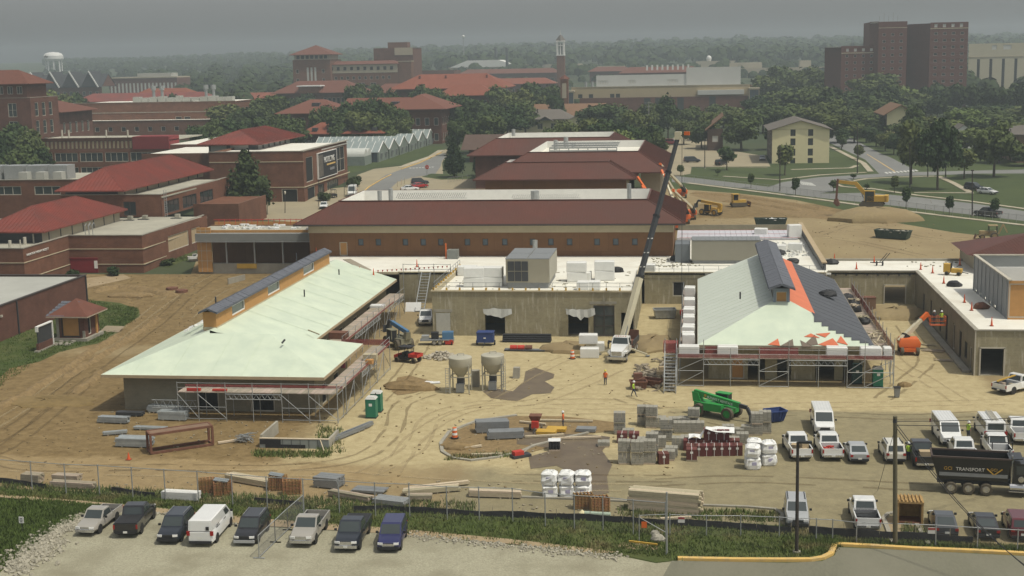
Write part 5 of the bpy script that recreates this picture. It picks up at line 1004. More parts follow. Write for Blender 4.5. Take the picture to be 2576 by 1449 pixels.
def lobes(seed,n,spread,zc,zr,rr,top=None):
 r_=random.Random(seed);o=[(0,0,zc,rr*1.15,zr)]
 for i in range(n):
  a=2*PI*i/n*1.618*2+r_.uniform(-.5,.5);d=spread*r_.uniform(.55,1.1);z=zc+r_.uniform(-.75,.75)*zr
  f=1-.45*abs((z-zc)/zr)**1.5;o.append((math.cos(a)*d*f,math.sin(a)*d*f,z,rr*r_.uniform(.5,.85),rr*r_.uniform(.45,.7)))
 return o
PT={}
def proto(kind,i):
 k=(kind,i)
 if k in PT:return PT[k]
 s=i*17+{'round':1,'tall':2,'cone':3,'street':4,'far':5,'bush':6,'willow':7}[kind]*101
 lm={'round':LEAFM,'tall':LEAFM,'cone':LEAFD,'street':LEAFM,'far':LEAFF,'bush':LEAFD,'willow':LEAFY}[kind]
 if kind=='round':c=crown_mesh('crown',3200,.031,lobes(s,11,.34,.60,.30,.26),lm,s);t=trunk_mesh(.36,.028,BARK,s)
 elif kind=='tall':c=crown_mesh('crown',2600,.026,lobes(s,11,.22,.60,.36,.19),lm,s);t=trunk_mesh(.3,.022,BARK,s)
 elif kind=='cone':c=crown_mesh('crown',3600,.026,[(0,0,.25,.36,.18),(0.03,0,.42,.33,.18),(-.03,.02,.58,.27,.17),(.02,-.02,.74,.19,.15),(0,0,.88,.10,.12)]+lobes(s,8,.30,.38,.2,.17)[1:],lm,s);t=trunk_mesh(.2,.03,BARK,s)
 elif kind=='street':c=crown_mesh('crown',1100,.036,lobes(s,8,.16,.64,.28,.19),lm,s);t=trunk_mesh(.42,.02,BARK,s,3)
 elif kind=='far':c=crown_mesh('crown',700,.06,lobes(s,9,.33,.58,.30,.27),lm,s);t=trunk_mesh(.3,.03,BARK,s,0)
 elif kind=='willow':c=crown_mesh('crown',3200,.031,lobes(s,12,.34,.60,.30,.26),lm,s);t=trunk_mesh(.36,.026,BARK,s)
 elif kind=='bush':c=crown_mesh('crown',900,.07,lobes(s,7,.5,.45,.32,.36),lm,s);t=trunk_mesh(.3,.04,BARK,s,3)
 PT[k]=(c,t);return PT[k]
TREES=[]
def plant(p,h,wdt,kind,label,group=None,name='tree',cat='tree',z0=0):
 TREES.append([p,h,wdt,kind,label,group,name,cat,z0])
def tp(u,vb,vt,wpx,kind,label,group=None,name='tree',cat='tree',y=None):
 """tree with foot at (u, vb), top at vt and crown wpx wide in the picture; y = distance when the foot is hidden"""
 p=g(u,vb)if y is None else None
 if y is not None:q=aty(u,vt,y);p=Vector((q.x,y,T(y)))
 top=aty(u,vt,p.y);d=math.hypot(p.x,p.y);plant(p,top.z-p.z,wpx*d/CAM_F,kind,label,group,name,cat)
tp(625,541,376,128,'cone','big dark pyramidal tree in front of the banner building')
tp(1143,446,345,66,'cone','dark rounded tree at the road junction left of the maroon block');tp(1203,442,372,36,'cone','slim dark tree at the left end of the maroon block')
for a in((1680,352,234,74,'tall','tall loose tree with bare lower trunk beside the far car park'),(1865,378,284,132,'round','broad dark tree left of the cream apartment house'),(1828,428,366,50,'street','dark young tree in the far car park beside a dark car'),(1974,441,357,54,'street','young tree in front of the cream apartment house'),(1712,442,412,24,'street','small tree at the near edge of the far car park'),(2300,368,258,92,'round','tall green tree hiding the tan gable house'),(2420,352,268,128,'willow','bright yellow-green tree behind the street trees at right'),(2358,478,290,120,'round','large light green tree with tall bare trunk by the walkway'),(2500,445,300,122,'round','large green tree at right in front of tan brick apartments'),(2292,462,296,104,'round','light green tree with slim trunk on the lawn corner'),(2425,450,372,60,'street','medium green tree in front of the white cottage'),(2117,377,338,30,'street','small tree left of the uphill street'),(2160,402,362,34,'street','small tree at the uphill street corner'),(1806,442,424,18,'street','sapling on the lawn left of centre at the street'),(1889,473,433,22,'street','first young street tree along the fenced road, counting from left'),(2001,492,443,26,'street','second young street tree along the fenced road, counting from left'),(2097,483,450,24,'street','young street tree just above the excavator arm'),(2147,450,437,20,'street','pale sapling on the side street verge'),(2250,487,437,24,'street','young tree on the triangular lawn by the road'),(2180,478,461,22,'street','young tree half hidden behind the excavator boom'),(2279,525,466,28,'street','young street tree right of the excavator'),(2388,541,488,26,'street','young street tree left of the dark car on the road'),(2502,546,493,28,'street','young street tree in front of the dark car'),(815,505,478,46,'bush','round shrub under the banner wall'),(890,470,436,40,'bush','shrub at the right end of the banner building'),(183,697,672,32,'bush','dark shrub left of the red shed'),(286,693,663,42,'bush','dark shrub right of the red shed'),(208,342,318,52,'bush','green shrub top behind the ribbon window building'),(420,668,648,44,'bush','low green weeds along the brick complex foot')):
 tp(*a,name='tree' if a[4]!='bush' else 'shrub',cat='tree' if a[4]!='bush' else 'shrub')
for lb,grp,L in(('dark green tree left of the ribbon window building','trees at far left',[(20,308,90,400,'round'),(70,322,80,385,'round'),(-10,330,80,360,'round'),(48,365,90,350,'round'),(100,372,70,365,'round'),(0,400,90,330,'round'),(70,405,80,340,'round'),(28,440,70,320,'round'),(105,425,60,350,'round')]),('green tree between the hip-roofed hall and the tiered brick block','trees behind the hip-roofed hall',[(110,225,60,640,'willow'),(150,235,64,620,'round'),(180,252,60,600,'round'),(128,262,70,560,'round'),(165,285,60,540,'round'),(195,232,50,660,'round'),(85,228,50,660,'round')]),('dark tree between the tiered brick block and banner building','trees behind the banner building',[(560,262,80,560,'tall'),(610,270,80,540,'round'),(655,245,70,580,'tall'),(690,240,74,590,'tall'),(640,290,90,480,'round'),(585,300,90,460,'round'),(530,298,70,450,'round'),(700,285,80,470,'round'),(500,312,60,440,'round'),(735,296,70,450,'round'),(560,325,60,420,'round')]),('dark green tree in front of the brown-roofed hall','trees before the brown-roofed hall',[(835,262,84,500,'round'),(885,250,90,496,'round'),(940,244,92,500,'round'),(985,256,70,498,'round'),(800,275,60,496,'round'),(910,275,90,484,'round'),(860,285,80,484,'round'),(955,282,84,485,'round'),(1010,290,60,495,'round')]),('green tree between the orange-roofed and brown-roofed halls','trees behind the brown-roofed hall',[(900,208,70,640,'round'),(945,212,60,640,'round'),(1060,212,64,650,'round'),(1100,218,60,640,'round'),(990,224,50,600,'round'),(1130,238,60,580,'round')]),('dark tree in the grove left of the beige panel building','grove left of the beige building',[(1170,235,76,560,'round'),(1215,250,84,540,'round'),(1260,215,80,620,'round'),(1300,222,84,610,'round'),(1345,205,80,660,'round'),(1385,210,60,660,'round'),(1320,250,80,560,'round'),(1275,268,90,520,'round'),(1225,285,90,470,'round'),(1180,290,80,470,'round'),(1150,300,60,460,'round'),(1365,240,60,620,'round'),(1400,232,50,600,'round'),(1140,262,60,540,'round')]),('bushy tree in the row behind the maroon block and brown house','tree row before the beige building',[(1500,262,90,560,'round'),(1550,258,100,560,'round'),(1600,275,80,500,'round'),(1640,258,70,560,'round'),(1475,295,80,450,'round'),(1525,300,96,430,'round'),(1580,308,90,425,'round'),(1630,310,80,420,'round'),(1430,300,70,445,'round'),(1395,318,60,428,'round'),(1560,325,80,412,'willow'),(1655,330,50,410,'round')]),('dark tree between far car park and the beige panel building','trees right of the tall loose tree',[(1740,268,76,560,'round'),(1780,282,70,520,'round'),(1820,262,80,600,'round'),(1765,305,60,480,'round'),(1720,300,60,500,'round'),(1850,272,90,560,'round')]),('dense green tree in the wood left of the brick tower','wood left of the brick tower',[(1925,190,90,800,'round'),(1975,165,100,860,'round'),(2030,168,90,840,'round'),(2070,182,80,800,'round'),(1950,225,100,660,'round'),(2010,215,110,660,'round'),(2060,220,100,650,'round'),(1920,262,90,560,'round'),(1985,262,110,560,'round'),(2050,258,100,560,'round'),(2095,250,90,560,'round'),(1960,300,70,470,'round'),(2110,285,90,500,'round'),(1900,240,60,640,'round')]),('dense green tree at the foot of the brick dormitory tower','wood before the brick tower',[(2130,225,90,660,'round'),(2175,200,90,700,'tall'),(2225,185,100,720,'tall'),(2265,212,80,690,'willow'),(2300,235,90,660,'round'),(2190,240,100,610,'round'),(2245,250,100,590,'round'),(2160,270,90,560,'round'),(2330,248,90,650,'round'),(2210,290,80,530,'round'),(2370,240,90,700,'round'),(2150,300,70,500,'round')]),('dark tree below the cream slab at the right edge','trees below the cream slab',[(2420,238,90,760,'round'),(2470,242,90,760,'round'),(2520,235,90,760,'round'),(2570,230,90,740,'round'),(2460,268,90,650,'round'),(2515,262,100,640,'round'),(2565,268,100,620,'round'),(2600,300,100,500,'round'),(2560,310,90,480,'round'),(2480,300,80,540,'round'),(2590,250,80,700,'round')]),('leafy tree in the belt right of the cream apartment house','tree belt at right',[(2290,300,90,470,'round'),(2340,292,96,480,'round'),(2385,300,90,500,'willow'),(2440,285,100,520,'round'),(2480,270,100,560,'round'),(2530,285,100,530,'round'),(2570,320,90,455,'round'),(2545,340,90,430,'round'),(2470,322,96,440,'willow'),(2405,330,90,445,'round'),(2580,370,80,400,'round'),(2130,300,80,560,'round'),(2320,330,80,440,'round'),(2515,355,80,410,'round')]),('street tree in the row beside the uphill street','row beside the uphill street',[(2180,318,52,500,'round'),(2205,325,52,480,'round'),(2228,332,50,460,'round'),(2155,312,50,520,'round'),(2250,338,48,445,'round'),(2080,318,40,500,'round'),(2120,322,36,480,'street')])):
 L=sorted(L);n=len(L)
 for i,(u,vt,wp,y,k)in enumerate(L):
  o_n='leftmost' if i==0 else 'rightmost' if i==n-1 else('2nd','3rd','4th','5th','6th','7th','8th','9th','10th','11th','12th','13th')[i-1]+' from left'
  tp(u,0,vt-4,wp*1.3,k,f'{lb}, {o_n}',grp,y=y)
_r=random.Random(21);_far=[]
BLK=[(o.bound_box,o.matrix_world)for o in()]
for i in range(620):
 y=_r.uniform(600,1500);x=_r.uniform(-.42,.26)*y;h=_r.uniform(10,17)
 if(-165<x<-95 and 660<y<745)or(-85<x<45 and y<790)or(60<x<150 and 740<y<800)or(-275<x<-190 and 890<y<970)or(-290<x<-195 and 555<y<650)or(-110<x<-100 and y<1060):continue
 if y>780 and(-.08<x/y<.1 or-.2<x/y<-.08):h*=.5
 if y>780:_far.append((x,y,h*1.1));continue
 plant(Vector((x,y,T(y))),h,h*_r.uniform(.8,1.1),'far',None,'hazy campus trees')
LM=[(-.30,'by the gabled dormitory'),(-.255,'behind the corner tower'),(-.21,'behind the tiered brick block'),(-.165,'left of the towered brick hall'),(-.12,'around the towered brick hall'),(-.075,'between the towered hall and bell tower'),(-.03,'right of the bell tower'),(.015,'above the pale panel building'),(.06,'left of the brick tower'),(.11,'near the brick tower'),(.17,'near the cream slab'),(.24,'at the far right edge'),(-.36,'at the far left edge')]
BK={}
for t in TREES:
 if t[4]is None:BK.setdefault(min(LM,key=lambda l:abs(l[0]-t[0].x/t[0].y))[1]+(''),[]).append(t)
for k,L in BK.items():
 L.sort(key=lambda t:t[0].x/t[0].y)
 for i,t in enumerate(L):t[4]=f"hazy tree {k}, {'leftmost' if i == 0 else ('2nd','3rd')[i-1]+' from left' if i < 3 else str(i+1)+'th from left'}"
for p,h,wd,kind,label,group,name,cat,z0 in TREES:
 c,t_=proto(kind,rnd.randrange(4));t=thing(name,label,cat,(p.x,p.y,p.z+z0),rnd.uniform(0,6.28),group);base_w={'round':1.05,'tall':.75,'cone':.82,'street':.6,'far':1.05,'bush':1.3,'willow':1.0}[kind]
 s=wd/base_w;t.scale=(s,s*rnd.uniform(.9,1.1),h);link('trunk',t_,t);link('crown',c,t)
def wood(name,xx,yy,hh,kk,sz,label,seed):
 r_=np.random.RandomState(seed);qs=[];N=len(xx);tz=np.interp(yy,TY,TZ)
 for j in range(kk):
  d=r_.normal(size=(N,3));d/=np.linalg.norm(d,axis=1)[:,None];d[:,2]=np.abs(d[:,2])*1.1-.1
  c=np.stack([xx,yy,tz+hh*.5],1)+d*np.stack([hh*.52,hh*.52,hh*.5],1)*(.75+.3*r_.rand(N))[:,None]
  a=np.cross(d,r_.normal(size=(N,3)));a/=np.linalg.norm(a,axis=1)[:,None];b_=np.cross(d,a);s=(sz*(1+.7*r_.rand(N)))[:,None]
  qs.append(np.stack([c-a*s-b_*s,c+a*s-b_*s*.8,c+a*s*.8+b_*s,c-a*s+b_*s*.9],1))
 q=np.concatenate(qs).reshape(-1,3).astype(np.float32);n=len(q)//4
 me=bpy.data.meshes.new(name);me.vertices.add(4*n);me.vertices.foreach_set('co',q.reshape(-1));me.loops.add(4*n);me.loops.foreach_set('vertex_index',np.arange(4*n,dtype=np.int32));me.polygons.add(n);me.polygons.foreach_set('loop_start',np.arange(0,4*n,4,dtype=np.int32));me.polygons.foreach_set('loop_total',np.full(n,4,dtype=np.int32));me.materials.append(LEAFF);me.update(calc_edges=True)
 tag(link(name,me),label,'wood')['kind']='stuff'
r_=np.random.RandomState(5);N=3600;yy=1250+r_.rand(N)**.8*1750;xx=(-.50+.82*r_.rand(N))*yy;hh=(12+9*r_.rand(N)**1.5+4*np.sin(xx*.02)*np.sin(yy*.013))*np.interp(xx/yy,[-.55,-.47,-.38,-.3,-.2,.02,.1,.4],[.5,.45,.5,.75,.95,1.15,1.0,.95])*np.where(yy<1520,.62,1)*np.where((xx/yy<-.455)&(xx/yy>-.53)&(yy<1950),.5,1)
wood('far_wood',xx,yy,hh,34,2.0,'continuous hazy wood along the horizon behind the campus',6)
F_a=np.array(_far);wood('campus_wood',F_a[:,0],F_a[:,1],F_a[:,2],120,1.0,'hazy tree cover filling the gaps between distant campus roofs',7)
# vehicles (front towards +Y, wheels on z = 0)
HLM=mat('headlamp',(.75,.75,.72),.15,.05,3,spec=.7);TLM=mat('tail_lamp',(.30,.015,.012),.3,.1,3);CHR=mat('chrome',(.55,.55,.55),.2,.08,3,metal=.8);PLATE=mat('plate',(.65,.65,.60),.6)
RIM=mat('alloy_rim',(.38,.38,.38),.35,.1,3,metal=.5);BEDM=mat('bed_liner',(.045,.045,.045),.8,.2,3)
def paint(n,c,rough=.28,spec=.5):return mat('car_paint_'+n,c,rough,.05,.7,spec=spec,coat=.6)
PW=paint('white',(.70,.70,.67));PS=paint('silver',(.36,.37,.37));PT_=paint('tan_silver',(.33,.31,.27));PB=paint('black',(.018,.018,.02));PDB=paint('dark_blue_grey',(.02,.024,.032));PBL=paint('navy',(.02,.022,.085));PG=paint('dark_grey',(.06,.065,.07));PRD=paint('dark_red',(.10,.012,.016));PCR=paint('cream_white',(.62,.60,.52));PRED=paint('red',(.35,.02,.02))
WC={}
def wheel(par,x,y,r,w,dusty=False,rim=RIM,name='wheel'):
 k=(r,w,dusty,rim.name)
 if k not in WC:
  b=MB();b.smooth=True;n=18;sg=1
  pr=[(r*.62,-w/2),(r*.93,-w/2),(r,-w*.36),(r,w*.36),(r*.93,w/2),(r*.62,w/2)]
  vs=[];
  for rr,xx in pr:vs+=[(xx,rr*math.cos(2*PI*i/n),rr*math.sin(2*PI*i/n))for i in range(n)]
  b.add(vs,[(j*n+i,j*n+(i+1)%n,(j+1)*n+(i+1)%n,(j+1)*n+i)for j in range(len(pr)-1)for i in range(n)])
  q=MB();q.tube((-w*.38,0,0),(w*.38,0,0),r*.63,14);q.tube((-w*.5,0,0),(w*.5,0,0),r*.2,8)
  for i in range(5):a=2*PI*i/5;q.boxc((w*.4,math.cos(a)*r*.38,math.sin(a)*r*.38),(w*.14,r*.12,r*.5),rx=a-PI/2+PI/2);q.boxc((-w*.4,math.cos(a)*r*.38,math.sin(a)*r*.38),(w*.14,r*.12,r*.5),rx=a)
  WC[k]=(b.mesh('tyre',TYRED if dusty else TYRE),q.mesh('rim',rim))
 t=link(name,WC[k][0],par,loc=(x,y,r));link('rim',WC[k][1],t);return t
def ring(y,w,zb,zs,zt,wt):return[(w*.88,y,zb),(w,y,zb+.14),(w,y,zs),(wt,y,zt),(0,y,zt+.02),(-wt,y,zt),(-w,y,zs),(-w,y,zb+.14),(-w*.88,y,zb)]
def pane(par,name,q,m,a=(0,1,0,1),off=.012):
 """a panel laid over part of the quad q (bl, br, tr, tl)"""
 q=[Vector(p)for p in q];f=lambda s,t:(q[0].lerp(q[1],s)).lerp(q[3].lerp(q[2],s),t);n=(q[1]-q[0]).cross(q[3]-q[0]).normalized()*off
 c=[f(a[0],a[2])+n,f(a[1],a[2])+n,f(a[1],a[3])+n,f(a[0],a[3])+n]
 return MB().add([tuple(p)for p in c]+[tuple(p-n*.8)for p in c],[(0,1,2,3),(4,5,1,0),(5,6,2,1),(6,7,3,2),(7,4,0,3)]).build(name,m,par)
SPEC={'sedan':dict(L=4.85,w=.92,belt=.93,roof=1.45,r=.33,wb=2.83,hz=(.70,.93),foot=(-2.0,1.15),top=(-1.05,.25)),'suv':dict(L=4.8,w=.95,belt=1.08,roof=1.74,r=.37,wb=2.82,hz=(.88,1.08),foot=(-2.33,1.2),top=(-2.0,.42)),'minivan':dict(L=5.1,w=.99,belt=1.05,roof=1.78,r=.35,wb=3.05,hz=(.82,1.05),foot=(-2.5,1.65),top=(-2.2,.75)),'pickup':dict(L=5.85,w=1.0,belt=1.22,roof=1.90,r=.40,wb=3.65,hz=(1.02,1.2),foot=(-.75,1.55),top=(-.45,.78)),'smallpickup':dict(L=5.3,w=.9,belt=1.05,roof=1.66,r=.35,wb=3.1,hz=(.88,1.03),foot=(-.62,1.2),top=(-.4,.55)),'regpickup':dict(L=5.8,w=1.0,belt=1.18,roof=1.86,r=.39,wb=3.4,hz=(1.0,1.17),foot=(-.25,1.5),top=(.0,.75)),'van':dict(L=5.9,w=1.02,belt=1.28,roof=2.12,r=.37,wb=3.5,hz=(1.0,1.22),foot=(-2.92,2.15),top=(-2.85,1.35)),'cargovan':dict(L=5.98,w=1.03,belt=1.35,roof=2.15,r=.36,wb=3.75,hz=(1.02,1.3),foot=(-2.96,2.2),top=(-2.88,1.2)),'tallvan':dict(L=5.98,w=1.03,belt=1.5,roof=2.72,r=.36,wb=3.75,hz=(1.05,1.35),foot=(-2.96,2.25),top=(-2.88,1.3)),}
def vehicle(kind,name,label,cat,loc,rz,pm,group=None,bumper=None,glass=GLASS,rails=False,dusty=False,grille=None,cargo=None,plate_f=False,windows=True,rimm=RIM,simple=False,tonneau=False):
 p=SPEC[kind];L,w,belt,roof,r,wb=(p[k]for k in('L','w','belt','roof','r','wb'));h=L/2
 t=thing(name,label,cat,loc,rz,group);pick='pickup' in kind;zb=.26 if not pick else .36
 f0,f1=p['foot'];t0,t1=p['top'];hz=p['hz'];b=MB();b.smooth=True
 tail=belt*(.98 if not pick else .97)
 if pick:rear=f0-.06
 else:rear=-h
 st=[]
 if not pick:st+=[(-h,w*.90,zb+.12,tail*.72,tail*.92 if kind!='sedan' else .92,w*.80),(-h+.16,w*.98,zb,tail*.86,tail,w*.90)]
 else:st+=[(rear,w,zb,belt*.93,belt,w*.95)]
 st+=[(f0*.5+f1*.5,w,zb-.03,belt*.88,belt,w*.94),(f1,w,zb,belt*.86,hz[1],w*.92),(f1+(h-f1)*.6,w*.985,zb,hz[0]*.9,hz[0]+(hz[1]-hz[0])*.45,w*.86),(h-.1,w*.94,zb+.04,hz[0]*.8,hz[0],w*.80),(h,w*.86,zb+.1,hz[0]*.72,hz[0]*.93,w*.72)]
 b.loft([ring(*s_)for s_ in st][::-1]);b.build('body',pm,t)
 wr=w*.80 if kind in('sedan',)else w*.84 if 'van' not in kind or kind=='minivan' else w*.90;wf=w*.93;bz=belt-.01;rz_=roof
 F=[(wf,f1,hz[1]-.01),(-wf,f1,hz[1]-.01),(-wf,f0,bz),(wf,f0,bz)];Tt=[(wr,t1,rz_),(-wr,t1,rz_),(-wr,t0,rz_),(wr,t0,rz_)]
 Tm=[(wr*.9,t1-.12,rz_+.05),(-wr*.9,t1-.12,rz_+.05),(-wr*.9,t0+.12,rz_+.05),(wr*.9,t0+.12,rz_+.05)]
 c=MB();c.loft([F,Tt,Tm]);c.build('cabin',pm,t)
 if rz_>0:
  pane(t,'windscreen',[F[0],F[1],Tt[1],Tt[0]],glass,(.06,.94,.08,.92))
  cargo_only=kind in('cargovan','tallvan')
  if not cargo_only:pane(t,'rear_window',[F[2],F[3],Tt[3],Tt[2]],glass,(.1,.9,.16 if not pick else .12,.88))
  else:
   for a in((.06,.48),(.52,.94)):pane(t,'rear_door',[F[2],F[3],Tt[3],Tt[2]],pm,(a[0],a[1],.0,.9),.02)
  n={'sedan':2,'suv':3,'minivan':3,'pickup':2,'smallpickup':1,'regpickup':1,'van':4,'cargovan':1,'tallvan':1}[kind]
  for s in(1,-1):
   q=[F[3],F[0],Tt[0],Tt[3]]if s==1 else[F[1],F[2],Tt[2],Tt[1]]
   q=[F[0],F[3],Tt[3],Tt[0]]if s==1 else[F[2],F[1],Tt[1],Tt[2]]
   if cargo_only:
    a=(.05,.24)if s==1 else(.76,.95);pane(t,'side_window',q[::1],glass,(a[0],a[1],.12,.82),-.014 if s==1 else-.014);continue
   for i in range(n):
    a0,a1=.05+i*.9/n,.05+(i+1)*.9/n-.035
    pane(t,'side_window',q,glass,(a0,a1,.12,.86),-.014)
 for s in(1,-1):
  for yy in(wb/2+(.1 if not pick else .12),-wb/2+(.1 if not pick else .12)):
   wheel(t,s*(w-.11),yy,r,.24,dusty,rimm)
   if not simple:MB().tube((s*(w-.02),yy,r+.03),(s*(w+.012),yy,r+.03),r*1.17,14).build('wheel_arch',BLACKP,t)
  MB().boxc((s*w*.66,h-.03,hz[0]*.86),(w*.42,.14,.17),rz=-s*.25).build('headlight',HLM,t)
  MB().boxc((s*w*(.93 if pick or 'van' in kind else .80),-h+.02,tail*(.82 if pick else .86)),(.13 if pick else .26,.1,.36 if pick or 'van' in kind else .2)).build('tail_light',TLM,t)
  if not simple:MB().boxc((s*(w+.14),f1-.35,belt+.1),(.2,.12,.17)).build('mirror',BLACKP if pm is not PW or pick else BLACKP,t)
 MB().boxc((0,h-.02,hz[0]*.74),(w*.98,.08,.22 if not pick else .34)).build('grille',grille or BLACKP,t)
 bm=bumper or(CHR if pick else BLACKP)
 MB().boxc((0,h+.03,zb+.16),(w*1.78,.16,.22)).build('front_bumper',bm,t);MB().boxc((0,-h-.03,zb+.16),(w*1.78,.14,.2)).build('rear_bumper',bm,t)
 if not simple:MB().boxc((0,-h-.115,zb+.2 if pick else tail*.62),(.34,.02,.17)).build('licence_plate',PLATE,t)
 if plate_f:MB().boxc((0,h+.12,zb+.2),(.32,.02,.16)).build('licence_plate',PLATE,t)
 if pick:
  y0,y1=-h+.02,rear-.02;zt=belt+.02;bd=MB()
  bd.box(-w,-w+.09,y0,y1,zb+.1,zt).box(w-.09,w,y0,y1,zb+.1,zt).box(-w+.09,w-.09,y1-.08,y1,zb+.1,zt).build('bed',pm,t)
  MB().box(-w+.05,w-.05,y0-.02,y0+.06,zb+.18,zt-.02).build('tailgate',pm,t);MB().box(-w+.09,w-.09,y0+.06,y1-.08,zb+.12,zb+.3).build('bed_floor',BEDM,t)
  for s in(1,-1):MB().box(s*(w-.09)-.012,s*(w-.09)+.012,y0+.07,y1-.09,zb+.3,zt-.03).build('bed_side',BEDM,t)
  if tonneau:MB().box(-w+.08,w-.08,y0+.05,y1-.05,zt-.02,zt+.04).build('bed_cover',BLACKP,t)
 if rails:
  for s in(1,-1):MB().bar((s*wr*.86,t0+.2,roof+.1),(s*wr*.86,t1-.3,roof+.1),.05,.05).build('roof_rail',CHR if pm in(PDB,PB,PBL)else BLACKP,t)
 if kind in('van',)and not simple:
  for i in range(6):MB().box(-.8+i*.29,-.72+i*.29,t0+.3,t1-.3,roof+.05,roof+.075).build('roof_rib',pm,t)
 return t
def place(u1,v1,u2,v2):
 """rear and front ground points in the picture -> position and heading"""
 a,b=g(u1,v1),g(u2,v2);m_=(a+b)/2;d=b-a
 return Vector((m_.x,m_.y,T(m_.y)+.13)),math.atan2(-d.x,d.y)
GL='vehicles parked on the gravel lot';PL_='vehicles parked in the site car park'
def car(kind,name,label,cat,rear,front,pm,at_front=True,**k):
 p=SPEC[kind];a=g(*rear);b=g(*front);d=(b-a);d.z=0;d.normalize();h=p['L']/2
 c=(b-d*h)if at_front else(a+d*h)
 return vehicle(kind,name,label,cat,(c.x,c.y,T(c.y)+.05),math.atan2(-d.x,d.y),pm,**k)
car('smallpickup','pickup_truck','silver extended-cab pickup with empty dark bed, leftmost on gravel','pickup',(297,1290),(214,1352),PT_,group=GL,grille=CHR)
car('pickup','pickup_truck','matt black crew-cab pickup showing its tailgate','pickup',(317,1356),(381,1280),PB,False,group=GL,bumper=BLACKP,tonneau=True)
car('suv','parked_suv','black SUV with bright headlamps between black pickup and white cargo van','suv',(492,1292),(422,1372),PDB,group=GL,rails=True)
_v=car('cargovan','cargo_van','white windowless cargo van showing its rear doors on gravel','van',(505,1378),(583,1288),PW,False,group=GL)
text(_v,'FACILITIES',.34,(1.045,-.9,1.35),(PI/2,0,PI/2),BLACKP,.004);text(_v,'SERVICE',.26,(1.045,-.9,1.0),(PI/2,0,PI/2),BLACKP,.004);MB().boxc((.62,-3.0,1.55),(.26,.02,.3)).build('round_mark',BLACKP,_v)
bpy.data.objects.remove([o for o in _v.children if o.name.startswith('lettering')][0]);bpy.data.objects.remove([o for o in _v.children if o.name.startswith('lettering')][0])
for i,(yy,zz,ln)in enumerate(((-1.9,1.42,.7),(-1.9,1.25,.9),(.1,1.28,.5),(1.2,1.5,.3))):MB().box(1.032,1.045,yy,yy+ln,zz,zz+.07).build('side_print',PG,_v)
car('suv','parked_suv','dark boxy SUV with silver bumper beside the temporary fence panel','suv',(681,1293),(615,1376),PB,group=GL,bumper=PS,rails=True)
car('regpickup','pickup_truck','tan single-cab pickup with black bed on gravel','pickup',(811,1306),(757,1380),PT_,group=GL,grille=CHR)
car('pickup','pickup_truck','charcoal crew-cab pickup with chrome bumper on gravel','pickup',(913,1319),(870,1393),PDB,group=GL,grille=CHR,plate_f=True,tonneau=True)
car('suv','parked_suv','dark navy blue SUV, rightmost vehicle on gravel','suv',(1003,1328),(977,1393),PBL,group=GL,grille=CHR)
_p1=car('pickup','pickup_truck','white pickup with plywood boxes in bed, leftmost of the parked row','pickup',(2018,1162),(1990,1117),PW,False,group=PL_)
for x,y,s in((-.4,-1.4,.6),(.35,-1.7,.8),(.3,-2.3,.4)):MB().boxc((x,y,.66+s*.5),(.7,.7,s),rz=x).build('load_box',PLY,_p1)
_p2=car('pickup','pickup_truck','white pickup carrying red hoses in its bed','pickup',(2096,1162),(2069,1116),PW,False,group=PL_)
_b=MB();_rr=random.Random(8)
for i in range(26):_b.boxc((_rr.uniform(-.7,.7),_rr.uniform(-2.5,-1.1),_rr.uniform(.7,1.05)),(.5,.14,.12),rz=_rr.uniform(0,3))
_b.build('red_load',REDP,_p2,kind='stuff')
car('sedan','parked_sedan','silver sedan between white pickup and cream wagon','sedan',(2163,1169),(2143,1131),PS,False,group=PL_)
car('suv','parked_suv','cream white SUV with roof rails beside the worker in green vest','suv',(2254,1169),(2231,1131),PCR,False,group=PL_,rails=True)
_p3=car('pickup','pickup_truck','black pickup with cardboard box in bed near dump truck','pickup',(2330,1183),(2302,1138),PB,False,group=PL_)
MB().boxc((.1,-1.5,1.1),(1.0,.8,.6)).build('load_box',PLY,_p3)
car('van','passenger_van','white passenger van facing the camera behind the red-hose pickup','van',(2060,1053),(2075,1098),PW,group=PL_)
car('van','passenger_van','white passenger van glinting in the sun right of the wooden pole','van',(2363,1082),(2395,1126),PW,group=PL_)
car('pickup','pickup_truck','white crew-cab pickup standing behind the dump truck bed','pickup',(2437,1177),(2407,1133),PW,False,group=PL_)
_p4=car('van','utility_van','white utility van with ladder on roof beside the hi-vis worker','van',(2504,1118),(2470,1074),PW,False,group=PL_)
for s in(-.25,.25):MB().bar((s,-2.6,2.32),(s+.1,1.2,2.32),.06,.07).build('ladder_rail',FRAME,_p4)
_b=MB()
for i in range(12):_b.bar((-.25,-2.5+i*.3,2.33),(.25,-2.5+i*.3,2.33),.05)
_b.build('ladder_rungs',FRAME,_p4,kind='stuff')
_p5=car('pickup','pickup_truck','white pickup with black headache rack behind the dump truck cab','pickup',(2521,1166),(2489,1121),PW,False,group=PL_)
MB().path([(-.9,-.95,1.2),(-.9,-.95,2.0),(.9,-.95,2.0),(.9,-.95,1.2)],.05).build('ladder_rack',BLACKP,_p5);MB().path([(-.9,-2.7,1.2),(-.9,-2.7,1.9),(.9,-2.7,1.9),(.9,-2.7,1.2)],.05).build('ladder_rack',BLACKP,_p5)
car('pickup','pickup_truck','white pickup cut by the right edge above the dump truck','pickup',(2577,1121),(2545,1078),PW,False,group=PL_)
car('suv','parked_suv','silver SUV facing the grass behind the dark light pole','suv',(2000,1288),(2007,1333),PS,group=PL_,rails=True)
_p6=car('pickup','pickup_truck','white pickup with bed toolbox nosed away from wire fence','pickup',(2184,1342),(2163,1284),PW,False,group=PL_)
MB().boxc((0,-1.05,1.22),(1.8,.5,.3)).build('toolbox',CHR,_p6)
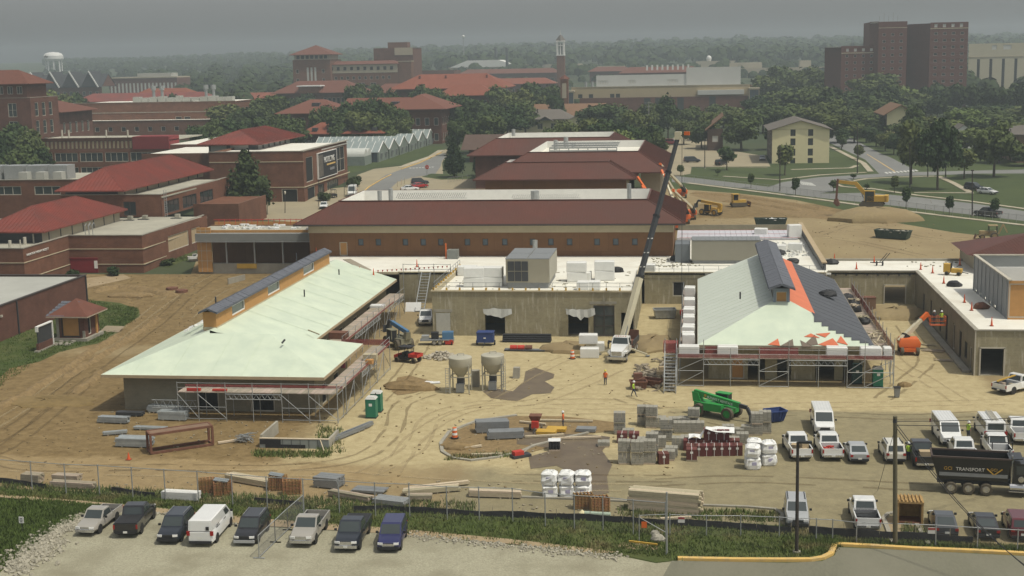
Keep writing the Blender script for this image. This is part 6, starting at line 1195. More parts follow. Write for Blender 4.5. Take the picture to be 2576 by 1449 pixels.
car('sedan','parked_sedan','dark grey sedan behind the fence warning sign','sedan',(2382,1358),(2363,1311),PG,False,group=PL_)
car('sedan','parked_sedan','black sedan between grey sedan and dark red SUV','sedan',(2486,1363),(2464,1316),PB,False,group=PL_)
car('suv','parked_suv','dark red SUV cut by the right edge','suv',(2573,1366),(2549,1318),PRD,False,group=PL_)
_p7=car('regpickup','pickup_truck','white pickup with dark rear load by the right courtyard building','pickup',(2512,993),(2610,970),PW,False,dusty=True,bumper=BLACKP)
MB().bar((-.5,-2.6,1.35),(.3,-.5,1.9),.2,.12).build('yellow_ladder',YELM,_p7)
for x,y,s in((-.3,-1.9,.5),(.4,-1.2,.4),(.2,-2.3,.3)):MB().boxc((x,y,.66+s/2),(.6,.5,s)).build('load_box',LUMBO,_p7)
car('pickup','pickup_truck','white pickup parked in the alley left of the block hall','pickup',(1076,801),(1070,822),PW,dusty=True)
car('tallvan','cargo_van','tall white delivery van on the campus road by banner building','van',(899,478),(884,497),PW)
car('sedan','parked_car','white hatchback on the plaza left of the maroon roof','car',(822,513),(813,527),PW,simple=True)
car('sedan','parked_car','white car in front of red car near the road bend','car',(1012,481),(1054,479),PW,simple=True)
car('sedan','parked_car','red car between white and black cars near the road bend','car',(1046,474),(1074,471),PRED,simple=True)
car('suv','parked_car','black car behind red car near the road bend','car',(1032,465),(1078,463),PB,simple=True)
car('minivan','parked_minivan','dark grey minivan side-on in the far car park','minivan',(1718,409),(1761,408),PDB)
car('sedan','parked_car','small silver car by the lamp pole left of cream apartment house','car',(1916,395),(1918,405),PS,simple=True)
car('suv','parked_car','dark car half hidden by the young tree in far car park','car',(1800,418),(1822,414),PB,simple=True)
car('sedan','parked_car','red car in the far row beyond the car park','car',(1736,343),(1738,337),PRED,simple=True)
car('suv','parked_car','silver car below the red car in the far row','car',(1740,357),(1742,350),PS,simple=True)
car('suv','parked_car','black car beside the brown gable house','car',(1775,344),(1777,338),PB,simple=True)
_p8=car('van','box_truck','dark red truck with white mark near the crane tip','truck',(1680,364),(1704,364),PRED,simple=True)
car('pickup','pickup_truck','dark pickup driving on the fenced road at right','pickup',(2514,548),(2455,541),PB,simple=True,tonneau=True)
car('sedan','parked_car','white car among trees at the right edge by brown apartments','car',(2486,488),(2506,490),PW,simple=True)
car('suv','parked_car','dark car left of the white car under right-hand trees','car',(2452,478),(2470,480),PDB,simple=True)
# dump truck
def dumptruck(loc,rz):
 t=thing('dump_truck','black tri-axle dump truck with yellow and white lettering','dump truck',loc,rz)
 DP=paint('truck_black',(.012,.013,.013),.45,.3)
 MB().box(-5.0,3.6,-.45,.45,.75,1.05).build('chassis',DKST,t)
 q=lambda z,y,x0,x1:[(x0,-y,z),(x1,-y,z),(x1,y,z),(x0,y,z)]
 b=MB();b.loft([q(1.25,1.0,-5.0,.75),q(3.25,1.24,-5.55,.95)],cap=False);b.loft([q(1.32,.9,-4.9,.65),q(3.25,1.14,-5.45,.85)][::-1],cap=False)
 b.add([(-4.95,-.98,1.3),(.7,-.98,1.3),(.7,.98,1.3),(-4.95,.98,1.3)],[(0,1,2,3)]);b.build('dump_body',DP,t)
 rim=MB().bar((-5.55,-1.2,3.3),(.95,-1.2,3.3),.16,.14).bar((-5.55,1.2,3.3),(.95,1.2,3.3),.16,.14).bar((-5.55,-1.2,3.3),(-5.55,1.2,3.3),.14,.14).build('body_rim',mat('rim_brown',(.075,.055,.045),.8,.2,1),t)
 MB().box(-4.85,.6,-.9,.9,1.33,1.5).build('dirt_load',RUST,t)
 MB().add([(-5.57,-1.22,3.25),(-5.03,-1.0,1.2),(-5.03,1.0,1.2),(-5.57,1.22,3.25)],[(0,1,2,3)]).build('tailgate',DP,t)
 MB().bar((-4.9,-1.10,1.75),(.7,-1.10,1.75),.06,.3).build('grey_stripe',STEEL,t)
 MB().slab([(.8,-1.1,3.3),(.8,1.1,3.3),(1.9,1.0,3.4),(1.9,-1.0,3.4)],.08).build('cab_guard',DP,t)
 MB().box(1.15,2.5,-1.08,1.08,1.0,2.95).build('cab',DP,t);b=MB();b.loft([[(2.5,-.9,.8),(2.5,.9,.8),(2.5,.9,1.95),(2.5,-.9,1.95)],[(3.9,-.78,.8),(3.9,.78,.8),(3.9,.78,1.7),(3.9,-.78,1.7)]]);b.build('bonnet',DP,t)
 MB().box(2.48,2.53,-.95,.95,2.0,2.8).build('windscreen',GLASS,t)
 for s in(-1,1):
  MB().box(1.4,2.35,s*1.085-.01,s*1.085+.01,2.0,2.75).build('side_window',GLASS,t);MB().tube((1.05,s*.95,1.0),(1.05,s*.95,3.6),.09,8).build('exhaust_stack',CHR,t)
  MB().tube((.9,s*.98,.85),(2.1,s*.98,.85),.3,10).build('fuel_tank',CHR,t);MB().bar((.8,s*1.15,.5),(2.2,s*1.15,.5),.3,.06).build('step',CHR,t)
  MB().boxc((2.6,s*1.3,2.4),(.12,.2,.5)).build('mirror',CHR,t)
 MB().lathe([(.01,0),(.26,.02),(.26,.12),(.01,.14)],(0,0,0),14).build('air_cleaner',CHR,t).matrix_local=Matrix.Translation((1.8,-1.1,1.6))@Matrix.Rotation(PI/2,4,'X')
 for x in(-3.9,-2.45,-1.0,2.75):
  for s in(-1,1):
   k=wheel(t,0,0,.52,.3 if x>2 else .55,True,CHR);k.location=(x,s*.95,.52);k.rotation_euler=(0,0,PI/2)
 sg=lambda s,sz,x,z,m:text(t,s,sz,(x,-1.0-(z-1.25)*.12-.03,z),(PI/2+.12,0,0),m,.012)
 sg('GCI',.42,-4.55,2.14,YELM);sg('TRANSPORT',.42,-3.55,2.12,WHITE);sg('GCI',.34,-.72,2.2,YELM)
 MB().bar((-1.0,-1.17,2.4),(-.4,-1.1,1.85),.05,.09).bar((-.4,-1.1,1.85),(.25,-1.17,2.4),.05,.09).build('chevron_logo',YELM,t)
 return t
_a,_c=g(2394,1241),g(2574,1251);_d=_c-_a
dumptruck(tuple(_a+Vector((0,0,.05))+_d.normalized()*3.9+Vector((0,.9,0))),math.atan2(_d.y,_d.x))
# crane truck with its boom
def cranetruck():
 f,r=g(1550,916),g(1603,856);d=(f-r).normalized();rz=math.atan2(-d.x,d.y)
 t=thing('crane_truck','white truck-mounted crane with long dark telescopic boom raised','crane truck',tuple(f-d*4.4+Vector((0,0,.05))),rz)
 w=1.2
 MB().box(-.45,.45,-4.6,4.0,.75,1.05).build('chassis',DKST,t)
 b=MB();b.smooth=True;b.loft([[(-1.05,1.7,.9),(1.05,1.7,.9),(1.05,1.7,1.95),(-1.05,1.7,1.95)],[(-1.0,2.4,.85),(1.0,2.4,.85),(1.0,2.4,1.9),(-1.0,2.4,1.9)],[(-.85,3.9,.8),(.85,3.9,.8),(.8,3.9,1.6),(-.8,3.9,1.6)],[(-.75,4.15,.85),(.75,4.15,.85),(.7,4.12,1.5),(-.7,4.12,1.5)]][::-1]);b.build('bonnet',PW,t)
 MB().loft([[(-1.15,.1,.95),(1.15,.1,.95),(1.15,1.75,.95),(-1.15,1.75,.95)],[(-1.15,.1,1.95),(1.15,.1,1.95),(1.15,1.75,1.95),(-1.15,1.75,1.95)],[(-1.0,.15,2.8),(1.0,.15,2.8),(1.0,1.35,2.8),(-1.0,1.35,2.8)]]).build('cab',PW,t)
 pane(t,'windscreen',[(1.15,1.76,1.95),(-1.15,1.76,1.95),(-1.0,1.36,2.8),(1.0,1.36,2.8)],GLASS,(.06,.94,.06,.9))
 for s in(-1,1):
  MB().boxc((s*1.09,.95,2.35),(.03,1.0,.62),ry=-s*.17).build('side_window',GLASS,t);MB().boxc((s*1.4,1.9,2.2),(.18,.1,.5)).build('mirror',BLACKP,t)
  MB().boxc((s*.85,3.9,1.15),(.3,.25,.28)).build('headlight',HLM,t)
  MB().boxc((s*1.02,3.1,1.25),(.42,1.1,.25)).build('wing',PW,t)
  for x,y,ww in((s*1.0,3.1,.32),(s*.95,-2.4,.55),(s*.95,-3.7,.55)):wheel(t,x,y,.52,ww,True,PW)
 for i in range(5):MB().boxc((-.6+i*.3,1.2,2.88),(.1,.1,.08)).build('roof_lamp',ORNG,t)
 for i in range(5):MB().box(-.62,.62,4.12,4.19,.98+i*.11,1.05+i*.11).build('grille_bar',CHR,t)
 MB().box(-1.18,1.18,4.1,4.4,.5,.82).build('front_bumper',CHR,t)
 MB().box(-1.2,1.2,-5.0,-.6,1.1,1.25).build('flat_bed',RUST,t)
 for s in(-1,1):MB().box(s*1.2-.05,s*1.2+.05,-5.0,-.7,1.25,1.9).build('bed_side',DKST,t)
 MB().box(-1.2,1.2,-5.05,-4.95,1.25,2.5).build('headboard',RUST,t)
 MB().lathe([(.55,0),(.55,.5),(.42,.9),(.42,1.4)],(0,-.35,1.05),12).build('turret',CREAMP,t)
 for sy,sx in((-.4,-1),(-.4,1)):
  MB().bar((sx*.5,sy,1.1),(sx*3.1,sy,.25),.22,.22).build('outrigger',CREAMP,t);MB().boxc((sx*3.15,sy,.1),(.5,.5,.1)).build('outrigger_pad',STEEL,t)
 for s in(1,):MB().bar((s*1.1,-4.4,.9),(s*2.8,-4.4,.9),.2,.22).bar((s*2.8,-4.4,.9),(s*2.8,-4.4,.05),.16).build('rear_outrigger',DKST,t)
 base=Vector(t.location)+Matrix.Rotation(rz,3,'Z')@Vector((0,-.35,2.3));tip=aty(1706,343,base.y+9.0)
 inv=lambda p:Matrix.Rotation(-rz,3,'Z')@(p-Vector(t.location));B,E_2=inv(base),inv(tip)
 sgm=[(0,.30,.62,.80,CREAMP),(.285,.99,.46,.58,DKST),(.6,.995,.40,.50,DKST),(.8,1,.34,.42,DKST)]
 for i,(a,c,ww,hh,mm)in enumerate([(-.02,.305,.62,.8,CREAMP),(.30,.60,.5,.64,DKST),(.60,.82,.43,.55,DKST),(.82,1.0,.36,.46,DKST)]):
  MB().bar(B.lerp(E_2,a),B.lerp(E_2,c),ww,hh).build('boom_section',mm,t)
  if i:MB().bar(B.lerp(E_2,a-.004),B.lerp(E_2,a+.006),ww+.2,hh+.2).build('boom_collar',BLACKP,t)
 for i in range(7):
  p=B.lerp(E_2,.315+i*.035);MB().boxc(tuple(p+Vector((0,0,0))),(.62,.66,.12)).build('white_dot',WHITE,t)if i in(1,3,5)else None
 MB().bar(B+Vector((0,.7,-.9)),B.lerp(E_2,.17),.26).build('lift_cylinder',GALV,t)
 MB().boxc(tuple(E_2+Vector((0,0,.1))),(.8,.9,1.0)).build('boom_head',CREAMP,t);MB().boxc(tuple(E_2+Vector((-1.2,.3,.4))),(.7,.5,.45)).build('warning_flag',ORNG,t);MB().bar(tuple(E_2),tuple(E_2+Vector((-1.4,.3,.4))),.12).build('flag_arm',DKST,t)
 hk=Vector((.0,0,0));px=aty(1723,795,tip.y);lo=inv(Vector((tip.x+.5,tip.y,px.z)));hi=inv(tip+Vector((.5,0,0)))
 MB().tube(hi,lo,.035,5).build('hoist_rope',DKST,t);MB().lathe([(.05,.9),(.28,.7),(.28,.3),(.1,0)],tuple(lo),10).build('hook_block',REDP,t)
 return t
cranetruck()
# telehandlers, lifts, earthmovers
def telehandler(name,label,rear,front,body,boomm,blen=6.2,raise_=.12,flip=False,txt=None,cab=BLACKP,tm=TYRED):
 a,b_=g(*rear),g(*front);d=(b_-a);d.z=0;d.normalize();c=(a+b_)/2;rz=math.atan2(-d.x,d.y)
 t=thing(name,label,'telehandler',(c.x,c.y,c.z+.06),rz)
 b=MB();b.loft([[(-.75,-2.5,.75),(.75,-2.5,.75),(.75,-2.5,1.5),(-.75,-2.5,1.5)],[(-.8,-.6,.6),(.8,-.6,.6),(.8,-.6,1.35),(-.8,-.6,1.35)],[(-.75,2.1,.65),(.75,2.1,.65),(.75,2.1,1.15),(-.75,2.1,1.15)]][::-1]);b.build('chassis',body,t)
 MB().box(.55,1.2,-1.1,1.0,.75,1.55).build('engine_cover',body,t)
 MB().box(-1.2,-.4,-.5,1.0,.9,2.35).build('cab',cab,t);MB().box(-1.24,-.36,-.55,1.05,2.35,2.45).build('cab_roof',body,t)
 for x in(-1.18,-.42):
  for y in(-.46,.94):MB().box(x-.05,x+.05,y-.05,y+.05,1.2,2.35).build('cab_post',body,t)
 for x in(-1,1):
  for y in(-1.75,1.65):wheel(t,x*1.0,y,.68,.46,True,body,'wheel')
 MB().loft([[(-.2,-2.7,1.4),(.6,-2.7,1.4),(.6,-1.7,1.4),(-.2,-1.7,1.4)],[(-.1,-2.9,2.4),(.5,-2.9,2.4),(.5,-2.2,2.4),(-.1,-2.2,2.4)]]).build('boom_mount',body,t)
 p=Vector((.2,-2.7,2.35));q=p+Vector((0,math.cos(raise_),math.sin(raise_)-.0))*blen
 MB().bar(p,q,.42,.56).build('boom',boomm,t);MB().bar(p.lerp(q,.9),q+(q-p).normalized()*.9,.3,.4).build('boom_extension',DKST,t)
 e=q+(q-p).normalized()*.9
 MB().bar(e,e+Vector((0,.55,-1.0)),.3,.3).build('boom_knee',DKST,t);f=e+Vector((0,.55,-1.0))
 MB().box(f.x-.65,f.x+.65,f.y,f.y+.1,f.z-.65,f.z+.35).build('fork_carriage',DKST,t)
 for x in(-.4,.4):MB().bar((f.x+x,f.y+.1,f.z-.62),(f.x+x,f.y+1.3,f.z-.62),.12,.06).build('fork',DKST,t)
 MB().bar((.2,.2,1.3),p.lerp(q,.55),.16).build('lift_cylinder',GALV,t)
 if txt:
  m_=p.lerp(q,.30);o=text(t,txt,.36,(m_.x+.225,m_.y,m_.z-.2),(PI/2,-0,PI/2),WHITE,.01);o.rotation_euler=(Matrix.Rotation(raise_,3,'X')@Matrix(((0,0,1),(1,0,0),(0,1,0)))).to_euler()
  MB().boxc(tuple(p.lerp(q,.26)+Vector((.22,0,0))),(.03,.26,.26)).build('yellow_mark',YELM,t)
 return t
telehandler('telehandler','green telehandler with white lettered boom beside block pallets',(1757,1040),(1856,1056),GREENP,GREENP,5.4,-.14,txt='SUNBELT RENTALS')
telehandler('telehandler','yellow telehandler with black boom on the far dirt lot',(1818,544),(1758,538),YELM,YELM,5.4,.1)
telehandler('telehandler','dusty blue telehandler with raised boom by left scaffold',(1020,880),(985,866),mat('dusty_olive',(.20,.19,.13),.8,.15,1),BLUEP,5.0,.12)
def boomlift(label,base,tip,basket=True,bc=CREAMP):
 p=g(*base)if len(base)==2 else Vector(base);t=thing('boom_lift',label,'boom lift',(p.x,p.y,p.z+.05),0)
 for x in(-.95,.95):
  for y in(-1.2,1.2):wheel(t,x,y,.5,.4,True,ORNG)
 MB().box(-.75,.75,-1.5,1.5,.45,.85).build('chassis',ORNG,t)
 b=MB();b.smooth=True;b.loft([[(-1.25,-1.2,.95),(1.25,-1.2,.95),(1.25,1.2,.95),(-1.25,1.2,.95)],[(-1.35,-1.2,1.5),(1.35,-1.2,1.5),(1.35,1.2,1.5),(-1.35,1.2,1.5)],[(-1.1,-.95,2.0),(1.1,-.95,2.0),(1.1,.95,2.0),(-1.1,.95,2.0)]]);b.build('turntable',ORNG,t)
 q=tip-Vector(t.location);s=Vector((-.8 if q.x>0 else .8,0,1.9));m1=s.lerp(q,.55)
 MB().bar(s-(q-s).normalized()*.6,m1,.5,.55).build('boom',bc,t);MB().bar(m1-(q-s).normalized()*.3,q-(q-s).normalized()*1.2,.36,.42).build('boom_extension',bc,t);MB().bar(q-(q-s).normalized()*1.25,q,.42,.5).build('boom_head',ORNG,t);MB().bar(s-Vector((0,0,.6)),s.lerp(q,.16),.7,.8).build('boom_base',BLACKP,t)
 if basket:
  e=q+Vector((.35 if q.x>0 else-.6,0,-1.1));MB().bar(q,e,.18).build('jib',ORNG,t);b=MB();c=e+Vector((.9 if q.x>0 else-.9,0,-.4))
  b.boxc(tuple(c),(1.9,.9,.08))
  for sx in(-.95,.95):
   for sy in(-.45,.45):b.tube(c+Vector((sx,sy,0)),c+Vector((sx,sy,1.1)),.04,5)
  for zz in(.55,1.1):
   for sy in(-.45,.45):b.bar(c+Vector((-.95,sy,zz)),c+Vector((.95,sy,zz)),.06)
   for sx in(-.95,.95):b.bar(c+Vector((sx,-.45,zz)),c+Vector((sx,.45,zz)),.06)
  b.build('basket',ORNG,t);return t,c+Vector(t.location)
 return t,q
_bl,_bk=boomlift('orange boom lift with cream boom and two workers in right courtyard',(2285,889),aty(2334,788,g(2285,889).y+2.2))
boomlift('orange boom lift nearest the maroon hall corner, boom towards the far roof',(1703,577),aty(1664,428,290),False)
boomlift('second orange boom lift right of the maroon hall, yellow boom',(1722,562),aty(1672,440,282),False)
boomlift('far orange boom lift with long boom to the far maroon eave',(1716,497),aty(1660,412,300),False)
boomlift('third orange boom lift, rightmost of the lifts beside the maroon hall',(1738,551),aty(1693,478,258),False)
boomlift('orange boom lift with orange boom under the stepped maroon eave, upper',(-6,272,T(272)),aty(1604,446,288),False,ORNG)
boomlift('orange boom lift with orange boom under the stepped maroon eave, lower',(-8,266,T(266)),aty(1616,468,284),False,ORNG)
def dozer():
 p=g(1858,520);t=thing('bulldozer','small brown bulldozer with cab and blade on far dirt lot','bulldozer',(p.x,p.y,p.z+.05),R(-75))
 for s in(-1,1):
  b=MB();b.smooth=True;b.loft([[(s*.9+o,-1.5,.1),(s*.9+o,1.5,.1),(s*.9+o,1.85,.5),(s*.9+o,1.5,.95),(s*.9+o,-1.5,.95),(s*.9+o,-1.85,.5)]for o in(-.25,.25)]);b.build('track',TYRED,t)
 MB().box(-.65,.65,-.2,1.6,.6,1.55).build('bonnet',YELM,t);MB().box(-.75,.75,-1.5,-.1,.7,1.5).build('body',YELM,t);MB().box(-.85,.85,-1.6,.0,2.85,2.97).build('cab_roof',YELM,t);MB().box(-.6,.6,-1.3,-.3,1.5,2.85).build('cab_glass',DARK,t)
 for x in(-.75,.75):
  for y in(-1.5,-.1):MB().tube((x,y,1.4),(x,y,2.9),.07,6).build('cab_post',YELM,t)
 MB().slab([(-1.6,2.3,.1),(1.6,2.3,.1),(1.6,2.5,1.15),(-1.6,2.5,1.15)][::-1],.12).build('blade',RUST,t)
 for s in(-1,1):MB().bar((s*.95,.2,.5),(s*.95,2.3,.5),.14).build('push_arm',YELM,t)
dozer()
def excavator(name,label,base,z,rz,paintm,s=1.0,arm=True,tilt=(0,0)):
 p=g(*base);t=thing(name,label,'excavator',(p.x,p.y,p.z+z),rz);t.scale=(s,s,s)
 for x in(-1.2,1.2):
  b=MB();b.smooth=True;b.loft([[(x+o,-1.9,.05),(x+o,1.9,.05),(x+o,2.3,.45),(x+o,1.9,.9),(x+o,-1.9,.9),(x+o,-2.3,.45)]for o in(-.3,.3)]);b.build('track',TYRED,t)
 MB().box(-.8,.8,-.9,.9,.4,1.0).build('undercarriage',DKST,t);MB().box(-1.3,1.3,-2.6,.9,1.05,2.1).build('house',paintm,t);MB().box(-1.3,1.3,-2.9,-2.3,1.0,2.2).build('counterweight',paintm,t)
 MB().box(-1.3,-.35,-.5,1.3,1.1,2.95).build('cab',GLASS,t);MB().box(-1.34,-.31,-.55,1.34,2.95,3.05).build('cab_roof',paintm,t)
 for x in(-1.28,-.37):
  for y in(-.48,1.28):MB().box(x-.05,x+.05,y-.05,y+.05,1.1,2.95).build('cab_post',paintm,t)
 A_,B_,C_,D_=Vector((.2,.8,1.8)),Vector((.2,3.2,4.4)),Vector((.2,6.2,4.6)),Vector((.2,6.6,1.3))
 MB().bar(A_,B_,.45,.7).build('boom',paintm,t);MB().bar(B_-Vector((0,.2,.15)),C_,.4,.6).build('boom_tip',paintm,t);MB().bar(C_+Vector((0,.2,.5)),D_,.35,.5).build('stick',RUST if s>1 else paintm,t)
 b=MB();b.loft([[(-.35,6.3,1.3),(.75,6.3,1.3),(.75,6.9,1.3),(-.35,6.9,1.3)],[(-.4,6.0,.5),(.8,6.0,.5),(.8,7.1,.6),(-.4,7.1,.6)],[(-.4,5.9,.15),(.8,5.9,.15),(.8,6.4,-.1),(-.4,6.4,-.1)]]);b.build('bucket',RUST,t)
 MB().bar((.2,1.6,1.6),tuple(B_.lerp(A_,.3)),.16).build('ram',GALV,t);MB().bar(tuple(B_+Vector((0,.3,.4))),tuple(C_+Vector((0,.2,.5))),.15).build('stick_ram',GALV,t)
 return t
excavator('excavator','yellow tracked excavator working on the sandy heap',(2193,545),2.2,R(78),YELM,1.15)
excavator('mini_excavator','small white mini excavator at the brick complex foot',(489,657),.05,R(-60),PW,.42)
def loader():
 p=g(2489,602);t=thing('backhoe_loader','tan loader tractor with canopy on the right dirt edge','loader',(p.x,p.y,p.z+.05),R(85))
 LP=mat('loader_tan',(.33,.25,.13),.7,.15,1)
 MB().box(-.55,.55,-1.2,1.9,.7,1.6).build('bonnet',LP,t);MB().box(-.85,.85,-1.4,.3,2.6,2.72).build('canopy',LP,t)
 for x in(-.75,.75):
  for y in(-1.3,.2):MB().tube((x,y,1.2),(x,y,2.6),.06,6).build('canopy_post',BLACKP,t)
 for x in(-.95,.95):wheel(t,x,-.8,.72,.45,True,LP);wheel(t,x,1.4,.5,.36,True,LP)
 MB().slab([(-1.1,2.8,.15),(1.1,2.8,.15),(1.1,2.5,.95),(-1.1,2.5,.95)][::-1],.12).build('loader_bucket',RUST,t)
 for x in(-.7,.7):MB().bar((x,.2,1.5),(x,2.5,.6),.14).build('loader_arm',LP,t)
 MB().bar((0,-1.6,1.0),(0,-2.4,2.9),.3).bar((0,-2.4,2.9),(0,-3.2,1.3),.24).build('backhoe_arm',LP,t)
loader()
def utv():
 f,r=g(1002,908),g(1052,913);d=(f-r);d.z=0;d.normalize();c=(f+r)/2;t=thing('utility_vehicle','red utility vehicle with black canopy near the soil heap','utility vehicle',(c.x,c.y,.05),math.atan2(-d.x,d.y))
 for x in(-.7,.7):
  for y in(-1.25,1.25):wheel(t,x,y,.33,.28,True,BLACKP)
 MB().box(-.7,.7,-1.75,-.5,.75,.82).build('cargo_floor',REDP,t)
 for a in((-.74,-.66,-1.8,-.5),(.66,.74,-1.8,-.5),(-.66,.66,-1.8,-1.72),(-.66,.66,-.58,-.5)):MB().box(*a,.75,1.15).build('cargo_side',REDP,t)
 MB().box(-.7,.7,-.5,1.1,.35,.8).build('tub',BLACKP,t);MB().loft([[(-.7,1.1,.4),(.7,1.1,.4),(.7,1.1,1.05),(-.7,1.1,1.05)],[(-.55,1.8,.45),(.55,1.8,.45),(.55,1.8,.85),(-.55,1.8,.85)]]).build('bonnet',REDP,t)
 for y in(-.3,.4):MB().box(-.6,.6,y-.2,y+.15,.8,1.3).build('seat',BLACKP,t)
 for x in(-.7,.7):
  for y in(-.5,1.05):MB().tube((x,y,.8),(x*.93,y*.8,1.95),.04,6).build('cage_post',BLACKP,t)
 MB().box(-.75,.75,-.7,1.05,1.95,2.03).build('canopy',BLACKP,t)
utv()
def roofmachine():
 p=at(2397,692,5.15);t=thing('roof_sweeper','yellow wheeled roofing machine on the right white roof','machine',tuple(p),R(70))
 for x in(-.6,.6):
  for y in(-.9,.8):wheel(t,x,y,.3,.25,True,BLACKP)
 MB().box(-.55,.55,-1.3,.2,.4,1.0).build('body',YELM,t);MB().box(-.6,.6,.3,1.3,.45,1.7).build('hood',YELM,t);MB().box(-.5,.5,.2,.32,1.0,1.8).build('panel',BLACKP,t);MB().bar((0,-1.3,.5),(0,-2.2,.35),.1).build('tow_bar',DKST,t)
 p=g(839,497);t=thing('utility_cart','dark utility cart under the banner wall','cart',(p.x,p.y,p.z+.1),R(30))
 for x in(-.6,.6):
  for y in(-.9,.9):wheel(t,x,y,.3,.22,False,BLACKP)
 MB().box(-.65,.65,-1.4,1.3,.4,.9).build('body',PDB,t);MB().box(-.65,.65,-.8,.7,1.9,1.98).build('canopy',PDB,t)
 for x in(-.6,.6):
  for y in(-.75,.65):MB().tube((x,y,.9),(x,y,1.9),.04,5).build('post',BLACKP,t)
 p=g(757,652);t=thing('compact_loader','small red and black compact loader behind the slate monitor','loader',(p.x,p.y,p.z+.05),R(40))
 for x in(-.7,.7):
  for y in(-.6,.6):wheel(t,x,y,.4,.3,True,REDP)
 MB().box(-.6,.6,-1.2,1.0,.4,1.2).build('body',REDP,t);MB().box(-.5,.5,-.5,.6,1.2,2.1).build('cab',BLACKP,t);MB().box(-.6,.6,-.6,.7,2.1,2.2).build('cab_roof',REDP,t);MB().box(-.9,.9,1.3,1.9,.1,.8).build('loader_bucket',DKST,t)
roofmachine()
# scaffolds
def planks(par,x0,x1,y0,y1,z,along,wd=.46):
 n=int(((x1-x0)if along=='x' else(y1-y0))/wd);ln=(y1-y0)if along=='x' else(x1-x0)
 me=MB().box(-wd*.47,wd*.47,-ln/2,ln/2,-.03,.03).mesh('plank',PLANK)
 for i in range(n):
  c=(x0+(i+.5)*wd,(y0+y1)/2,z+rnd.uniform(-.012,.012))if along=='x' else((x0+x1)/2,y0+(i+.5)*wd,z+rnd.uniform(-.012,.012))
  link('plank',me,par,loc=c,rz=0 if along=='x' else PI/2)
def post(par,x,y,z0,z1,r=.045):return MB().tube((x,y,z0),(x,y,z1),r,6).build('post',GALV,par)
def ledger(par,p,q,r=.04):return MB().tube(p,q,r,5).build('ledger',GALV,par)
def truss(par,p,q,h=.55,n=10,nm='lattice_beam'):
 p,q=Vector(p),Vector(q);b=MB();b.tube(p,q,.05,5).tube(p+Vector((0,0,h)),q+Vector((0,0,h)),.05,5)
 for i in range(n):a,c=p.lerp(q,i/n),p.lerp(q,(i+1)/n);m_=a.lerp(c,.5)+Vector((0,0,h));b.tube(a,m_,.03,4).tube(m_,c,.03,4)
 return b.build(nm,GALV,par)
def net(par,p,q,z0,z1):p,q=Vector(p),Vector(q);d=(q-p).normalized();return MB().bar((p.x,p.y,(z0+z1)/2),(q.x,q.y,(z0+z1)/2),.03,z1-z0).build('guard_net',REDDECK,par)
sA=thing('scaffold','tube scaffold wrapping the white-roofed wing at left','scaffold')
fx=[at(u,985,3.2).x for u in(448,500,571,640,714,783,855)];fy=135.9
planks(sA,fx[0],fx[-1]+.1,fy,138.2,3.2,'x')
for x in fx:
 post(sA,x,fy,0,4.35);post(sA,x,138.25,0,3.2)
 ledger(sA,(x,fy,3.1),(x,138.25,3.1))
for z in(3.72,4.25):ledger(sA,(fx[0],fy,z),(fx[-1],fy,z),.03)
for i in(0,1,4,5):
 ledger(sA,(fx[i],fy,.3),(fx[i+1],fy,.3),.035);ledger(sA,(fx[i],fy,1.6),(fx[i+1],fy,1.6),.035);ledger(sA,(fx[i],fy,3.0),(fx[i+1],fy,.35),.035)
truss(sA,(fx[2],fy,2.5),(fx[4],fy,2.5));truss(sA,(fx[0]-3.6,fy+1.5,1.0),(fx[0]+1.5,fy+1.5,1.0),.9,6)
net(sA,(fx[0],138.3),(fx[-1],138.3),3.25,3.5)
MB().boxc((fx[0]+1.7,136.4,3.42),(1.5,.4,.3)).build('red_roll',REDP,sA);MB().boxc((fx[0]+4.6,136.4,3.38),(1.6,.3,.2)).build('red_roll',REDP,sA)
sx=fx[-1];ys=[136,139.6,143.2,146.8,150.4,154,157.6,161]
planks(sA,-39.9,sx,138.3,160.8,3.2,'y')
for y in ys:
 post(sA,sx,y,0,4.3);post(sA,-39.9,y,0,3.2)
for y0,y1 in zip(ys,ys[1:]):
 ledger(sA,(sx,y0,.3),(sx,y1,.3),.035);ledger(sA,(sx,y0,3.0),(sx,y1,.4),.035)if ys.index(y0)%2==0 else ledger(sA,(sx,y0,.4),(sx,y1,3.0),.035)
for z in(3.7,4.2):ledger(sA,(sx,136,z),(sx,161,z),.03)
net(sA,(sx+.03,140),(sx+.03,161),3.25,3.45);net(sA,(-44,160.9),(sx,160.9),3.2,3.9)
truss(sA,(sx,146.8,2.45),(sx,154,2.45));truss(sA,(-43.9,168,2.5),(-43.9,182,2.5),.55,14);truss(sA,(-43.9,186,2.5),(-43.9,197,2.5),.55,10)
planks(sA,-46.3,-43.9,161,198,3.2,'y');net(sA,(-43.87,161),(-43.87,190),3.25,3.45)
for i in range(12):
 y=161+i*3.3;post(sA,-43.9,y,0,4.3)
 if i<11:ledger(sA,(-43.9,y,.4 if i%2 else 3),(-43.9,y+3.3,3 if i%2 else .4),.035);ledger(sA,(-43.9,y,4.2),(-43.9,y+3.3,4.2),.03)
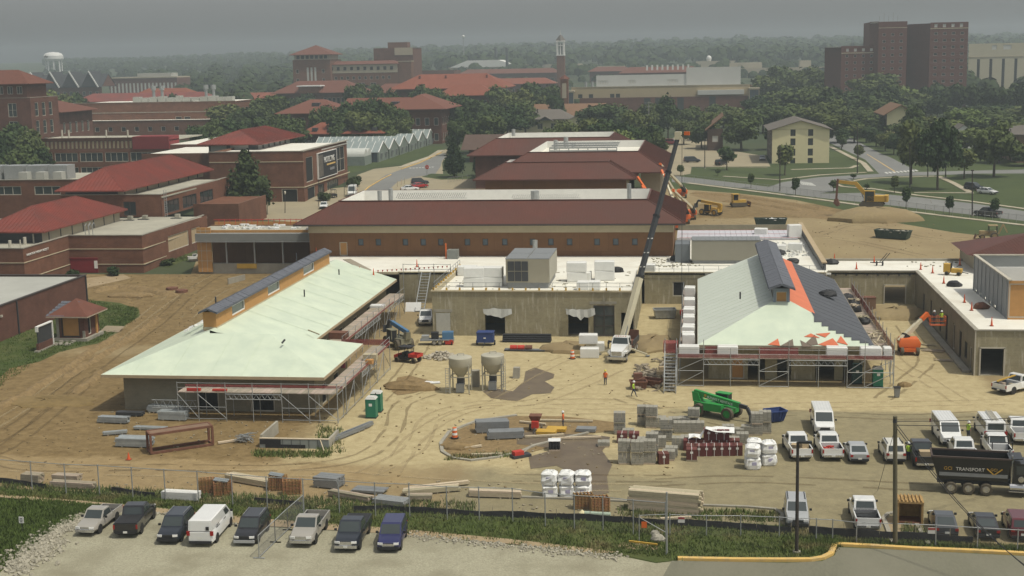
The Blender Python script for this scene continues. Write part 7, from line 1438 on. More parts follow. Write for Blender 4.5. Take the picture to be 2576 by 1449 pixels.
for(u,v,sz,m_,n_)in((932,905,(1.6,1.0,.7),LUMB,'timber_pack'),(1195+0-265,915,(.8,.8,.5),WOODO,'timber_pack'),(863,925,(.5,.5,.7),mat('maroon_bag',(.16,.02,.03),.7),'bag'),(852,850,(2.2,1.4,.8),RUST,'stacked_stone'),(950,772,(2,1.4,.3),PLASTW,'white_board')):
 p=at(u,v,3.25);tag(MB().boxc((p.x,p.y,3.26+sz[2]/2),sz,rz=rnd.uniform(-.2,.2)).build(n_,m_),{'timber_pack':'pale timber pack on the left scaffold deck','bag':'maroon bag on the left scaffold deck','stacked_stone':'brown stone stack on the upper left scaffold deck','white_board':'white boards on the rear left scaffold walkway'}[n_]+(' lower orange' if m_ is WOODO else ''),n_.replace('_',' '))
stt=thing('scaffold_stair','steep scaffold stair between the left wing and the block hall','scaffold stair')
for x in(-42.6,-41.2):MB().bar((x,198.5,0.2),(x,204.6,5.4),.12,.25).build('stringer',GALV,stt);
for i in range(14):MB().box(-42.6,-41.2,198.6+i*.43,198.95+i*.43,.35+i*.37,.4+i*.37).build('tread',GALV,stt)
for x in(-45.5,-43,-40.6,-38):MB().tube((x,204.4,0),(x,204.4,6.8),.05,6).build('post',GALV,stt)
for z in(5.9,6.7):MB().tube((-45.5,204.4,z),(-38,204.4,z),.04,5).build('handrail',GALV,stt)
sF=thing('scaffold','tube scaffold with red guard netting around the right wing','scaffold')
fy=154.4;fx=[at(u,905,3.4).x for u in(1704,1770,1838,1911,1985,2060,2132,2176,2248)]
planks(sF,fx[0],fx[-1],fy,156.7,3.4,'x')
for x in fx:
 post(sF,x,fy,0,5.6 if x in fx[1::3]else 4.6);post(sF,x,156.75,0,3.4);ledger(sF,(x,fy,3.3),(x,156.75,3.3))
for z in(3.9,4.45):ledger(sF,(fx[0],fy,z),(fx[-1],fy,z),.03)
for i in(0,3,6,7):
 for z in(.15,1.9):ledger(sF,(fx[i],fy,z),(fx[i+1],fy,z),.04)
 ledger(sF,(fx[i],fy,.2),(fx[i+1],fy,1.85),.04);ledger(sF,(fx[i],fy,1.95),(fx[i+1],fy,3.3),.04)
truss(sF,(fx[1],fy,2.65),(fx[3],fy,2.65),.6,9);truss(sF,(fx[4],fy,2.65),(fx[6],fy,2.65),.6,9)
net(sF,(fx[0],fy+.06),(fx[-1],fy+.06),3.45,3.85);net(sF,(fx[1]+.2,156.3),(fx[2],156.3),3.5,4.4);net(sF,(fx[3],156.3),(fx[4]+1.2,156.3),3.5,4.3)
planks(sF,-2.0,-.15,156.9,201,3.4,'y');planks(sF,20.7,22.6,156.9,203,3.4,'y')
for i in range(14):
 y=157+i*3.4;post(sF,-2.0,y,0,4.6);post(sF,22.6,y,0,5.3);
 if i<13:ledger(sF,(22.6,y,.3),(22.6,y+3.4,3.2),.035);ledger(sF,(-2,y,4.5),(-2,y+3.4,4.5),.03);ledger(sF,(22.6,y,4.5),(22.6,y+3.4,4.5),.03)
net(sF,(-2.03,157),(-2.03,200),3.45,4.1);net(sF,(22.63,157),(22.63,202),3.45,4.3)
sS=thing('scaffold_stair','scaffold stair tower at the left end of the right scaffold','scaffold stair')
for x in(fx[0]-1.5,fx[0]-.15):MB().bar((x,151.2,.1),(x,156.6,3.6),.12,.28).build('stringer',GALV,sS);MB().tube((x,150.8,0),(x,150.8,2),.05,6).build('post',GALV,sS);MB().tube((x,156.8,0),(x,156.8,5.2),.05,6).build('post',GALV,sS);MB().bar((x,151.2,1.1),(x,156.6,4.6),.06).build('handrail',GALV,sS)
for i in range(12):MB().box(fx[0]-1.45,fx[0]-.2,151.4+i*.44,151.72+i*.44,.22+i*.285,.27+i*.285).build('tread',GALV,sS)
MB().box(fx[0]-1.7,fx[0],156.8,158.6,3.45,4.6).build('red_guard',REDDECK,sS)
# wrapped insulation bundles (each one lifts off)
def rbox(b,c,d,rz=0,bev=.07):
 """box with softened edges"""
 x,y,z=d[0]/2,d[1]/2,d[2]/2;m_=Matrix.Rotation(rz,3,'Z');c=Vector(c);R_=[]
 for zz,k in((-z,bev),(-z+bev,0),(z-bev,0),(z,bev)):R_.append([c+m_@Vector((sx*(x-k)-(bev*.6*sx if j else 0),sy*(y-k)-(0 if j else bev*.6*sy),zz))for sx,sy,j in((-1,-1,0),(-1,-1,1),(1,-1,1),(1,-1,0),(1,1,0),(1,1,1),(-1,1,1),(-1,1,0))])
 R_=[[r[1],r[2],r[3],r[4],r[5],r[6],r[7],r[0]]for r in R_]
 b.loft([[p for p in r]for r in R_]);return b
BM={}
def bundle(c,d,rz,label,group,m=INSUL):
 k=tuple(d)+(m.name,)
 if k not in BM:BM[k]=(rbox(MB(),(0,0,d[2]/2),d).mesh('insulation_bundle',m),MB().box(-d[0]/2-.012,d[0]/2+.012,-.06,.06,.02,d[2]+.012).mesh('strap',FRAME))
 o=tag(link('insulation_bundle',BM[k][0],None,loc=c,rz=rz),label,'insulation bundle',group);link('strap',BM[k][1],o);return o
RB='white bundles on the block hall roof'
for u,v,z,lb in((1174,694,5.72,'white bundle at the back left of the block hall roof'),(1191,723,5.72,'large white bundle left of the air unit, front left'),(1191,0,0,'upper white bundle at front left of the block hall roof'),(1238,722,5.72,'large white bundle beside the air unit'),(1238,0,0,'upper white bundle beside the air unit'),(1450,709,5.72,'lower white bundle of the stack right of the air unit'),(1450,0,0,'upper white bundle of the stack right of the air unit'),(1472,706,5.72,'narrow white bundle leaning on the stack right of air unit'),(1520,706,5.72,'lower white bundle of the rear right stack by the boom'),(1520,0,0,'upper white bundle of the rear right stack by the boom'),(1466,731,5.72,'low white bundle at roof edge, left of pair'),(1494,730,5.72,'low white bundle at roof edge, right of pair')):
 if v:p=at(u,v,z);last=p
 d=(2.9,1.8,1.4)if 'narrow' not in lb and 'low ' not in lb else(1.7,1.7,1.2)
 bundle((last.x,last.y+d[1]/2,last.z+(1.42 if not v else 0)),d,rnd.uniform(-.1,.1),lb,RB)
for x,y,lb in((-7.5,206.5,'white bundle behind the red rail on the long white roof'),(13.5,228,'white bundle beside the dark roof parapet'),(16.4,230,'white bundle in the far roof corner by dark parapet'),(17.3,246,'tall white bundle on the far insulated roof'),(11.6,250,'white bundle on the red-strapped boards')):
 bundle((x,y,5.22),(2.3,1.6,1.25 if 'tall' not in lb else 2.4),rnd.uniform(-.2,.2),lb,'white bundles on the far roofs')
for(u,v,dz,lb)in((1482,903,0,'wide white bundle on the ground beside the orange drum'),(1496,888,0,'white bundle behind the wide one near the crane truck'),(1479,892,1.27,'topmost white bundle of the ground stack left of crane truck')):
 p=g(u,v);bundle((p.x,p.y+.9,.03+dz),(2.4,1.3,1.25),.03,lb,'white bundles by the crane truck')
for i,(u,v)in enumerate(((1724,745),(1723,775),(1725,800),(1727,820),(1726,846),(1719,866))):
 p=at(u,v,3.45);bundle((-1.05,p.y+.6,3.46),(1.5,2.3 if i else 2.0,1.3),rnd.uniform(-.06,.06),f"white bundle {('furthest along','second along','third along','fourth along','fifth along','nearest on')[i]} the right wing's left scaffold deck",'white bundles on the left deck')
for i,u in enumerate((1733,1831,2107,2192,2234)):
 p=at(u,903,3.45);bundle((p.x,155.6,3.46),(2.35 if i<4 else .9,1.3,1.2),0,f"white bundle on the right scaffold front deck, {('leftmost','second from left','third from left','fourth from left','small one at right end')[i]}",'white bundles on the front deck')
def blob(name,c,rx,ry,h,m,label,cat,seed,n=12):
 r_=random.Random(seed);b=MB();b.smooth=False;R_=[]
 for k in range(5):
  t=k/4;rr=(1,1.04,.85,.5,.12)[k];R_.append([(c[0]+math.cos(2*PI*i/n)*rx*rr*r_.uniform(.8,1.15),c[1]+math.sin(2*PI*i/n)*ry*rr*r_.uniform(.8,1.15),c[2]+h*(0,.35,.75,.95,1.0)[k]*r_.uniform(.9,1.1))for i in range(n)])
 b.loft(R_);return tag(b.build(name,m),label,cat)
for i,(u,v,z)in enumerate(((2083,742,6.0),(2131,752,3.5),(2147,768,3.5),(2152,782,3.5),(2172,812,3.5))):
 p=at(u,v,z);lb=('black sacks lying on the charcoal slope','black sack at the far end of the right deck','black sack in the middle of the right deck','sack of offcuts beside black sack on the right deck','nearest sack of timber offcuts on the right deck')[i]
 o=blob('debris_sack',(p.x,p.y,p.z if i else p.z-.1),1.2 if i==0 else .85,1.1,.8,BLACKP,lb,'debris sack',i+30)
 if i>1:
  b=MB()
  for k in range(14):b.boxc((p.x+rnd.uniform(-.6,.6),p.y+rnd.uniform(-.6,.6),p.z+.85+rnd.uniform(-.15,.1)),(.7,.12,.08),rz=rnd.uniform(0,3))
  b.build('timber_offcuts',LUMB,o,kind='stuff')
b=MB();rr_=random.Random(6)
for k in range(34):p=at(rr_.uniform(2155,2225),rr_.uniform(838,872),3.6);b.boxc((p.x,p.y,3.6+rr_.uniform(0,.5)),(rr_.uniform(.5,2.2),.15,.1),rz=rr_.uniform(0,3),ry=rr_.uniform(-.3,.3))
tag(b.build('timber_offcuts',LUMB),'heap of pale timber offcuts at the right scaffold corner','timber')['kind']='stuff'
# block and brick pallets
CB=MB();CB.box(-.2,.2,-.095,.095,0,.06).box(-.2,.2,-.095,.095,.13,.19).box(-.2,-.15,-.095,.095,.06,.13).box(.15,.2,-.095,.095,.06,.13).box(-.03,.03,-.095,.095,.06,.13).box(-.15,.15,-.02,.02,.06,.13)
CBM=CB.mesh('hollow_block',mat('hollow_block_grey',(.30,.285,.235),.95,.1,2,objvar=.1));CSM=MB().box(-.188,.188,-.088,.088,0,.178).mesh('block',mat('block_grey',(.31,.295,.245),.95,.1,2,objvar=.1))
PALM=MB().box(-.55,.55,-.55,.55,.09,.12).box(-.55,.55,-.55,-.45,0,.09).box(-.55,.55,-.05,.05,0,.09).box(-.55,.55,.45,.55,0,.09).mesh('pallet',LUMBO)
BKM=MB()
for zz in range(12):
 for xx in range(5):
  BKM.box(-.5+xx*.2+.004,-.5+(xx+1)*.2-.004,-.5,-.3,.01+zz*.085,.085+zz*.085);BKM.box(-.5+xx*.2+.004,-.5+(xx+1)*.2-.004,.3,.5,.01+zz*.085,.085+zz*.085)
 BKM.box(-.5,.5,-.3,.3,.01+zz*.085,.085+zz*.085)
BKM=BKM.mesh('brick_courses',mat('dark_red_brick',(.135,.045,.038),.9,.15,2,objvar=.12))
def block_pallet(p,z,rz,label,group,layers=5):
 t=thing('block_pallet',label,'block pallet',(p[0],p[1],p[2]+z),rz,group);link('pallet',PALM,t)
 for k in range(layers):
  for i in range(3):
   for j in range(5):
    if 0<j<4 and i==1 and k<layers-1:continue
    me=CBM if k==0 else CSM
    link('hollow_block' if k==0 else 'block',me,t,loc=(-.4+i*.4,-.4+j*.2,.12+k*.2))
 return t
ORD=['leftmost','2nd from left','3rd from left','4th from left','5th from left','6th from left','7th from left','8th from left','9th from left','10th from left']
def stacks(L,lb,grp):
 L=sorted(L);
 for i,(u,v,n,lay_)in enumerate(L):
  p=g(u,v)
  for k in range(n):
   pos='' if n==1 else(', lower' if k==0 else ', upper')
   block_pallet((p.x,p.y+.55,.03),k*1.14,rnd.uniform(-.06,.06),f'{lb}, {ORD[i]}{pos}',grp,lay_)
stacks([(1617,1072,2,4),(1639,1078,2,5),(1661,1078,1,5)],'block pallet in the rear cluster before green telehandler','rear block pallets')
stacks([(1696,1080,1,5),(1709,1091,1,5),(1733,1091,1,5),(1757,1091,1,5),(1745,1079,2,4),(1722,1079,1,5)],'block pallet in the square cluster','square block cluster')
stacks([(1832,1095,1,4),(1856,1098,1,3),(1880,1096,1,4),(1904,1096,2,5),(1925,1092,2,5)],'block pallet right of the telehandler','right block pallets')
stacks([(1558,1094,2,5),(1518,1126,1,2),(1580,1100,1,3)],'block pallet right of the island','island block pallets')
stacks([(1570,1169,2,5),(1603,1171,2,5),(1634,1169,2,5),(1640,1150,2,5),(1689,1151,1,4),(1705,1131,1,5),(1727,1128,1,5),(1682,1160,1,4)],'block pallet in the front cluster by wet patch','front block pallets')
stacks([(1660,1130,1,5),(1652,1112,1,4),(1676,1112,2,5),(1618,1128,1,4)],'block pallet in the middle rows behind the front cluster','middle block pallets')
stacks([(1845,1126,1,4),(1868,1120,1,5)],'block pallet behind dark bricks','block pallets behind the bricks')
def brick_pallet(p,z,label,group,rz=0):
 t=thing('brick_pallet',label,'brick pallet',(p[0],p[1],p[2]+z),rz,group);link('brick_courses',BKM,t,kind='stuff');MB().box(-.02,.02,-.515,.515,0,1.04).build('strap',PLASTW,t);MB().box(-.13,.13,-.52,-.505,.62,.82).build('label_tag',WHITE,t)
p=g(1565,1112)
for k in range(2):brick_pallet((p.x+k*1.2,p.y,.03),0,('left','right')[k]+' low orange brick pallet behind the front block cluster','orange bricks')
for i in range(7):p=g(1739+i*19.3,1149-i*.3);brick_pallet((p.x,p.y+.5,.03),0,f'dark red brick pallet in the front row, {ORD[i]}','dark brick row')
for i in range(7):p=g(1732+i*19.3,1136);brick_pallet((p.x,p.y+.7,.03),0,f'dark red brick pallet in the rear row under white sheet, {ORD[i]}','rear dark brick row')
for i in range(3):p=g(1783+i*19.3,1136);brick_pallet((p.x,p.y+.7,.03),1.06,f'dark red brick pallet on top of the row, {ORD[i]}','upper dark bricks')
p=g(1740,1161);brick_pallet((p.x,p.y+.5,.15),0,'single dark red brick pallet standing before the row','dark bricks');link('pallet',PALM,None,loc=(p.x,p.y+.5,.02));tag(bpy.data.objects['pallet' if 'pallet' in bpy.data.objects and bpy.data.objects['pallet'].parent is None else[o.name for o in bpy.data.objects if o.name.startswith('pallet')and o.parent is None][0]],'dark pallet under the single brick cube','pallet')
p=g(1668,1169);brick_pallet((p.x,p.y+.5,.03),0,'red brick cube at the right end of the front block cluster','dark bricks',.2)
p=g(1748,1136);r_=random.Random(3);n=9;top=[(p.x-.6+i*.55,p.y+.9+r_.uniform(0,.3),1.16+(1.06 if i>2 else .3)*(.98 if i<8 else .9)+r_.uniform(0,.12))for i in range(n)];lo=[(a[0]+r_.uniform(-.1,.1),p.y+.12,a[2]-r_.uniform(.0,.35))for a in top]
tag(MB().add(lo+top,[(i,i+1,n+i+1,n+i)for i in range(n-1)]).build('white_sheet',PLASTW),'crumpled white plastic sheet draped over the dark brick stack','sheet')
# bulk bags, silos, toilets and yard things
def bag(p,z,label,group,seed):
 r_=random.Random(seed);t=thing('bulk_bag',label,'bulk bag',(p[0],p[1],p[2]+z),r_.uniform(-.2,.2),group);b=MB();n=18;R_=[]
 for zz,k in((0,.86),(.1,.98),(.4,1.04),(.7,.96),(.95,1.0),(1.1,.72),(1.2,.22)):
  R_.append([(.7*k*(abs(math.cos(a))**.38*math.copysign(1,math.cos(a)))*r_.uniform(.88,1.08),.7*k*(abs(math.sin(a))**.38*math.copysign(1,math.sin(a)))*r_.uniform(.88,1.08),zz*r_.uniform(.96,1.04))for a in(2*PI*i/n for i in range(n))])
 b.loft(R_);b.build('bag',PLASTW,t);MB().boxc((.05,-.68,.6),(.42,.03,.3)).build('print_panel',mat('pale_violet',(.36,.34,.46),.6),t)
 for x in(-.45,.45):MB().path([(x,-.5,1.0),(x*.6,-.2,1.32),(x,.4,1.05)],.03,5).build('lifting_loop',PLASTW,t)
for i,u in enumerate((1382,1424,1466)):
 p=g(u,1254)
 for k in range(2):bag((p.x,p.y+.6,.03),k*1.15,f"white bulk bag, {('left','middle','right')[i]} stack of three by the fence, {('lower','upper')[k]}",'bulk bags by the fence',i*2+k)
for i,(u,v,n)in enumerate(((1893,1183,2),(1934,1173,2),(1897,1168,2))):
 p=g(u,v)
 for k in range(n):bag((p.x,p.y+.6,.03),k*1.15,f"white bulk bag near the parked pickups, {('front left','right','rear left')[i]} stack, {('lower','upper')[k]}",'bulk bags by the bricks',20+i*2+k)
def silo(u,v,label,ladder):
 p=g(u,v);t=thing('mortar_silo',label,'silo',(p.x,p.y,.03));SC=mat('silo_cream',(.40,.38,.30),.6,.15,.8)
 b=MB();b.smooth=True;b.lathe([(.28,1.7),(.36,1.75),(1.3,3.1),(1.36,3.2),(1.36,4.1),(1.3,4.16),(.1,4.3)],n=20);b.build('hopper',SC,t)
 for x in(-1.1,1.1):
  for y in(-.9,.9):MB().bar((x,y,0),(x,y,3.3),.13).build('leg',SC,t)
 for y in(-.9,.9):MB().bar((-1.1,y,1.9),(1.1,y,1.9),.1).build('cross_bar',SC,t)
 for x in(-1.1,1.1):MB().bar((x,-.9,1.9),(x,.9,1.9),.1).build('cross_bar',SC,t)
 MB().boxc((0,0,1.25),(.8,.8,.9)).build('mixer_box',DKST,t);MB().boxc((0,-.55,.6),(.9,.5,1.0)).build('control_box',STEEL,t);MB().path([(-.3,0,4.25),(-.3,0,4.5),(.4,.2,4.5),(.4,.2,4.2)],.05).build('top_rail',SC,t)
 x=ladder;b=MB()
 for s in(0,.4):b.bar((x+s,-1.0,0),(x+s,-1.0,3.9 if x>0 else 3.0),.05)
 for i in range(10):b.bar((x,-1.0,.3+i*.3),(x+.4,-1.0,.3+i*.3),.04)
 b.build('ladder',GALV,t)
silo(1160,986,'left cream mortar silo on legs with side ladder',-1.6);silo(1241,980,'right cream mortar silo on legs with tall ladder',1.2)
p=g(1197,972);tag(MB().boxc((p.x,p.y,1.0),(.9,.9,1.9)).build('control_cabinet',CONC),'grey control cabinet between the two mortar silos','cabinet')
p=g(1300,950);tag(MB().loft([[(p.x-.45,p.y-.6,.03),(p.x+.35,p.y-.6,.03),(p.x+.35,p.y+.5,.03),(p.x-.45,p.y+.5,.03)],[(p.x-.35,p.y-.4,1.3),(p.x+.4,p.y-.4,1.3),(p.x+.4,p.y+.3,1.3),(p.x-.35,p.y+.3,1.3)]]).build('concrete_bucket',CONC),'tilted grey bucket right of the mortar silos','bucket')
def toilet(p,z,label,grp,m,rz=0):
 t=thing('portable_toilet',label,'portable toilet',(p[0],p[1],p[2]+z),rz,grp);MB().box(-.56,.56,-.56,.56,.08,2.12).build('cabin',m,t);MB().box(-.6,.6,-.6,.6,0,.1).build('base',BLACKP,t);MB().loft([[(-.6,-.6,2.1),(.6,-.6,2.1),(.6,.6,2.1),(-.6,.6,2.1)],[(-.42,-.42,2.34),(.42,-.42,2.34),(.42,.42,2.34),(-.42,.42,2.34)]]).build('roof',PALEG if m is GRN else m,t)
 MB().box(-.42,.42,-.6,-.56,.15,1.95).build('door',m,t);MB().box(-.15,.2,-.615,-.6,1.35,1.65).build('sign',WHITE,t);MB().tube((.4,.4,2.1),(.4,.4,2.6),.06,6).build('vent_pipe',BLACKP,t)
GRN=mat('toilet_green',(.025,.17,.10),.5,.08,1)
p=g(933,1053);toilet((p.x,p.y+.5,0),.03,'nearer green portable toilet by the left scaffold','green portable toilets',GRN);p=g(946,1038);toilet((p.x,p.y+.5,0),.03,'farther green portable toilet by the left scaffold','green portable toilets',GRN)
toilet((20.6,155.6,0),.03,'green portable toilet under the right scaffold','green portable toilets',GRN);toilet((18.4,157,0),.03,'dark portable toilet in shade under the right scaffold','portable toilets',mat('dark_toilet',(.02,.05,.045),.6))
def drum(p,z,label):
 t=thing('traffic_drum',label,'traffic drum',(p[0],p[1],p[2]+z),0,'orange traffic drums');MB().lathe([(.42,0),(.42,.08),(.3,.09)],n=14).build('base',BLACKP,t)
 for i in range(4):MB().lathe([(.30-.02*i,.09+.24*i),(.28-.02*i,.33+.24*i)],n=14).build('band',ORNG if i%2==0 else WHITE,t)
 MB().lathe([(.23,1.05),(.2,1.1)],n=14).build('lid',ORNG,t)
drum(g(1144,1104),.1,'orange and white drum on the kerbed island');drum(g(1440,903),.03,'orange and white drum beside the white bundles')
CONM=MB().lathe([(.17,.04),(.035,.72)],n=10).mesh('cone_body',mat('cone_orange',(.60,.10,.03),.6,.1,1));CONB=MB().box(-.24,.24,-.24,.24,0,.05).mesh('cone_base',mat('cone_base',(.30,.06,.03),.7,.1,1))
def cone(p,label,s=1,grp='orange cones'):
 t=thing('traffic_cone',label,'traffic cone',tuple(p),0,grp,sc=s);link('cone_body',CONM,t);link('cone_base',CONB,t)
cone(g(324,1157)+Vector((0,0,.03)),'lone orange cone on dirt right below the rusty frame')
for i,(u,v)in enumerate(((2099,655),(2154.5,677),(2199,661),(2316,678),(2346,687),(2374,713),(2414.5,667),(2426,761),(2444,781),(2494.5,820))):
 cone(at(u,v,5.17),f"tall orange cone on the right white roof, {('nearest the dark parapet','left of the folded cart','beside the folded cart','left of the courtyard corner','right of the courtyard corner','in front of the yellow roofing machine','behind the yellow roofing machine','left of the board plant room','below the stacked tools','nearest the front edge')[i]}",(.85,.85,1.55),'cones on the right white roof')
for i,(u,v)in enumerate(((905,690),(1049,671),(940,695),(1130,650),(796,640),(1965,668))):
 cone(at(u,v,5.22)if i!=4 else at(u,v,5.5),f"orange warning cone on the long white roof, {('at the left wing ridge','behind the scaffold stair','right of the left wing ridge','by the grey roof hatch','beside the slate monitor end','behind the right slate monitor')[i]}",(.9,.9,1.7),'cones on the long white roof')
def person(p,z,rz,label,shirt,hat,trousers,pose='stand',vest=None):
 t=thing('person',label,'person',(p[0],p[1],p[2]+z),rz)
 SK=mat('skin',(.33,.19,.13),.7)
 st={'stand':((.1,.02),(-.1,-.02)),'walk':((.1,.34),(-.1,-.32))}[pose]
 sk=[((0,0,.95),.15),((0,.01,1.2),.17),((0,.0,1.42),.16),((0,.02,1.52),.065),((0,.04,1.63),.10),((0,.03,1.74),.085)]
 E_=[(0,1),(1,2),(2,3),(3,4),(4,5)];n=6
 for s,(fx_,fy_)in zip((1,-1),st):
  sk+=[((s*.1,0,.9),.105),((s*.1,fy_*.55+.03,.5),.075),((s*.1,fy_,.09),.05),((s*.11,fy_+.16,.05),.045)];E_+=[(0,n),(n,n+1),(n+1,n+2),(n+2,n+3)];n+=4
  sw_=-fy_*.7;sk+=[((s*.21,0,1.42),.07),((s*.27,sw_*.4-.02,1.14),.052),((s*.27,sw_*.9+.06,.90),.042),((s*.26,sw_*.95+.1,.80),.035)];E_+=[(2,n),(n,n+1),(n+1,n+2),(n+2,n+3)];n+=4
 me=bpy.data.meshes.new('body');me.from_pydata([a for a,_ in sk],E_,[]);o=bpy.data.objects.new('tmp',me);COL.objects.link(o);md=o.modifiers.new('s','SKIN');
 for i,(_,r)in enumerate(sk):me.skin_vertices[0].data[i].radius=(r,r*(.72 if i in(0,1,2)else 1))
 me.skin_vertices[0].data[0].use_root=True;o.modifiers.new('u','SUBSURF').levels=1
 m2=bpy.data.meshes.new_from_object(o.evaluated_get(bpy.context.evaluated_depsgraph_get()));bpy.data.objects.remove(o);m2.name='body';m2.materials.clear()
 for m_ in(SK,shirt,trousers,BLACKP):m2.materials.append(m_)
 for f in m2.polygons:c=f.center;f.material_index=3 if c.z<.12 else 2 if c.z<.93 and abs(c.x)<.2 else 0 if c.z>1.5 or(abs(c.x)>.2 and c.z<1.2)else 1;f.use_smooth=True
 link('body',m2,t);b=MB();b.smooth=True;b.lathe([(.17,0),(.16,.02),(.125,.03),(.12,.09),(.07,.15),(.01,.165)],(0,.03,1.70),14);b.build('hard_hat',hat,t)
 for s in(-1,1):MB().boxc((s*.035,.135,1.66),(.03,.02,.02)).build('eye',BLACKP,t)
 if vest:
  for s in(-1,1):MB().boxc((s*.085,.125,1.28),(.035,.02,.34)).build('vest_stripe',vest,t)
 return t
HV=mat('hi_vis_lime',(.42,.62,.06),.7,.08,2);HO=mat('hi_vis_orange',(.68,.13,.03),.7,.08,2);JN=mat('dark_jeans',(.05,.06,.085),.9,.1,2);HATY=mat('hat_yellow',(.62,.55,.08),.4);HATW=mat('hat_white',(.7,.7,.68),.4)
person(g(1523,969),.03,R(160),'worker in orange shirt and yellow hard hat standing in yard',HO,HATY,JN)
person(g(1594,998),.03,R(-100),'worker in lime vest walking past the debris pile',HV,HATW,JN,'walk',STEEL)
person(g(2285,1160),.05,R(20),'worker in lime vest between cream SUV and black pickup',HV,HATW,JN)
person(g(2435,1105),.05,R(-60),'worker in lime vest at the door of the utility van',HV,HATW,JN)
person(g(1417,1077),.03,R(90),'worker in orange working among formwork on the island',HO,HATW,JN)
person((_bk.x-.45,_bk.y,_bk.z),.05,R(180),'worker in dark clothes at left in the lift basket',mat('dark_shirt',(.06,.06,.07),.9),HATW,JN);person((_bk.x+.45,_bk.y,_bk.z),.05,R(200),'worker in lime vest at right in the lift basket',HV,HATW,JN)
# stacked materials on the ground
def pack(u,v,L,Wd,H_,nx,nz,m,name,label,cat,ax='x',rz=0,z0=.03,gap=.06,group=None,kind='bar',lift=.12):
 """a pack of long pieces, each a part, on two bearers"""
 p=g(u,v)if isinstance(u,(int,float))and v is not None else u;t=thing(name,label,cat,(p.x,p.y,p.z+z0),rz,group)
 w_,h_=Wd/nx,H_/nz;me=MB().box(-L/2,L/2,-w_*(.5-gap/2),w_*(.5-gap/2),0,h_*(1-gap)).mesh(kind,m)
 for s in(-.3,.3):MB().boxc((s*L,0,lift/2),(.1,Wd*1.05,lift)).build('bearer',LUMBO,t)
 for k in range(nz):
  for i in range(nx):link(kind,me,t,loc=(rnd.uniform(-.03,.03)*L,-Wd/2+(i+.5)*w_,lift+k*h_),rz=rnd.uniform(-.008,.008))
 return t
pack(1674,1286,6.0,1.5,1.7,5,8,LUMB,'lumber_stack','big banded lumber stack on the verge left of the warning sign','lumber',rz=R(-10),kind='board')
pack(1246,1250,4.6,1.0,.55,4,3,LUMB,'lumber_stack','low lumber stack at the kerb behind the fence, centre','lumber',rz=R(-2),kind='board')
pack(628,1216,5.2,1.1,.5,5,3,LUMB,'lumber_stack','pale lumber stack between two orange frame stacks','lumber',rz=R(-22),kind='board');pack(882,1256,4.4,.7,.45,3,3,LUMBO,'lumber_stack','weathered lumber leaning over grass right of mesh sheets','lumber',rz=R(-22),kind='board')
pack(1085,1240,5,.9,.4,3,2,LUMB,'lumber_stack','crossed long boards behind the fence left of centre','lumber',rz=R(20),kind='board');pack(1105,1228,5.5,.4,.3,2,2,LUMB,'lumber_stack','single pair of long boards above the crossed boards','lumber',rz=R(24),kind='board');pack(1055,1258,2.2,.8,.4,3,2,LUMBO,'lumber_stack','short weathered boards under the crossed boards','lumber',rz=R(5),kind='board')
pack(83,1215,1.9,1.0,.8,4,5,LUMBO,'lumber_stack','weathered wrapped timber bundle at the far left fence','lumber',rz=R(-8),kind='board');pack(170,1212,2.6,.9,.6,4,4,LUMBO,'lumber_stack','weathered timber bundle beside the second fence post','lumber',rz=R(-4),kind='board');pack(185,1228,4.4,.8,.5,4,3,LUMBO,'lumber_stack','long weathered timbers at the far left fence','lumber',rz=R(-6),kind='board')
pack(457,1258,3.4,.9,.7,2,2,WHITE,'channel_stack','white channel sections on grass by the left fence','channels',rz=R(-4),kind='channel')
pack(416,1038,3.9,1.0,.7,5,4,STUD,'stud_pack','steel stud pack leaning on the left scaffold foot','steel studs',rz=R(-8),kind='stud');pack(437,1056,3.2,1.2,.9,5,4,STUD,'stud_pack','thick steel stud pack under loose braces at left','steel studs',rz=R(-4),kind='stud');pack(287,1064,3.4,.9,.6,4,4,STUD,'stud_pack','steel tube pack in stakes, far left','steel studs',rz=R(-4),kind='stud');pack(328,1046,3,.9,.35,4,2,DKST,'stud_pack','dark steel pack between stakes at left','steel studs',rz=R(-2),kind='stud');pack(290,1094,2.4,.5,.3,3,2,STUD,'stud_pack','angled steel studs left of the rusty frame','steel studs',rz=R(22),kind='stud');pack(340,1122,3.6,1.5,.8,6,6,STUD,'stud_pack','large pale steel stud pack behind the rusty frame','steel studs',rz=R(-3),kind='stud');pack(380,1082,3.6,.7,.25,4,2,STUD,'stud_pack','thin steel studs on the bank behind the rusty frame','steel studs',rz=R(-3),kind='stud')
for i,(u,v,L)in enumerate(((876,1098,5.6),(888,1092,5.8),(899,1086,5.2))):pack(u,v,L,.35,.4,2,3,STEEL,'stud_pack',f"long steel section lying by the left scaffold end, {('left','middle','right')[i]}",'steel studs',rz=R(67),kind='stud')
pack(1238,1086,3.4,1.5,1.1,4,8,STEEL,'decking_stack','upper dark corrugated decking stack on the island','steel decking',rz=R(10),kind='deck_sheet');pack(1272,1102,3.6,1.4,.7,4,5,STEEL,'decking_stack','lower corrugated decking stack on the island','steel decking',rz=R(12),kind='deck_sheet')
pack(828,1224,2.4,1.6,.9,3,7,STEEL,'mesh_stack','dark mesh sheet stack near the left fence','mesh panels',rz=R(-12),kind='mesh_sheet');pack(985,1268,3.0,1.4,.4,4,3,GALV,'mesh_stack','grey mesh panels slumped on the grass','mesh panels',rz=R(-14),kind='mesh_sheet');pack(930,1238,3,1.4,.2,2,2,STEEL,'mesh_stack','grey sheet lying on dirt behind the fence','mesh panels',rz=R(-8),kind='mesh_sheet')
OF=mat('orange_formwork',(.30,.16,.06),.8,.2,2,objvar=.2)
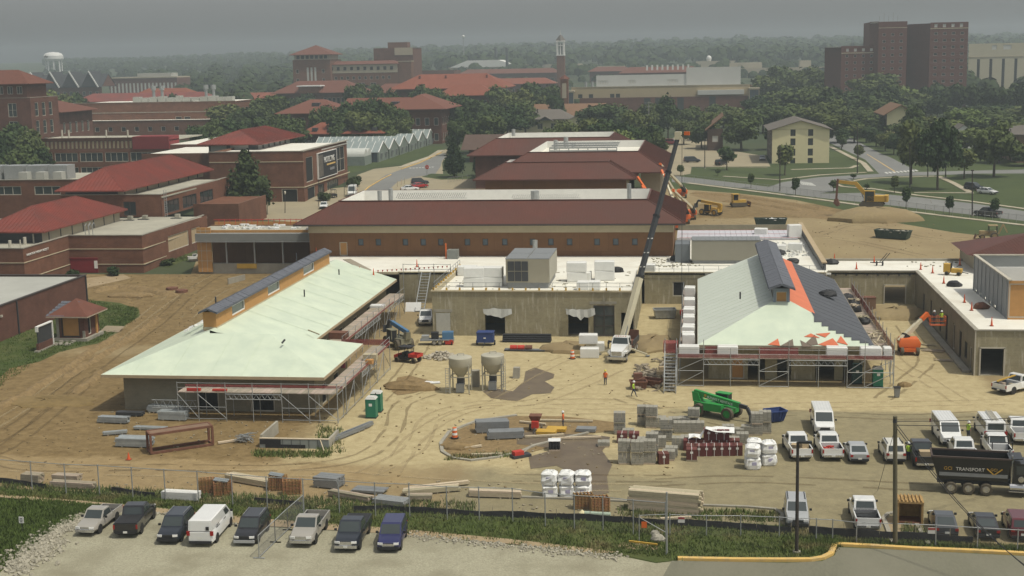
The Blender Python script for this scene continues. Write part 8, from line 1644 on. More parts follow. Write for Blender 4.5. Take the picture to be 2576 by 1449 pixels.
for i,(u,v)in enumerate(((525,1238),(562,1246),(700,1232),(735,1242),(1468,1278),(1508,1286))):
 p=g(u,v);lb=('left','right')[i%2]+(' orange frame stack left of the pale lumber',' orange frame stack right of the pale lumber',' orange frame stack below the bulk bags')[i//2]
 t=thing('frame_stack',lb,'form frames',(p.x,p.y,.03),R(18+rnd.uniform(-5,5)),'orange form frames')
 for k in range(9):MB().box(-.85,.85,-.4,-.32,.05+k*.14,.13+k*.14).box(-.85,.85,.32,.4,.05+k*.14,.13+k*.14).build('frame_rail',OF,t)
 for k in range(6):MB().box(-.8+k*.3,-.74+k*.3,-.45,.45,.05,1.3).build('frame_upright',OF,t)
 if i in(1,2):
  for k in range(6):MB().boxc((-.2+k*.03,(-.35+k*.14),1.42),(1.5,.1,.08),rz=-.6).build('loose_stud',STUD,t)
def rect_frame(u0,v0,u1,v1,label):
 a,c=g(u0,v0),g(u1,v1);d=c-a;L=d.length;t=thing('rusty_cage',label,'steel frame',(a.x,a.y,.03),math.atan2(d.y,d.x));w_,h_=1.5,2.0
 for y in(0,w_):
  for z in(.12,h_):MB().bar((0,y,z),(L,y,z),.2,.22).build('rail',RUST,t)
  for x in(0,L):MB().bar((x,y,.1),(x,y,h_),.22).build('upright',RUST,t)
 for x in(0,L):
  for z in(.12,h_):MB().bar((x,0,z),(x,w_,z),.18).build('cross_rail',RUST,t)
 MB().box(.1,L-.1,.1,w_-.1,h_+.0,h_+.06).build('top_plate',mat('rust_brown_plate',(.20,.13,.085),.9,.2,1),t)
rect_frame(381,1144,536,1121,'rusty open rectangular steel frame lying on the dirt')
lw=thing('concrete_light_well','concrete light well with panelled front before the left scaffold','concrete pit');a,b_=g(652,1128),g(818,1140)
x0,x1,y0=a.x,b_.x,a.y+.2;FP=mat('grey_form_panel',(.23,.25,.23),.7,.12,.8)
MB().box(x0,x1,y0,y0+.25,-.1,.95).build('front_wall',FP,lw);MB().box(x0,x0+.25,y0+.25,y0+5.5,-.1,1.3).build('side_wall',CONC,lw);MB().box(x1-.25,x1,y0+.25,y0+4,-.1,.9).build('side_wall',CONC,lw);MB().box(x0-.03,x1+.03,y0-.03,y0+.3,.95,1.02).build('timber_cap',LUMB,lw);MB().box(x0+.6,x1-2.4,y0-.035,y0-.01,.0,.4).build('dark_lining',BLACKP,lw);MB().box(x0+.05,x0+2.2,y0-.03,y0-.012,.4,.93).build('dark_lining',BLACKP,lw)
for i in range(5):MB().box(x0+2.4+i*.9,x0+2.44+i*.9,y0-.04,y0-.005,.0,.93).build('panel_joint',DKST,lw)
MB().bar((x1-.2,y0-1.0,.05),(x1-.9,y0+.1,1.0),.09).build('prop',LUMB,lw)
pt=thing('pipe_rack','black pipes stacked along the block hall wall','pipes',tuple(g(1330,862)+Vector((0,0,.03))))
for k in range(4):
 for i in range(5-k):MB().tube((-3.6,.3*i+.15*k,.16+.26*k),(3.0,.3*i+.15*k,.16+.26*k),.14,8).build('pipe',BLACKP,pt)
pt=thing('pipe_rack','red and grey pipe bundle in front of the black pipes','pipes',tuple(g(1318,884)+Vector((0,0,.03))))
for i in range(4):MB().tube((-2.6,.25*i,.14),(2.8,.25*i-.3,.14),.11,8).build('pipe',STEEL if i%2 else DKST,pt)
for x in(-1.4,-.4,.6):MB().tube((x-.45,.3,.42),(x+.45,.3,.42),.34,10).build('red_reel',RUST if x>0 else REDP,pt)
rb=MB();r_=random.Random(2)
for i in range(150):a=r_.uniform(0,2*PI);d=r_.random()**.6;p=g(1110,900);rb.boxc((p.x+2.3*d*math.cos(a),p.y+2.0*d*math.sin(a),.1+.9*(1-d)*r_.random()),(r_.uniform(.15,.55),r_.uniform(.15,.4),r_.uniform(.1,.3)),rz=r_.uniform(0,3),rx=r_.uniform(-.5,.5),ry=r_.uniform(-.5,.5))
tag(rb.build('rubble_pile',mat('pale_rubble',(.40,.36,.28),.95,.25,2)),'pale broken concrete rubble pile left of the silos','rubble')['kind']='stuff'
rb=MB()
for i in range(120):
 u_,v_=r_.uniform(1595,1690),r_.uniform(905,985)
 if u_<1640 and v_<925:continue
 p=g(u_,v_);rb.boxc((p.x,p.y,.1+r_.uniform(0,.3)),(r_.uniform(.2,1.0),r_.uniform(.15,.6),r_.uniform(.1,.4)),rz=r_.uniform(0,3),rx=r_.uniform(-.4,.4),ry=r_.uniform(-.4,.4))
tag(rb.build('debris_pile',mat('mixed_debris',(.27,.23,.17),.95,.3,2.5)),'mixed building debris pile left of the scaffold stairs','debris')['kind']='stuff'
def skip(u,v,L,Wd,H_,m,name,label,cat,rz=0,load=None,z=.03,flare=.12,ribs=6):
 p=g(u,v);t=thing(name,label,cat,(p.x,p.y,p.z+z),rz);b=MB();q=lambda k,zz:[(-L/2*k,-Wd/2*k,zz),(L/2*k,-Wd/2*k,zz),(L/2*k,Wd/2*k,zz),(-L/2*k,Wd/2*k,zz)]
 b.loft([q(1-flare,.1),q(1,H_)],cap=False);b.loft([q(.95-flare,.14),q(.96,H_)][::-1],cap=False);b.add(q(1-flare,.12),[(0,1,2,3)]);b.build('hull',m,t)
 b=MB();e=q(1.0,H_)
 for i in range(4):MB().bar(e[i],e[(i+1)%4],.12,.12).build('rim',m,t)
 for i in range(ribs):
  x=-L/2*.9+L*.9*i/(ribs-1)
  for s in(-1,1):MB().bar((x*(1-flare),s*Wd/2*(1-flare*.9),.15),(x,s*Wd/2*1.01,H_-.05),.1,.1).build('rib',m,t)
 if load:
  b=MB();r_=random.Random(int(u))
  for i in range(40):b.boxc((r_.uniform(-.42,.42)*L,r_.uniform(-.4,.4)*Wd,H_*.75+r_.uniform(0,.35)),(r_.uniform(.2,.9),r_.uniform(.2,.5),.15),rz=r_.uniform(0,3),rx=r_.uniform(-.5,.5))
  b.build('load',load,t,kind='stuff')
 return t
DGR=mat('dumpster_green',(.035,.06,.045),.6,.15,1)
skip(1938,570,6.6,2.4,1.7,DGR,'dumpster','dark green dumpster behind the far insulated roof','dumpster',0,PLASTW);skip(2246,600,6.8,2.4,1.6,DGR,'dumpster','dark green dumpster full of debris, open on the dirt lot','dumpster',R(-28),CONC)
skip(1606,978,1.9,1.3,.9,RUST,'debris_skip','small brown skip left of the walking worker','skip',R(10));skip(1640,972,2.6,1.5,.8,RUST,'debris_skip','rusty red skip beside the debris pile','skip',R(-25));skip(1950,1060,2.0,1.6,1.2,NAVYP,'tipping_hopper','dark blue tipping hopper right of the block pallets','hopper',R(25),None,flare=.3)
skip(1672,800,3.2,2.0,1.3,GALV,'steel_skip','grey steel skip in the corner behind the crane truck','skip',R(8))
for(u,v,d,lb)in((1667,937,(.9,.7,.7),'pale crate topmost by the scaffold stairs'),(1662,950,(1.0,.8,.8),'pale crate lower by the scaffold stairs'),(1605,960,(1.0,.8,1.0),'brown crate standing behind the small brown skip')):
 p=g(u,v);t=tag(MB().boxc((p.x,p.y,d[2]/2+.03),d,rz=.2).build('crate',PLY if 'pale' in lb else RUST),lb,'crate')
p=g(2184,790);t=thing('tool_chest','tall brown site tool chest in the right courtyard','tool chest',(p.x,p.y,.4),.05);MB().box(-.95,.95,-.7,.7,0,2.3).build('chest',mat('chest_brown',(.20,.12,.075),.7,.1,1),t);MB().box(-1,1,-.75,.75,2.3,2.4).build('lid',RUST,t)
t=thing('tool_trailer','dark blue box trailer in front of the block hall doorway','trailer',tuple(g(1222,868)+Vector((0,0,.03))));MB().box(-1.1,1.1,-.8,.8,.45,1.75).build('box',NAVYP,t);MB().box(-1.15,1.15,-.85,.85,1.75,1.85).build('lid',NAVYP,t);MB().boxc((0,-.86,1.1),(.3,.03,.16)).build('logo_plate',WHITE,t)
for x in(-1.2,1.2):wheel(t,x,.1,.33,.2,False)
MB().bar((0,-.8,.45),(0,-2.0,.4),.1).build('tow_bar',DKST,t)
t=thing('flatbed_trailer','grey flatbed trailer carrying a blue tank and generator','trailer',tuple(g(1106,866)+Vector((0,0,.03))),R(8));MB().box(-2.6,2.0,-.8,.8,.6,.75).build('deck',STEEL,t);MB().box(.4,1.9,-.6,.6,.75,1.7).build('blue_tank',BLUEP,t);MB().boxc((-.6,.1,1.2),(1,.9,.9)).build('generator',BLACKP,t);MB().boxc((-1.9,0,1.0),(1.0,1.0,.5)).build('crate',GALV,t)
for x in(-.7,.1):
 for s in(-1,1):k=wheel(t,0,0,.35,.22,True);k.location=(x,s*.85,.35);k.rotation_euler=(0,0,PI/2)
t=thing('red_pump','small red pump cart beside the blue tank trailer','pump',tuple(g(1129,867)+Vector((0,0,.03))));MB().boxc((0,0,.4),(1.2,.8,.6)).build('body',REDP,t);wheel(t,-.5,-.3,.22,.15);wheel(t,.5,-.3,.22,.15)
t=thing('mortar_mixer','red mortar mixer with hopper on the dug island','mixer',tuple(g(1348,1082)+Vector((0,0,.03))));MB().loft([[(-.4,-.4,1.0),(.4,-.4,1.0),(.4,.4,1.0),(-.4,.4,1.0)],[(-.65,-.6,1.6),(.65,-.6,1.6),(.65,.6,1.6),(-.65,.6,1.6)]]).build('hopper',RUST,t);MB().boxc((0,-.5,.75),(.7,.8,.7)).build('engine',REDP,t);wheel(t,-.6,0,.3,.18,True);wheel(t,.6,0,.3,.18,True);MB().bar((0,-.8,.5),(0,-1.7,.15),.08).build('tow_bar',DKST,t)
t=thing('plate_compactor','red and grey compactor lying at the island kerb','compactor',tuple(g(1310,1150)+Vector((0,0,.03))),R(35));MB().boxc((0,0,.15),(1.9,.9,.25)).build('base_plate',DKST,t);MB().boxc((-.3,0,.45),(1.0,.7,.4)).build('engine',REDP,t);MB().bar((.3,0,.4),(1.2,0,.9),.08).build('handle',FRAME,t)
t=thing('can_pallet','pallet of dark cans wrapped in film on the island','pallet',tuple(g(1395,1132)+Vector((0,0,.03))),.1);link('pallet',PALM,t)
for k in range(2):
 for i in range(4):
  for j in range(3):MB().lathe([(.14,0),(.14,.4)],(-.42+i*.28,-.35+j*.35,.14+k*.42),8).build('can',BLACKP if k==0 else DKST,t)
MB().box(-.6,.6,-.55,.55,.98,1.02).build('film_top',PLASTW,t)
t=thing('trash_bin','dark wheeled bin beside the right scaffold post','bin',tuple(g(2256,1000)+Vector((0,0,.03))));MB().loft([[(-.25,-.25,.05),(.25,-.25,.05),(.25,.25,.05),(-.25,.25,.05)],[(-.33,-.33,1.1),(.33,-.33,1.1),(.33,.33,1.1),(-.33,.33,1.1)]]).build('bin',STEEL,t);MB().box(-.36,.36,-.36,.36,1.1,1.2).build('lid',BLACKP,t)
for i,(u,v,n)in enumerate(((2350,884,6),(2376,908,4),(2335,868,3))):
 t=thing('board_pile',('grey boards heaped beside the orange lift','short dark boards below the boards heap','two pale boards above the boards heap')[i],'boards',tuple(g(u,v)+Vector((0,0,.05))),R(-20))
 for k in range(n):MB().boxc((rnd.uniform(-.3,.3),-.5+k*.2,.06+.05*(k%2)),(2.6 if i==0 else 1.8,.2,.06),rz=rnd.uniform(-.15,.15)).build('board',LUMBO if i<2 else LUMB,t)
t=thing('wire_crate','rusty yellow open-fronted crate beside the wooden pole','crate',tuple(g(2287,1312)+Vector((0,0,.1))),R(-4));YR=mat('rusty_yellow',(.36,.23,.09),.85,.3,3)
for x in(-.95,.95):MB().box(x-.08,x+.08,-.8,.9,0,1.7).build('side',YR,t)
MB().box(-.87,.87,.82,.9,0,1.6).build('back',YR,t);MB().box(-1.05,1.05,-.85,.95,1.7,1.85).build('top',YR,t);MB().box(-.87,.87,-.8,.8,.0,.1).build('floor',RUST,t)
for k in range(7):MB().box(-1.0+k*.3,-.9+k*.3,-.85,.9,1.86,1.98).build('slat',YR,t)
t=thing('storage_container','dark red storage shed against the brick complex','shed',tuple(g(220,684)+Vector((0,0,.05))));MB().box(-2.6,2.6,-1.2,1.2,0,2.6).build('box',mat('shed_red',(.20,.02,.025),.6,.1,1),t);MB().box(-2.7,2.7,-1.3,1.3,2.6,2.72).build('roof',mat('shed_red',(0,0,0)),t);MB().box(2.0,2.62,-1.28,-1.2,.8,2.2).build('notice_board',WHITE,t);MB().tube((-1.1,-.2,2.95),(.8,-.2,2.95),.22,8).build('roll',WHITE,t)
for i,(u,v)in enumerate(((433,728),(457,735))):p=g(u,v);tag(MB().lathe([(1.0,0),(1.05,.3),(1.0,1.0),(.7,1.05)],(p.x,p.y,.03),14).build('round_planter',RUST),('left','right')[i]+' round brown tub of soil on the dirt slope','tub','round tubs')
p,q=g(574,716),g(616,704);t=tag(MB().bar((p.x,p.y,.9),(q.x,q.y,.9),.2,1.9).build('retaining_wall',CONC),'short tan retaining wall behind the slate monitor','wall')
p=g(283,832);tag(MB().boxc((p.x,p.y,.3),(3.0,1.8,.06),rz=-.1,rx=.25).boxc((p.x+.5,p.y-.9,.08),(2,.8,.06)).build('plywood_sheets',mat('old_ply',(.27,.22,.15),.9,.15,1)),'weathered plywood sheets lying beside the hut','plywood')
p=g(1040,783);tag(MB().boxc((p.x,p.y,.9),(2.4,.1,1.5),rx=-.5).build('white_board',PLASTW),'white board leaning at the alley end by left scaffold','board')
p=g(1090,965);tag(MB().boxc((p.x,p.y,.12),(1.6,.7,.1),rz=.3).boxc((p.x-.6,p.y,.15),(.9,.8,.15),rz=-.3).build('torn_sheet',PLASTW),'torn white sheet on the ground before the silos','sheet')
tb=thing('green_pipe','pale green capped pipe lying on the verge','pipe',tuple(g(1500,1298)+Vector((0,0,.2))),R(-5));MB().tube((-1.0,0,0),(1.2,0,0),.18,10).build('pipe',mat('pale_green',(.38,.46,.36),.6),tb);MB().lathe([(.01,-.3),(.25,-.15),(.28,.05),(.01,.3)],(-1.2,0,0),10).build('cap',CREAM,tb)
for i,(u,v,L,rz,lb)in enumerate(((1370,1100,4,.25,'pale board angled across the island soil'),(1450,1105,5,.18,'long white pipe along the right of the island'),(1190,1128,1.8,.5,'short board on the left of the island'),(1225,1147,3,.16,'pale pipe bundle along the island kerb'),(1420,1062,6,0,'grey pipe along the back of the island'),(1700,1308,2.6,.25,'single board leaning by the lumber stack'),(1340,1068,3,-.3,'timber across the back of the island'),(590,1112,3.4,.6,'weathered planks right of the rusty frame'))):
 p=g(u,v);tag(MB().boxc((p.x,p.y,.18),(L,.3,.18),rz=rz).build('loose_plank',LUMB),lb,'plank')
for i,(u,v,lb)in enumerate(((1375,1092,'yellow flat form tray on the island'),(1400,1085,'second yellow flat form tray nearer the mixer'),(1475,1085,'grey sheet stack at the right of the island'))):
 p=g(u,v);tag(MB().boxc((p.x,p.y,.25),(2.0,1.2,.3),rz=-.05).build('form_tray',YELM if i<2 else STEEL),lb,'form tray')
p=g(618,1112);b=MB();r_=random.Random(31)
for i in range(30):b.bar((p.x+r_.uniform(-1,1),p.y+r_.uniform(-.8,.8),r_.uniform(.1,.9)),(p.x+r_.uniform(-1,1),p.y+r_.uniform(-.8,.8),r_.uniform(.1,.9)),.07)
tag(b.build('brace_heap',GALV),'tangled heap of galvanised scaffold braces','scaffold parts')['kind']='stuff'
b=MB();r_=random.Random(41)
for i in range(260):
 u_,v_=r_.choice(((r_.uniform(60,1300),r_.uniform(1212,1285)),(r_.uniform(1300,1750),r_.uniform(1270,1305)),(r_.uniform(1120,1540),r_.uniform(1055,1150)),(r_.uniform(250,900),r_.uniform(1030,1140))))
 p=g(u_,v_);b.boxc((p.x,p.y,.07),(r_.uniform(.08,.4),r_.uniform(.06,.2),.08),rz=r_.uniform(0,3))
tag(b.build('litter',LUMBO),'small scraps of wood and litter strewn over the verge and yard','litter')['kind']='stuff'
b=MB()
for i in range(110):u_=r_.uniform(1640,1760)if i%3 else r_.uniform(2280,2560);v_=r_.uniform(650,672);p=at(u_,v_,5.22);b.boxc((p.x,p.y,5.25),(r_.uniform(.1,.5),r_.uniform(.1,.3),.1),rz=r_.uniform(0,3))
for i in range(120):x,y=r_.uniform(-36,-9),r_.uniform(183,204);b.boxc((x,y,5.74),(r_.uniform(.1,.8),r_.uniform(.08,.25),.07),rz=r_.uniform(0,3))
tag(b.build('roof_litter',LUMBO),'offcuts and tools scattered on the white roofs','litter')['kind']='stuff'
for i,(u,v,z,lb)in enumerate(((2093,664,5.17,'black tool heap at the left of the right white roof'),(1995,662,5.22,'black tarp on the white roof left of dark parapet'),(2400,720,5.17,'dark tool cart by the board plant room'),(2468,776,5.17,'dark hose coil on the right white roof'),(1552,684,5.7,'black machine beside the boom on the block hall roof'),(1700,655,5.22,'black kit at the left of the grey roof screen'),(1962,640,5.22,'dark kit among foam offcuts'))):
 p=at(u,v,z);blob('tool_heap',tuple(p),1.0,.8,.8,BLACKP if i!=3 else RUST,lb,'tools',50+i,8)
t=thing('folded_cart','dark folded roofing cart with two wheels on the right white roof','cart',tuple(at(2212,668,5.17)));wheel(t,-.4,0,.35,.2);wheel(t,.5,0,.35,.2);MB().bar((-1.4,0,.5),(.4,0,.5),.12).bar((.4,0,.5),(1.6,.4,1.9),.08).bar((.0,0,.5),(1.2,.4,1.9),.08).build('frame',BLACKP,t)
t=thing('roof_hatch','grey roof hatch box with orange pole by long hall wall','roof hatch',tuple(at(1140,650,5.22)));MB().box(-.9,.9,-.8,.8,0,1.5).build('box',mat('hatch_grey',(.2,.21,.19),.7),t);MB().tube((-1.1,-.5,0),(-1.1,-.5,2.6),.12,6).build('orange_pole',ORNG,t)
t=tag(MB().bar(tuple(at(872,652,5.25)),tuple(at(925,680,5.25)),1.3,.06).build('walkway_boards',PLANK),'brown board walkway across the long white roof','walkway')
fl=thing('flag_line','rope of red pennants across the white roof by the scaffold stair','flag line');a,c=at(945,680,6.2),at(1130,668,6.2);MB().tube(a,c,.02,4).build('rope',FRAME,fl)
for i in range(16):p=a.lerp(c,(i+.5)/16);MB().add([p+Vector((-.15,0,0)),p+Vector((.15,0,0)),p+Vector((0,0,-.4)),p+Vector((-.15,.01,0)),p+Vector((.15,.01,0)),p+Vector((0,.01,-.4))],[(0,2,1),(3,4,5)]).build('pennant',REDP,fl)
for x0,lb in((-29.4,'torn plastic sheet over the left hall doorway'),(-17.9,'torn plastic sheet over the right hall doorway')):
 b=MB();r_=random.Random(int(-x0));n=9;top=[(x0+i*.5,182.1-r_.uniform(0,.15),3.9+r_.uniform(-.1,.15))for i in range(n)];low=[(x0+i*.5+.1,181.9-r_.uniform(0,.3),3.9-(.5+1.1*(1-abs(i-4)/5)*r_.uniform(.4,1)))for i in range(n)]
 b.add(top+low,[(n+i,n+i+1,i+1,i)for i in range(n-1)]);tag(b.build('plastic_sheet',mat('dull_plastic',(.42,.42,.38),.4,.1,2)),lb,'plastic sheet')
tag(MB().box(-36.1,-34.1,182.2,182.27,.2,3.2).build('door_sheet',mat('dull_plastic',(0,0,0))),'grey plastic sheet closing the left end doorway','plastic sheet')
# fences, poles, signs, edges
MESHM=mat('chain_link',(.22,.22,.20),.6,.1,2,alpha=.10);SILT=mat('silt_cloth',(.018,.018,.02),.8,.2,1);SIGNR=mat('sign_red',(.35,.05,.04),.6)
def fence(label,base,h,name='chain_link_fence',r=.05,top=True,fabric=True,m=GALV,sub=1):
 t=thing(name,label,'fence');P=[]
 for a,c in zip(base,base[1:]):
  A,B=g(*a),g(*c);P+=[A.lerp(B,i/sub)for i in range(sub)]
 P.append(g(*base[-1]))
 pm=MB().tube((0,0,-.1),(0,0,h+.05),r,6).mesh('fence_post',m)
 for p in P:link('fence_post',pm,t,loc=(p.x,p.y,T(p.y)+.02))
 for a,c in zip(P,P[1:]):
  if top:MB().tube((a.x,a.y,a.z+h),(c.x,c.y,c.z+h),.035,5).build('top_rail',m,t)
  if fabric:MB().add([(a.x,a.y,a.z+.05),(c.x,c.y,c.z+.05),(c.x,c.y,c.z+h),(a.x,a.y,a.z+h)],[(0,1,2,3)]).build('mesh_panel',MESHM,t)
 return t
fence('tall chain-link fence along the verge behind the gravel lot',[(-5,1232),(82,1239),(167,1246),(251,1249),(335,1255),(417,1261),(500,1266),(586,1274),(673,1281),(765,1287),(854,1291),(945,1298),(1031,1301),(1125,1308),(1206,1310),(1290,1313),(1372,1326),(1445,1332),(1517,1336),(1593,1345),(1674,1352)],2.9)
fence('low chain-link fence from the gate to the car park edge',[(1685,1347),(1777,1350),(1863,1350),(1960,1354),(2053,1359),(2094,1361),(2154,1368),(2250,1371),(2353,1375),(2458,1382),(2559,1388),(2650,1392)],1.75)
fence('long chain-link fence between the far dirt lot and the road',[(1722,456),(1930,483),(2065,500),(2240,524),(2420,546),(2576,564),(2700,580)],1.8,sub=8,r=.04)
fence('short dark fence beside the road bend',[(1127,460),(1150,456),(1190,450)],1.3,sub=3,r=.04)
tf=thing('temporary_fence','grey temporary fence panels standing between parked vehicles','fence');pts=[(652,1406),(693,1366),(725,1335),(764,1300)]
for a,c in zip(pts,pts[1:]):
 A,B=g(*a),g(*c)
 for p in(A,B):MB().tube((p.x,p.y,0),(p.x,p.y,1.95),.035,6).build('panel_post',GALV,tf);MB().boxc((p.x,p.y,.08),(.9,.12,.08)).build('foot',GALV,tf)
 for z in(.15,1.9):MB().tube((A.x,A.y,z),(B.x,B.y,z),.035,5).build('panel_rail',GALV,tf)
 MB().add([(A.x,A.y,.15),(B.x,B.y,.15),(B.x,B.y,1.9),(A.x,A.y,1.9)],[(0,1,2,3)]).build('mesh_panel',mat('dense_mesh',(.22,.22,.21),.6,.1,2,alpha=.28),tf)
def silt(label,pts,h,seed):
 r_=random.Random(seed);t=thing('silt_fence',label,'silt fence');P=[]
 for a,c in zip(pts,pts[1:]):
  A,B=g(*a),g(*c);k=max(2,int((B-A).length/.8));P+=[A.lerp(B,i/k)for i in range(k)]
 P.append(g(*pts[-1]));b=MB();n=len(P);hs=[];hh=h
 for i in range(n):hh+=(h*r_.uniform(.55,1.15)-hh)*.35;hs.append(hh)
 b.loft([[(p.x,p.y-.02,0),(p.x,p.y+.02,0),(p.x+r_.uniform(-.05,.05),p.y+.03+.1*r_.random(),q),(p.x,p.y-.01+.1*r_.random(),q)]for p,q in zip(P,hs)]);b.build('cloth',SILT,t)
 for p in P[::3]:MB().tube((p.x,p.y+.05,0),(p.x,p.y+.05,h*1.5),.025,4).build('stake',LUMBO,t)
silt('black silt fence at the far left verge',[(-10,1214),(60,1222),(115,1231)],.55,1);silt('low black silt fence by the left lumber',[(280,1239),(330,1245),(390,1252)],.5,2);silt('low black silt fence behind the temporary panels',[(640,1264),(712,1270),(760,1275)],.5,3)
silt('long black silt fence along the middle verge',[(890,1288),(940,1286),(981,1283),(1019,1290),(1144,1296),(1288,1303),(1400,1307),(1513,1313),(1675,1322),(1788,1327),(1932,1340),(1990,1343)],.62,4);silt('black silt fence along the car park edge',[(2035,1346),(2094,1353),(2180,1357),(2244,1360),(2332,1364),(2447,1371)],.8,5)
def pole(name,label,cat,foot,topv,r,m,rt=None,arms=()):
 p=g(*foot[:2]);q=aty(foot[-1]if len(foot)>2 else foot[0],topv,p.y);t=thing(name,label,cat,(p.x,p.y,p.z));d=Vector((q.x-p.x,0,q.z-p.z));MB().tube((0,0,-.1),tuple(d),r,10,rt or r*.8).build('shaft',m,t);return t,d
WP=mat('weathered_pole',(.13,.115,.07),.95,.2,1.5,stretch=(6,6,.4));DKP=mat('dark_brown_pole',(.05,.042,.035),.7,.15,2)
t,d=pole('utility_pole','thick weathered wooden utility pole by the car park fence','utility pole',(2252,1371),1047,.19,WP,.16)
MB().lathe([(.17,0),(.17,.3)],tuple(d-Vector((0,0,.5))),10).build('cable_band',DKST,t)
wr=thing('overhead_cable','pair of slack cables dropping from the wooden pole','cable');top=Vector(t.location)+d
for i,(e,sag)in enumerate(((Vector((21.0,92,2.2)),1.0),(Vector((21.5,92,2.2)),1.2))):
 pts=[top+Vector((.1,0,-.6-.3*i))];
 A,B=pts[0],Vector((top.x+9.2+i*.4,top.y-13,1.6));pts=[A.lerp(B,k/12)-Vector((0,0,sag*math.sin(PI*k/12)))for k in range(13)]
 MB().path(pts,.03,5).build('cable',BLACKP,wr)
for i in range(2):A,B=top-Vector((0,0,.4+.3*i)),Vector((top.x+30,top.y+26,7.2-i));MB().path([A.lerp(B,k/10)-Vector((0,0,1.2*math.sin(PI*k/10)))for k in range(11)],.03,5).build('cable',BLACKP,wr)
A,B=top-Vector((0,0,1)),g(2208,1235);MB().path([A,B+Vector((0,0,.05))],.02,4).build('guy_wire',DKST,wr)
t,d=pole('light_pole','dark light pole rising in front of the silver SUV','light pole',(2004,1392,2007),1112,.15,DKP,.11);MB().boxc(tuple(d+Vector((.55,0,.0))),(1.0,.35,.16)).build('lamp_head',BLACKP,t);MB().lathe([(.3,0),(.3,.25)],(0,0,-.05),12).build('footing',CONC,t)
t,d=pole('gate_post','tall steel gate post at the middle of the verge','post',(1677,1396),1238,.09,GALV);
p=g(1608,1368);q=g(1676,1370);gt=thing('gate_brace','sagging wire gate with orange sign beside the steel post','gate');MB().tube((p.x,p.y,0),(p.x,p.y,2.4),.04,6).build('gate_upright',GALV,gt);MB().tube((p.x,p.y,2.2),(q.x,q.y,1.0),.03,5).build('gate_bar',GALV,gt);MB().tube((p.x,p.y,2.35),(q.x,q.y,2.5),.03,5).build('gate_bar',GALV,gt);MB().boxc((p.x+.4,p.y-.05,1.6),(.42,.03,.5)).build('orange_sign',ORNG,gt)
p=g(1618,1376);tag(MB().boxc((p.x,p.y,.35),(2.3,.12,.12),rz=-.25).build('yellow_bar',YELM),'yellow barrier bar on the sandy path by the gate','bar');
for i,(u,v,s)in enumerate(((1655,1362,.55),(1648,1348,.4))):p=g(u,v);blob('boulder',(p.x,p.y,.03),s,s*.8,s*1.1,CONC,('larger','smaller')[i]+' pale lump of concrete at the gate post','boulder',70+i,9)
for u,v,tv,lb,w_,h_,m_ in((56,1339,1300,'white parking sign on a black post in the left grass',.42,.55,WHITE),(1714,1333,1300,'red and white warning sign on the low fence, left',.55,.5,WHITE),(2343,1369,1327,'red and white warning sign on the low fence, right',.6,.5,WHITE)):
 p=g(u,v);q=aty(u,tv,p.y);t=thing('sign',lb,'sign',(p.x,p.y,0));MB().tube((0,.03,0),(0,.03,q.z-.05),.035,6).build('post',BLACKP,t);MB().boxc((0,0,q.z-h_/2),(w_,.03,h_)).build('panel',m_,t)
 if 'red' in lb:MB().boxc((0,-.02,q.z-h_*.22),(w_*.96,.01,h_*.36)).build('red_band',SIGNR,t)
 else:
  for k in range(3):MB().boxc((0,-.02,q.z-.14-k*.14),(.2+.05*(k%2),.01,.05)).build('print_line',BLACKP,t)
for i,(u,v,tv,uh,lb)in enumerate(((1962,481,368,0,'tall brown street lamp pole in front of the cream apartment house'),(2289,478,362,0,'tall brown street lamp pole right of the excavator'),(2446,544,430,0,'tall brown street lamp pole by the dark car'),(2334,446,372,0,'brown lamp pole on the lawn before the white cottage'),(2157,437,322,0,'brown lamp pole at the uphill street corner'),(1773,424,354,0,'thin dark pole at the edge of the far car park'),(2379,447,345,0,'dark pole among the light green trees'))):
 t,d=pole('street_lamp',lb,'street lamp',(u,v),tv,.16,DKP,.1);MB().boxc(tuple(d+Vector((0,0,.1))),(.5,.5,.25)).build('lamp_head',DKP,t);MB().lathe([(.3,0),(.3,.3)],(0,0,0),8).build('footing',CONC,t)
for i,(u,v,tv)in enumerate(((1622,362,295),(1632,345,255))):
 t,d=pole('power_pole',('front','rear')[i]+' grey power pole left of the tall loose tree','power pole',(u,v),tv,.2,mat('grey_pole',(.25,.24,.22),.9));
 for k in range(2):MB().boxc(tuple(d-Vector((0,0,.6+k*1.6))),(3.2,.14,.14)).build('cross_arm',GALV,t)
for i,(u,v,tv)in enumerate(((717,536,488),(672,540,502))):
 t,d=pole('lamp_post',('black plaza lamp post right of the big dark tree','twin white-headed lamp post under the big dark tree')[i],'lamp post',(u,v),tv,.09,BLACKP);b=MB()
 for x in((0,)if i==0 else(-.8,.8)):MB().lathe([(.12,0),(.28,.3),(.22,.7),(.05,.85)],tuple(d+Vector((x,0,-.1))),8).build('lantern',FRAME,t)
 if i:MB().boxc(tuple(d),(1.8,.08,.08)).build('cross_arm',BLACKP,t)
t,d=pole('stop_sign','red stop sign at the campus road junction','stop sign',(1074,444),408,.07,GALV);MB().tube((d.x,-.06,d.z-1.4),(d.x,-.02,d.z-1.4),.62,8).build('octagon',REDP,t);text(t,'STOP',.4,(d.x,-.075,d.z-1.55),(PI/2,0,0),WHITE,.004,ax='CENTER')
for i,(u,v,tv)in enumerate(((801,520,455),(866,492,452),(889,498,460))):pole('plaza_pole','thin dark plaza pole, '+('by the shrub under the banner','at the brick building corner','beside the tall white van')[i],'pole',(u,v),tv,.07,DKST)
for i,(u,v)in enumerate(((1000,470),(1010,465),(1018,462),(1036,458))):pole('bollard',f'wooden bollard by the road bend, {ORD[i]}','bollard',(u,v),v-14,.1,LUMB)
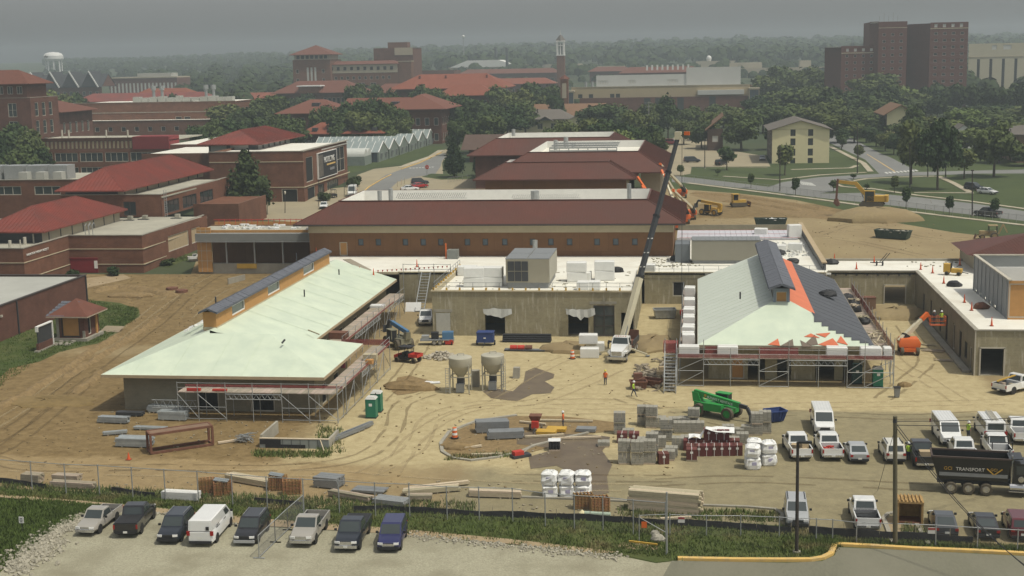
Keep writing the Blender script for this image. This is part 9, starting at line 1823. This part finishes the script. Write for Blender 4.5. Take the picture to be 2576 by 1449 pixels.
p=g(2085,320);t=thing('storage_tank','white horizontal tank among trees right of cream house','tank',(p.x,p.y,p.z),R(8));MB().tube((-3,0,2.0),(3,0,2.0),1.2,12).build('vessel',WHITE,t);MB().boxc((-2,0,.5),(.4,1.6,1.2)).boxc((2,0,.5),(.4,1.6,1.2)).build('saddles',CONC,t)
r_=np.random.RandomState(3)
def scatter_rocks(name,polys,n,s0,s1,m,label,cat):
 b=MB();rr=random.Random(len(polys)*7+n)
 for i in range(n):
  (a,c,w_)=polys[rr.randrange(len(polys))];k=rr.random();u=a[0]+(c[0]-a[0])*k+rr.gauss(0,w_);v=a[1]+(c[1]-a[1])*k+rr.gauss(0,w_*.45);p=g(u,v);s=rr.uniform(s0,s1)
  b.boxc((p.x,p.y,.04+s*.25),(s,s*rr.uniform(.6,1),s*.7),rz=rr.uniform(0,3),rx=rr.uniform(-.6,.6),ry=rr.uniform(-.6,.6))
 tag(b.build(name,m),label,cat)['kind']='stuff'
STN=mat('pale_stone',(.33,.305,.235),.95,.3,3)
scatter_rocks('riprap',[((20,1428),(130,1345),16),((130,1345),(220,1300),14),((40,1440),(150,1360),18),((200,1310),(260,1290),10)],1700,.1,.28,STN,'band of pale broken stone between grass and gravel','stones')
scatter_rocks('stone_edge',[((1040,1350),(1300,1378),9),((1300,1378),(1560,1404),10),((380,1292),(640,1328),5)],700,.08,.22,STN,'pale stones along the sandy path edge','stones')
def blades(name,polys,n,h,m,label,sp=.12):
 """tufts of grass over picture polygons given as (u0, u1, top line, bottom line)"""
 tot=[];rs=np.random.RandomState(n)
 for(L_,k_)in polys:
  for i in range(k_):
   j=rs.randint(len(L_)-1);a,c=L_[j],L_[j+1];f=rs.rand();e=rs.rand();u=a[0]+(c[0]-a[0])*f;v0=a[1]+(c[1]-a[1])*f;v1=a[2]+(c[2]-a[2])*f;p=g(u,v0+(v1-v0)*e);tot.append((p.x,p.y,p.z))
 P=np.array(tot);N_=len(P);B_=5;P=np.repeat(P,B_,0)+np.concatenate([rs.normal(size=(N_*B_,2))*sp*1.6,np.zeros((N_*B_,1))],1);a=rs.rand(N_*B_)*6.28;H_=h*(.5+rs.rand(N_*B_));w_=.05
 dx=np.stack([np.cos(a),np.sin(a),np.zeros_like(a)],1)*w_;ln=np.stack([np.cos(a+1.3)*H_*.4,np.sin(a+1.3)*H_*.4,H_],1);q=np.stack([P-dx,P+dx,P+ln],1).reshape(-1,3).astype(np.float32);n3=len(q)//3
 me=bpy.data.meshes.new(name);me.vertices.add(3*n3);me.vertices.foreach_set('co',q.reshape(-1));me.loops.add(3*n3);me.loops.foreach_set('vertex_index',np.arange(3*n3,dtype=np.int32));me.polygons.add(n3);me.polygons.foreach_set('loop_start',np.arange(0,3*n3,3,dtype=np.int32));me.polygons.foreach_set('loop_total',np.full(n3,3,dtype=np.int32));me.materials.append(m);me.update(calc_edges=True)
 tag(link(name,me),label,'grass')['kind']='stuff'
BL=mat('grass_blade',(.098,.132,.032),.8,.3,.5,c2=(.20,.17,.075),sc2=.3,contrast=(.5,.68))
blades('verge_grass',[([(0,1236,1246),(250,1252,1262),(420,1258,1278),(640,1272,1305),(900,1276,1322),(1290,1298,1357),(1560,1306,1392),(1700,1312,1408),(1960,1322,1408),(2080,1345,1395),(2110,1356,1370),(2420,1366,1384),(2600,1378,1394)],9000),([(400,1258,1285),(700,1290,1318),(1000,1318,1340),(1300,1340,1372),(1560,1376,1404)],500)],1,.24,BL,'rough green grass of the verge along the fences')
blades('field_grass',[([(-20,1255,1450),(60,1256,1390),(150,1262,1325),(260,1276,1288)],4200),([(-20,745,985),(100,742,905),(180,745,875),(250,760,860),(345,775,800)],4200)],2,.22,mat('green_blade',(.07,.105,.02),.8,.3,.5),'rough green grass of the left fields')
blades('yard_weeds',[([(640,1135,1150),(830,1140,1152)],260),([(1120,1148,1160),(1300,1140,1150)],120),([(375,655,668),(470,640,656)],260),([(800,1070,1140),(860,1080,1140)],160),([(0,1215,1240),(600,1245,1270),(1200,1265,1300)],1500),([(1560,1275,1300),(1950,1290,1315)],500),([(2270,1320,1360),(2320,1330,1365)],120)],3,.35,BL,'patches of weeds between stored materials and the yard')
b=MB();r_=random.Random(77)
for i in range(850):
 u_,v_=r_.choice(((r_.uniform(-20,850),r_.uniform(950,1215)),(r_.uniform(180,500),r_.uniform(690,850)),(r_.uniform(950,1700),r_.uniform(860,1240)),(r_.uniform(1740,2400),r_.uniform(490,640))));p=g(u_,v_);s_=r_.uniform(.07,.24);b.boxc((p.x,p.y,p.z+.05),(s_,s_*.8,s_*.5),rz=r_.uniform(0,3),rx=r_.uniform(-.5,.5))
tag(b.build('clods',mat('clod_earth',(.20,.15,.075),.97,.3,2)),'loose clods of earth over the dirt yard','clods')['kind']='stuff'
bpy.context.view_layer.update()
for o in[o for o in COL.objects if o.type=='EMPTY' and o.parent is None and o.location.length<1e-6 and o.children]:
 pts=[c.matrix_world@Vector(k)for c in o.children if c.type=='MESH' for k in c.bound_box]
 lo=Vector([min(p[i]for p in pts)for i in range(3)]);hi=Vector([max(p[i]for p in pts)for i in range(3)]);q=Vector(((lo.x+hi.x)/2,(lo.y+hi.y)/2,lo.z))
 o.location=q
 for c in o.children:c.location=c.location-q
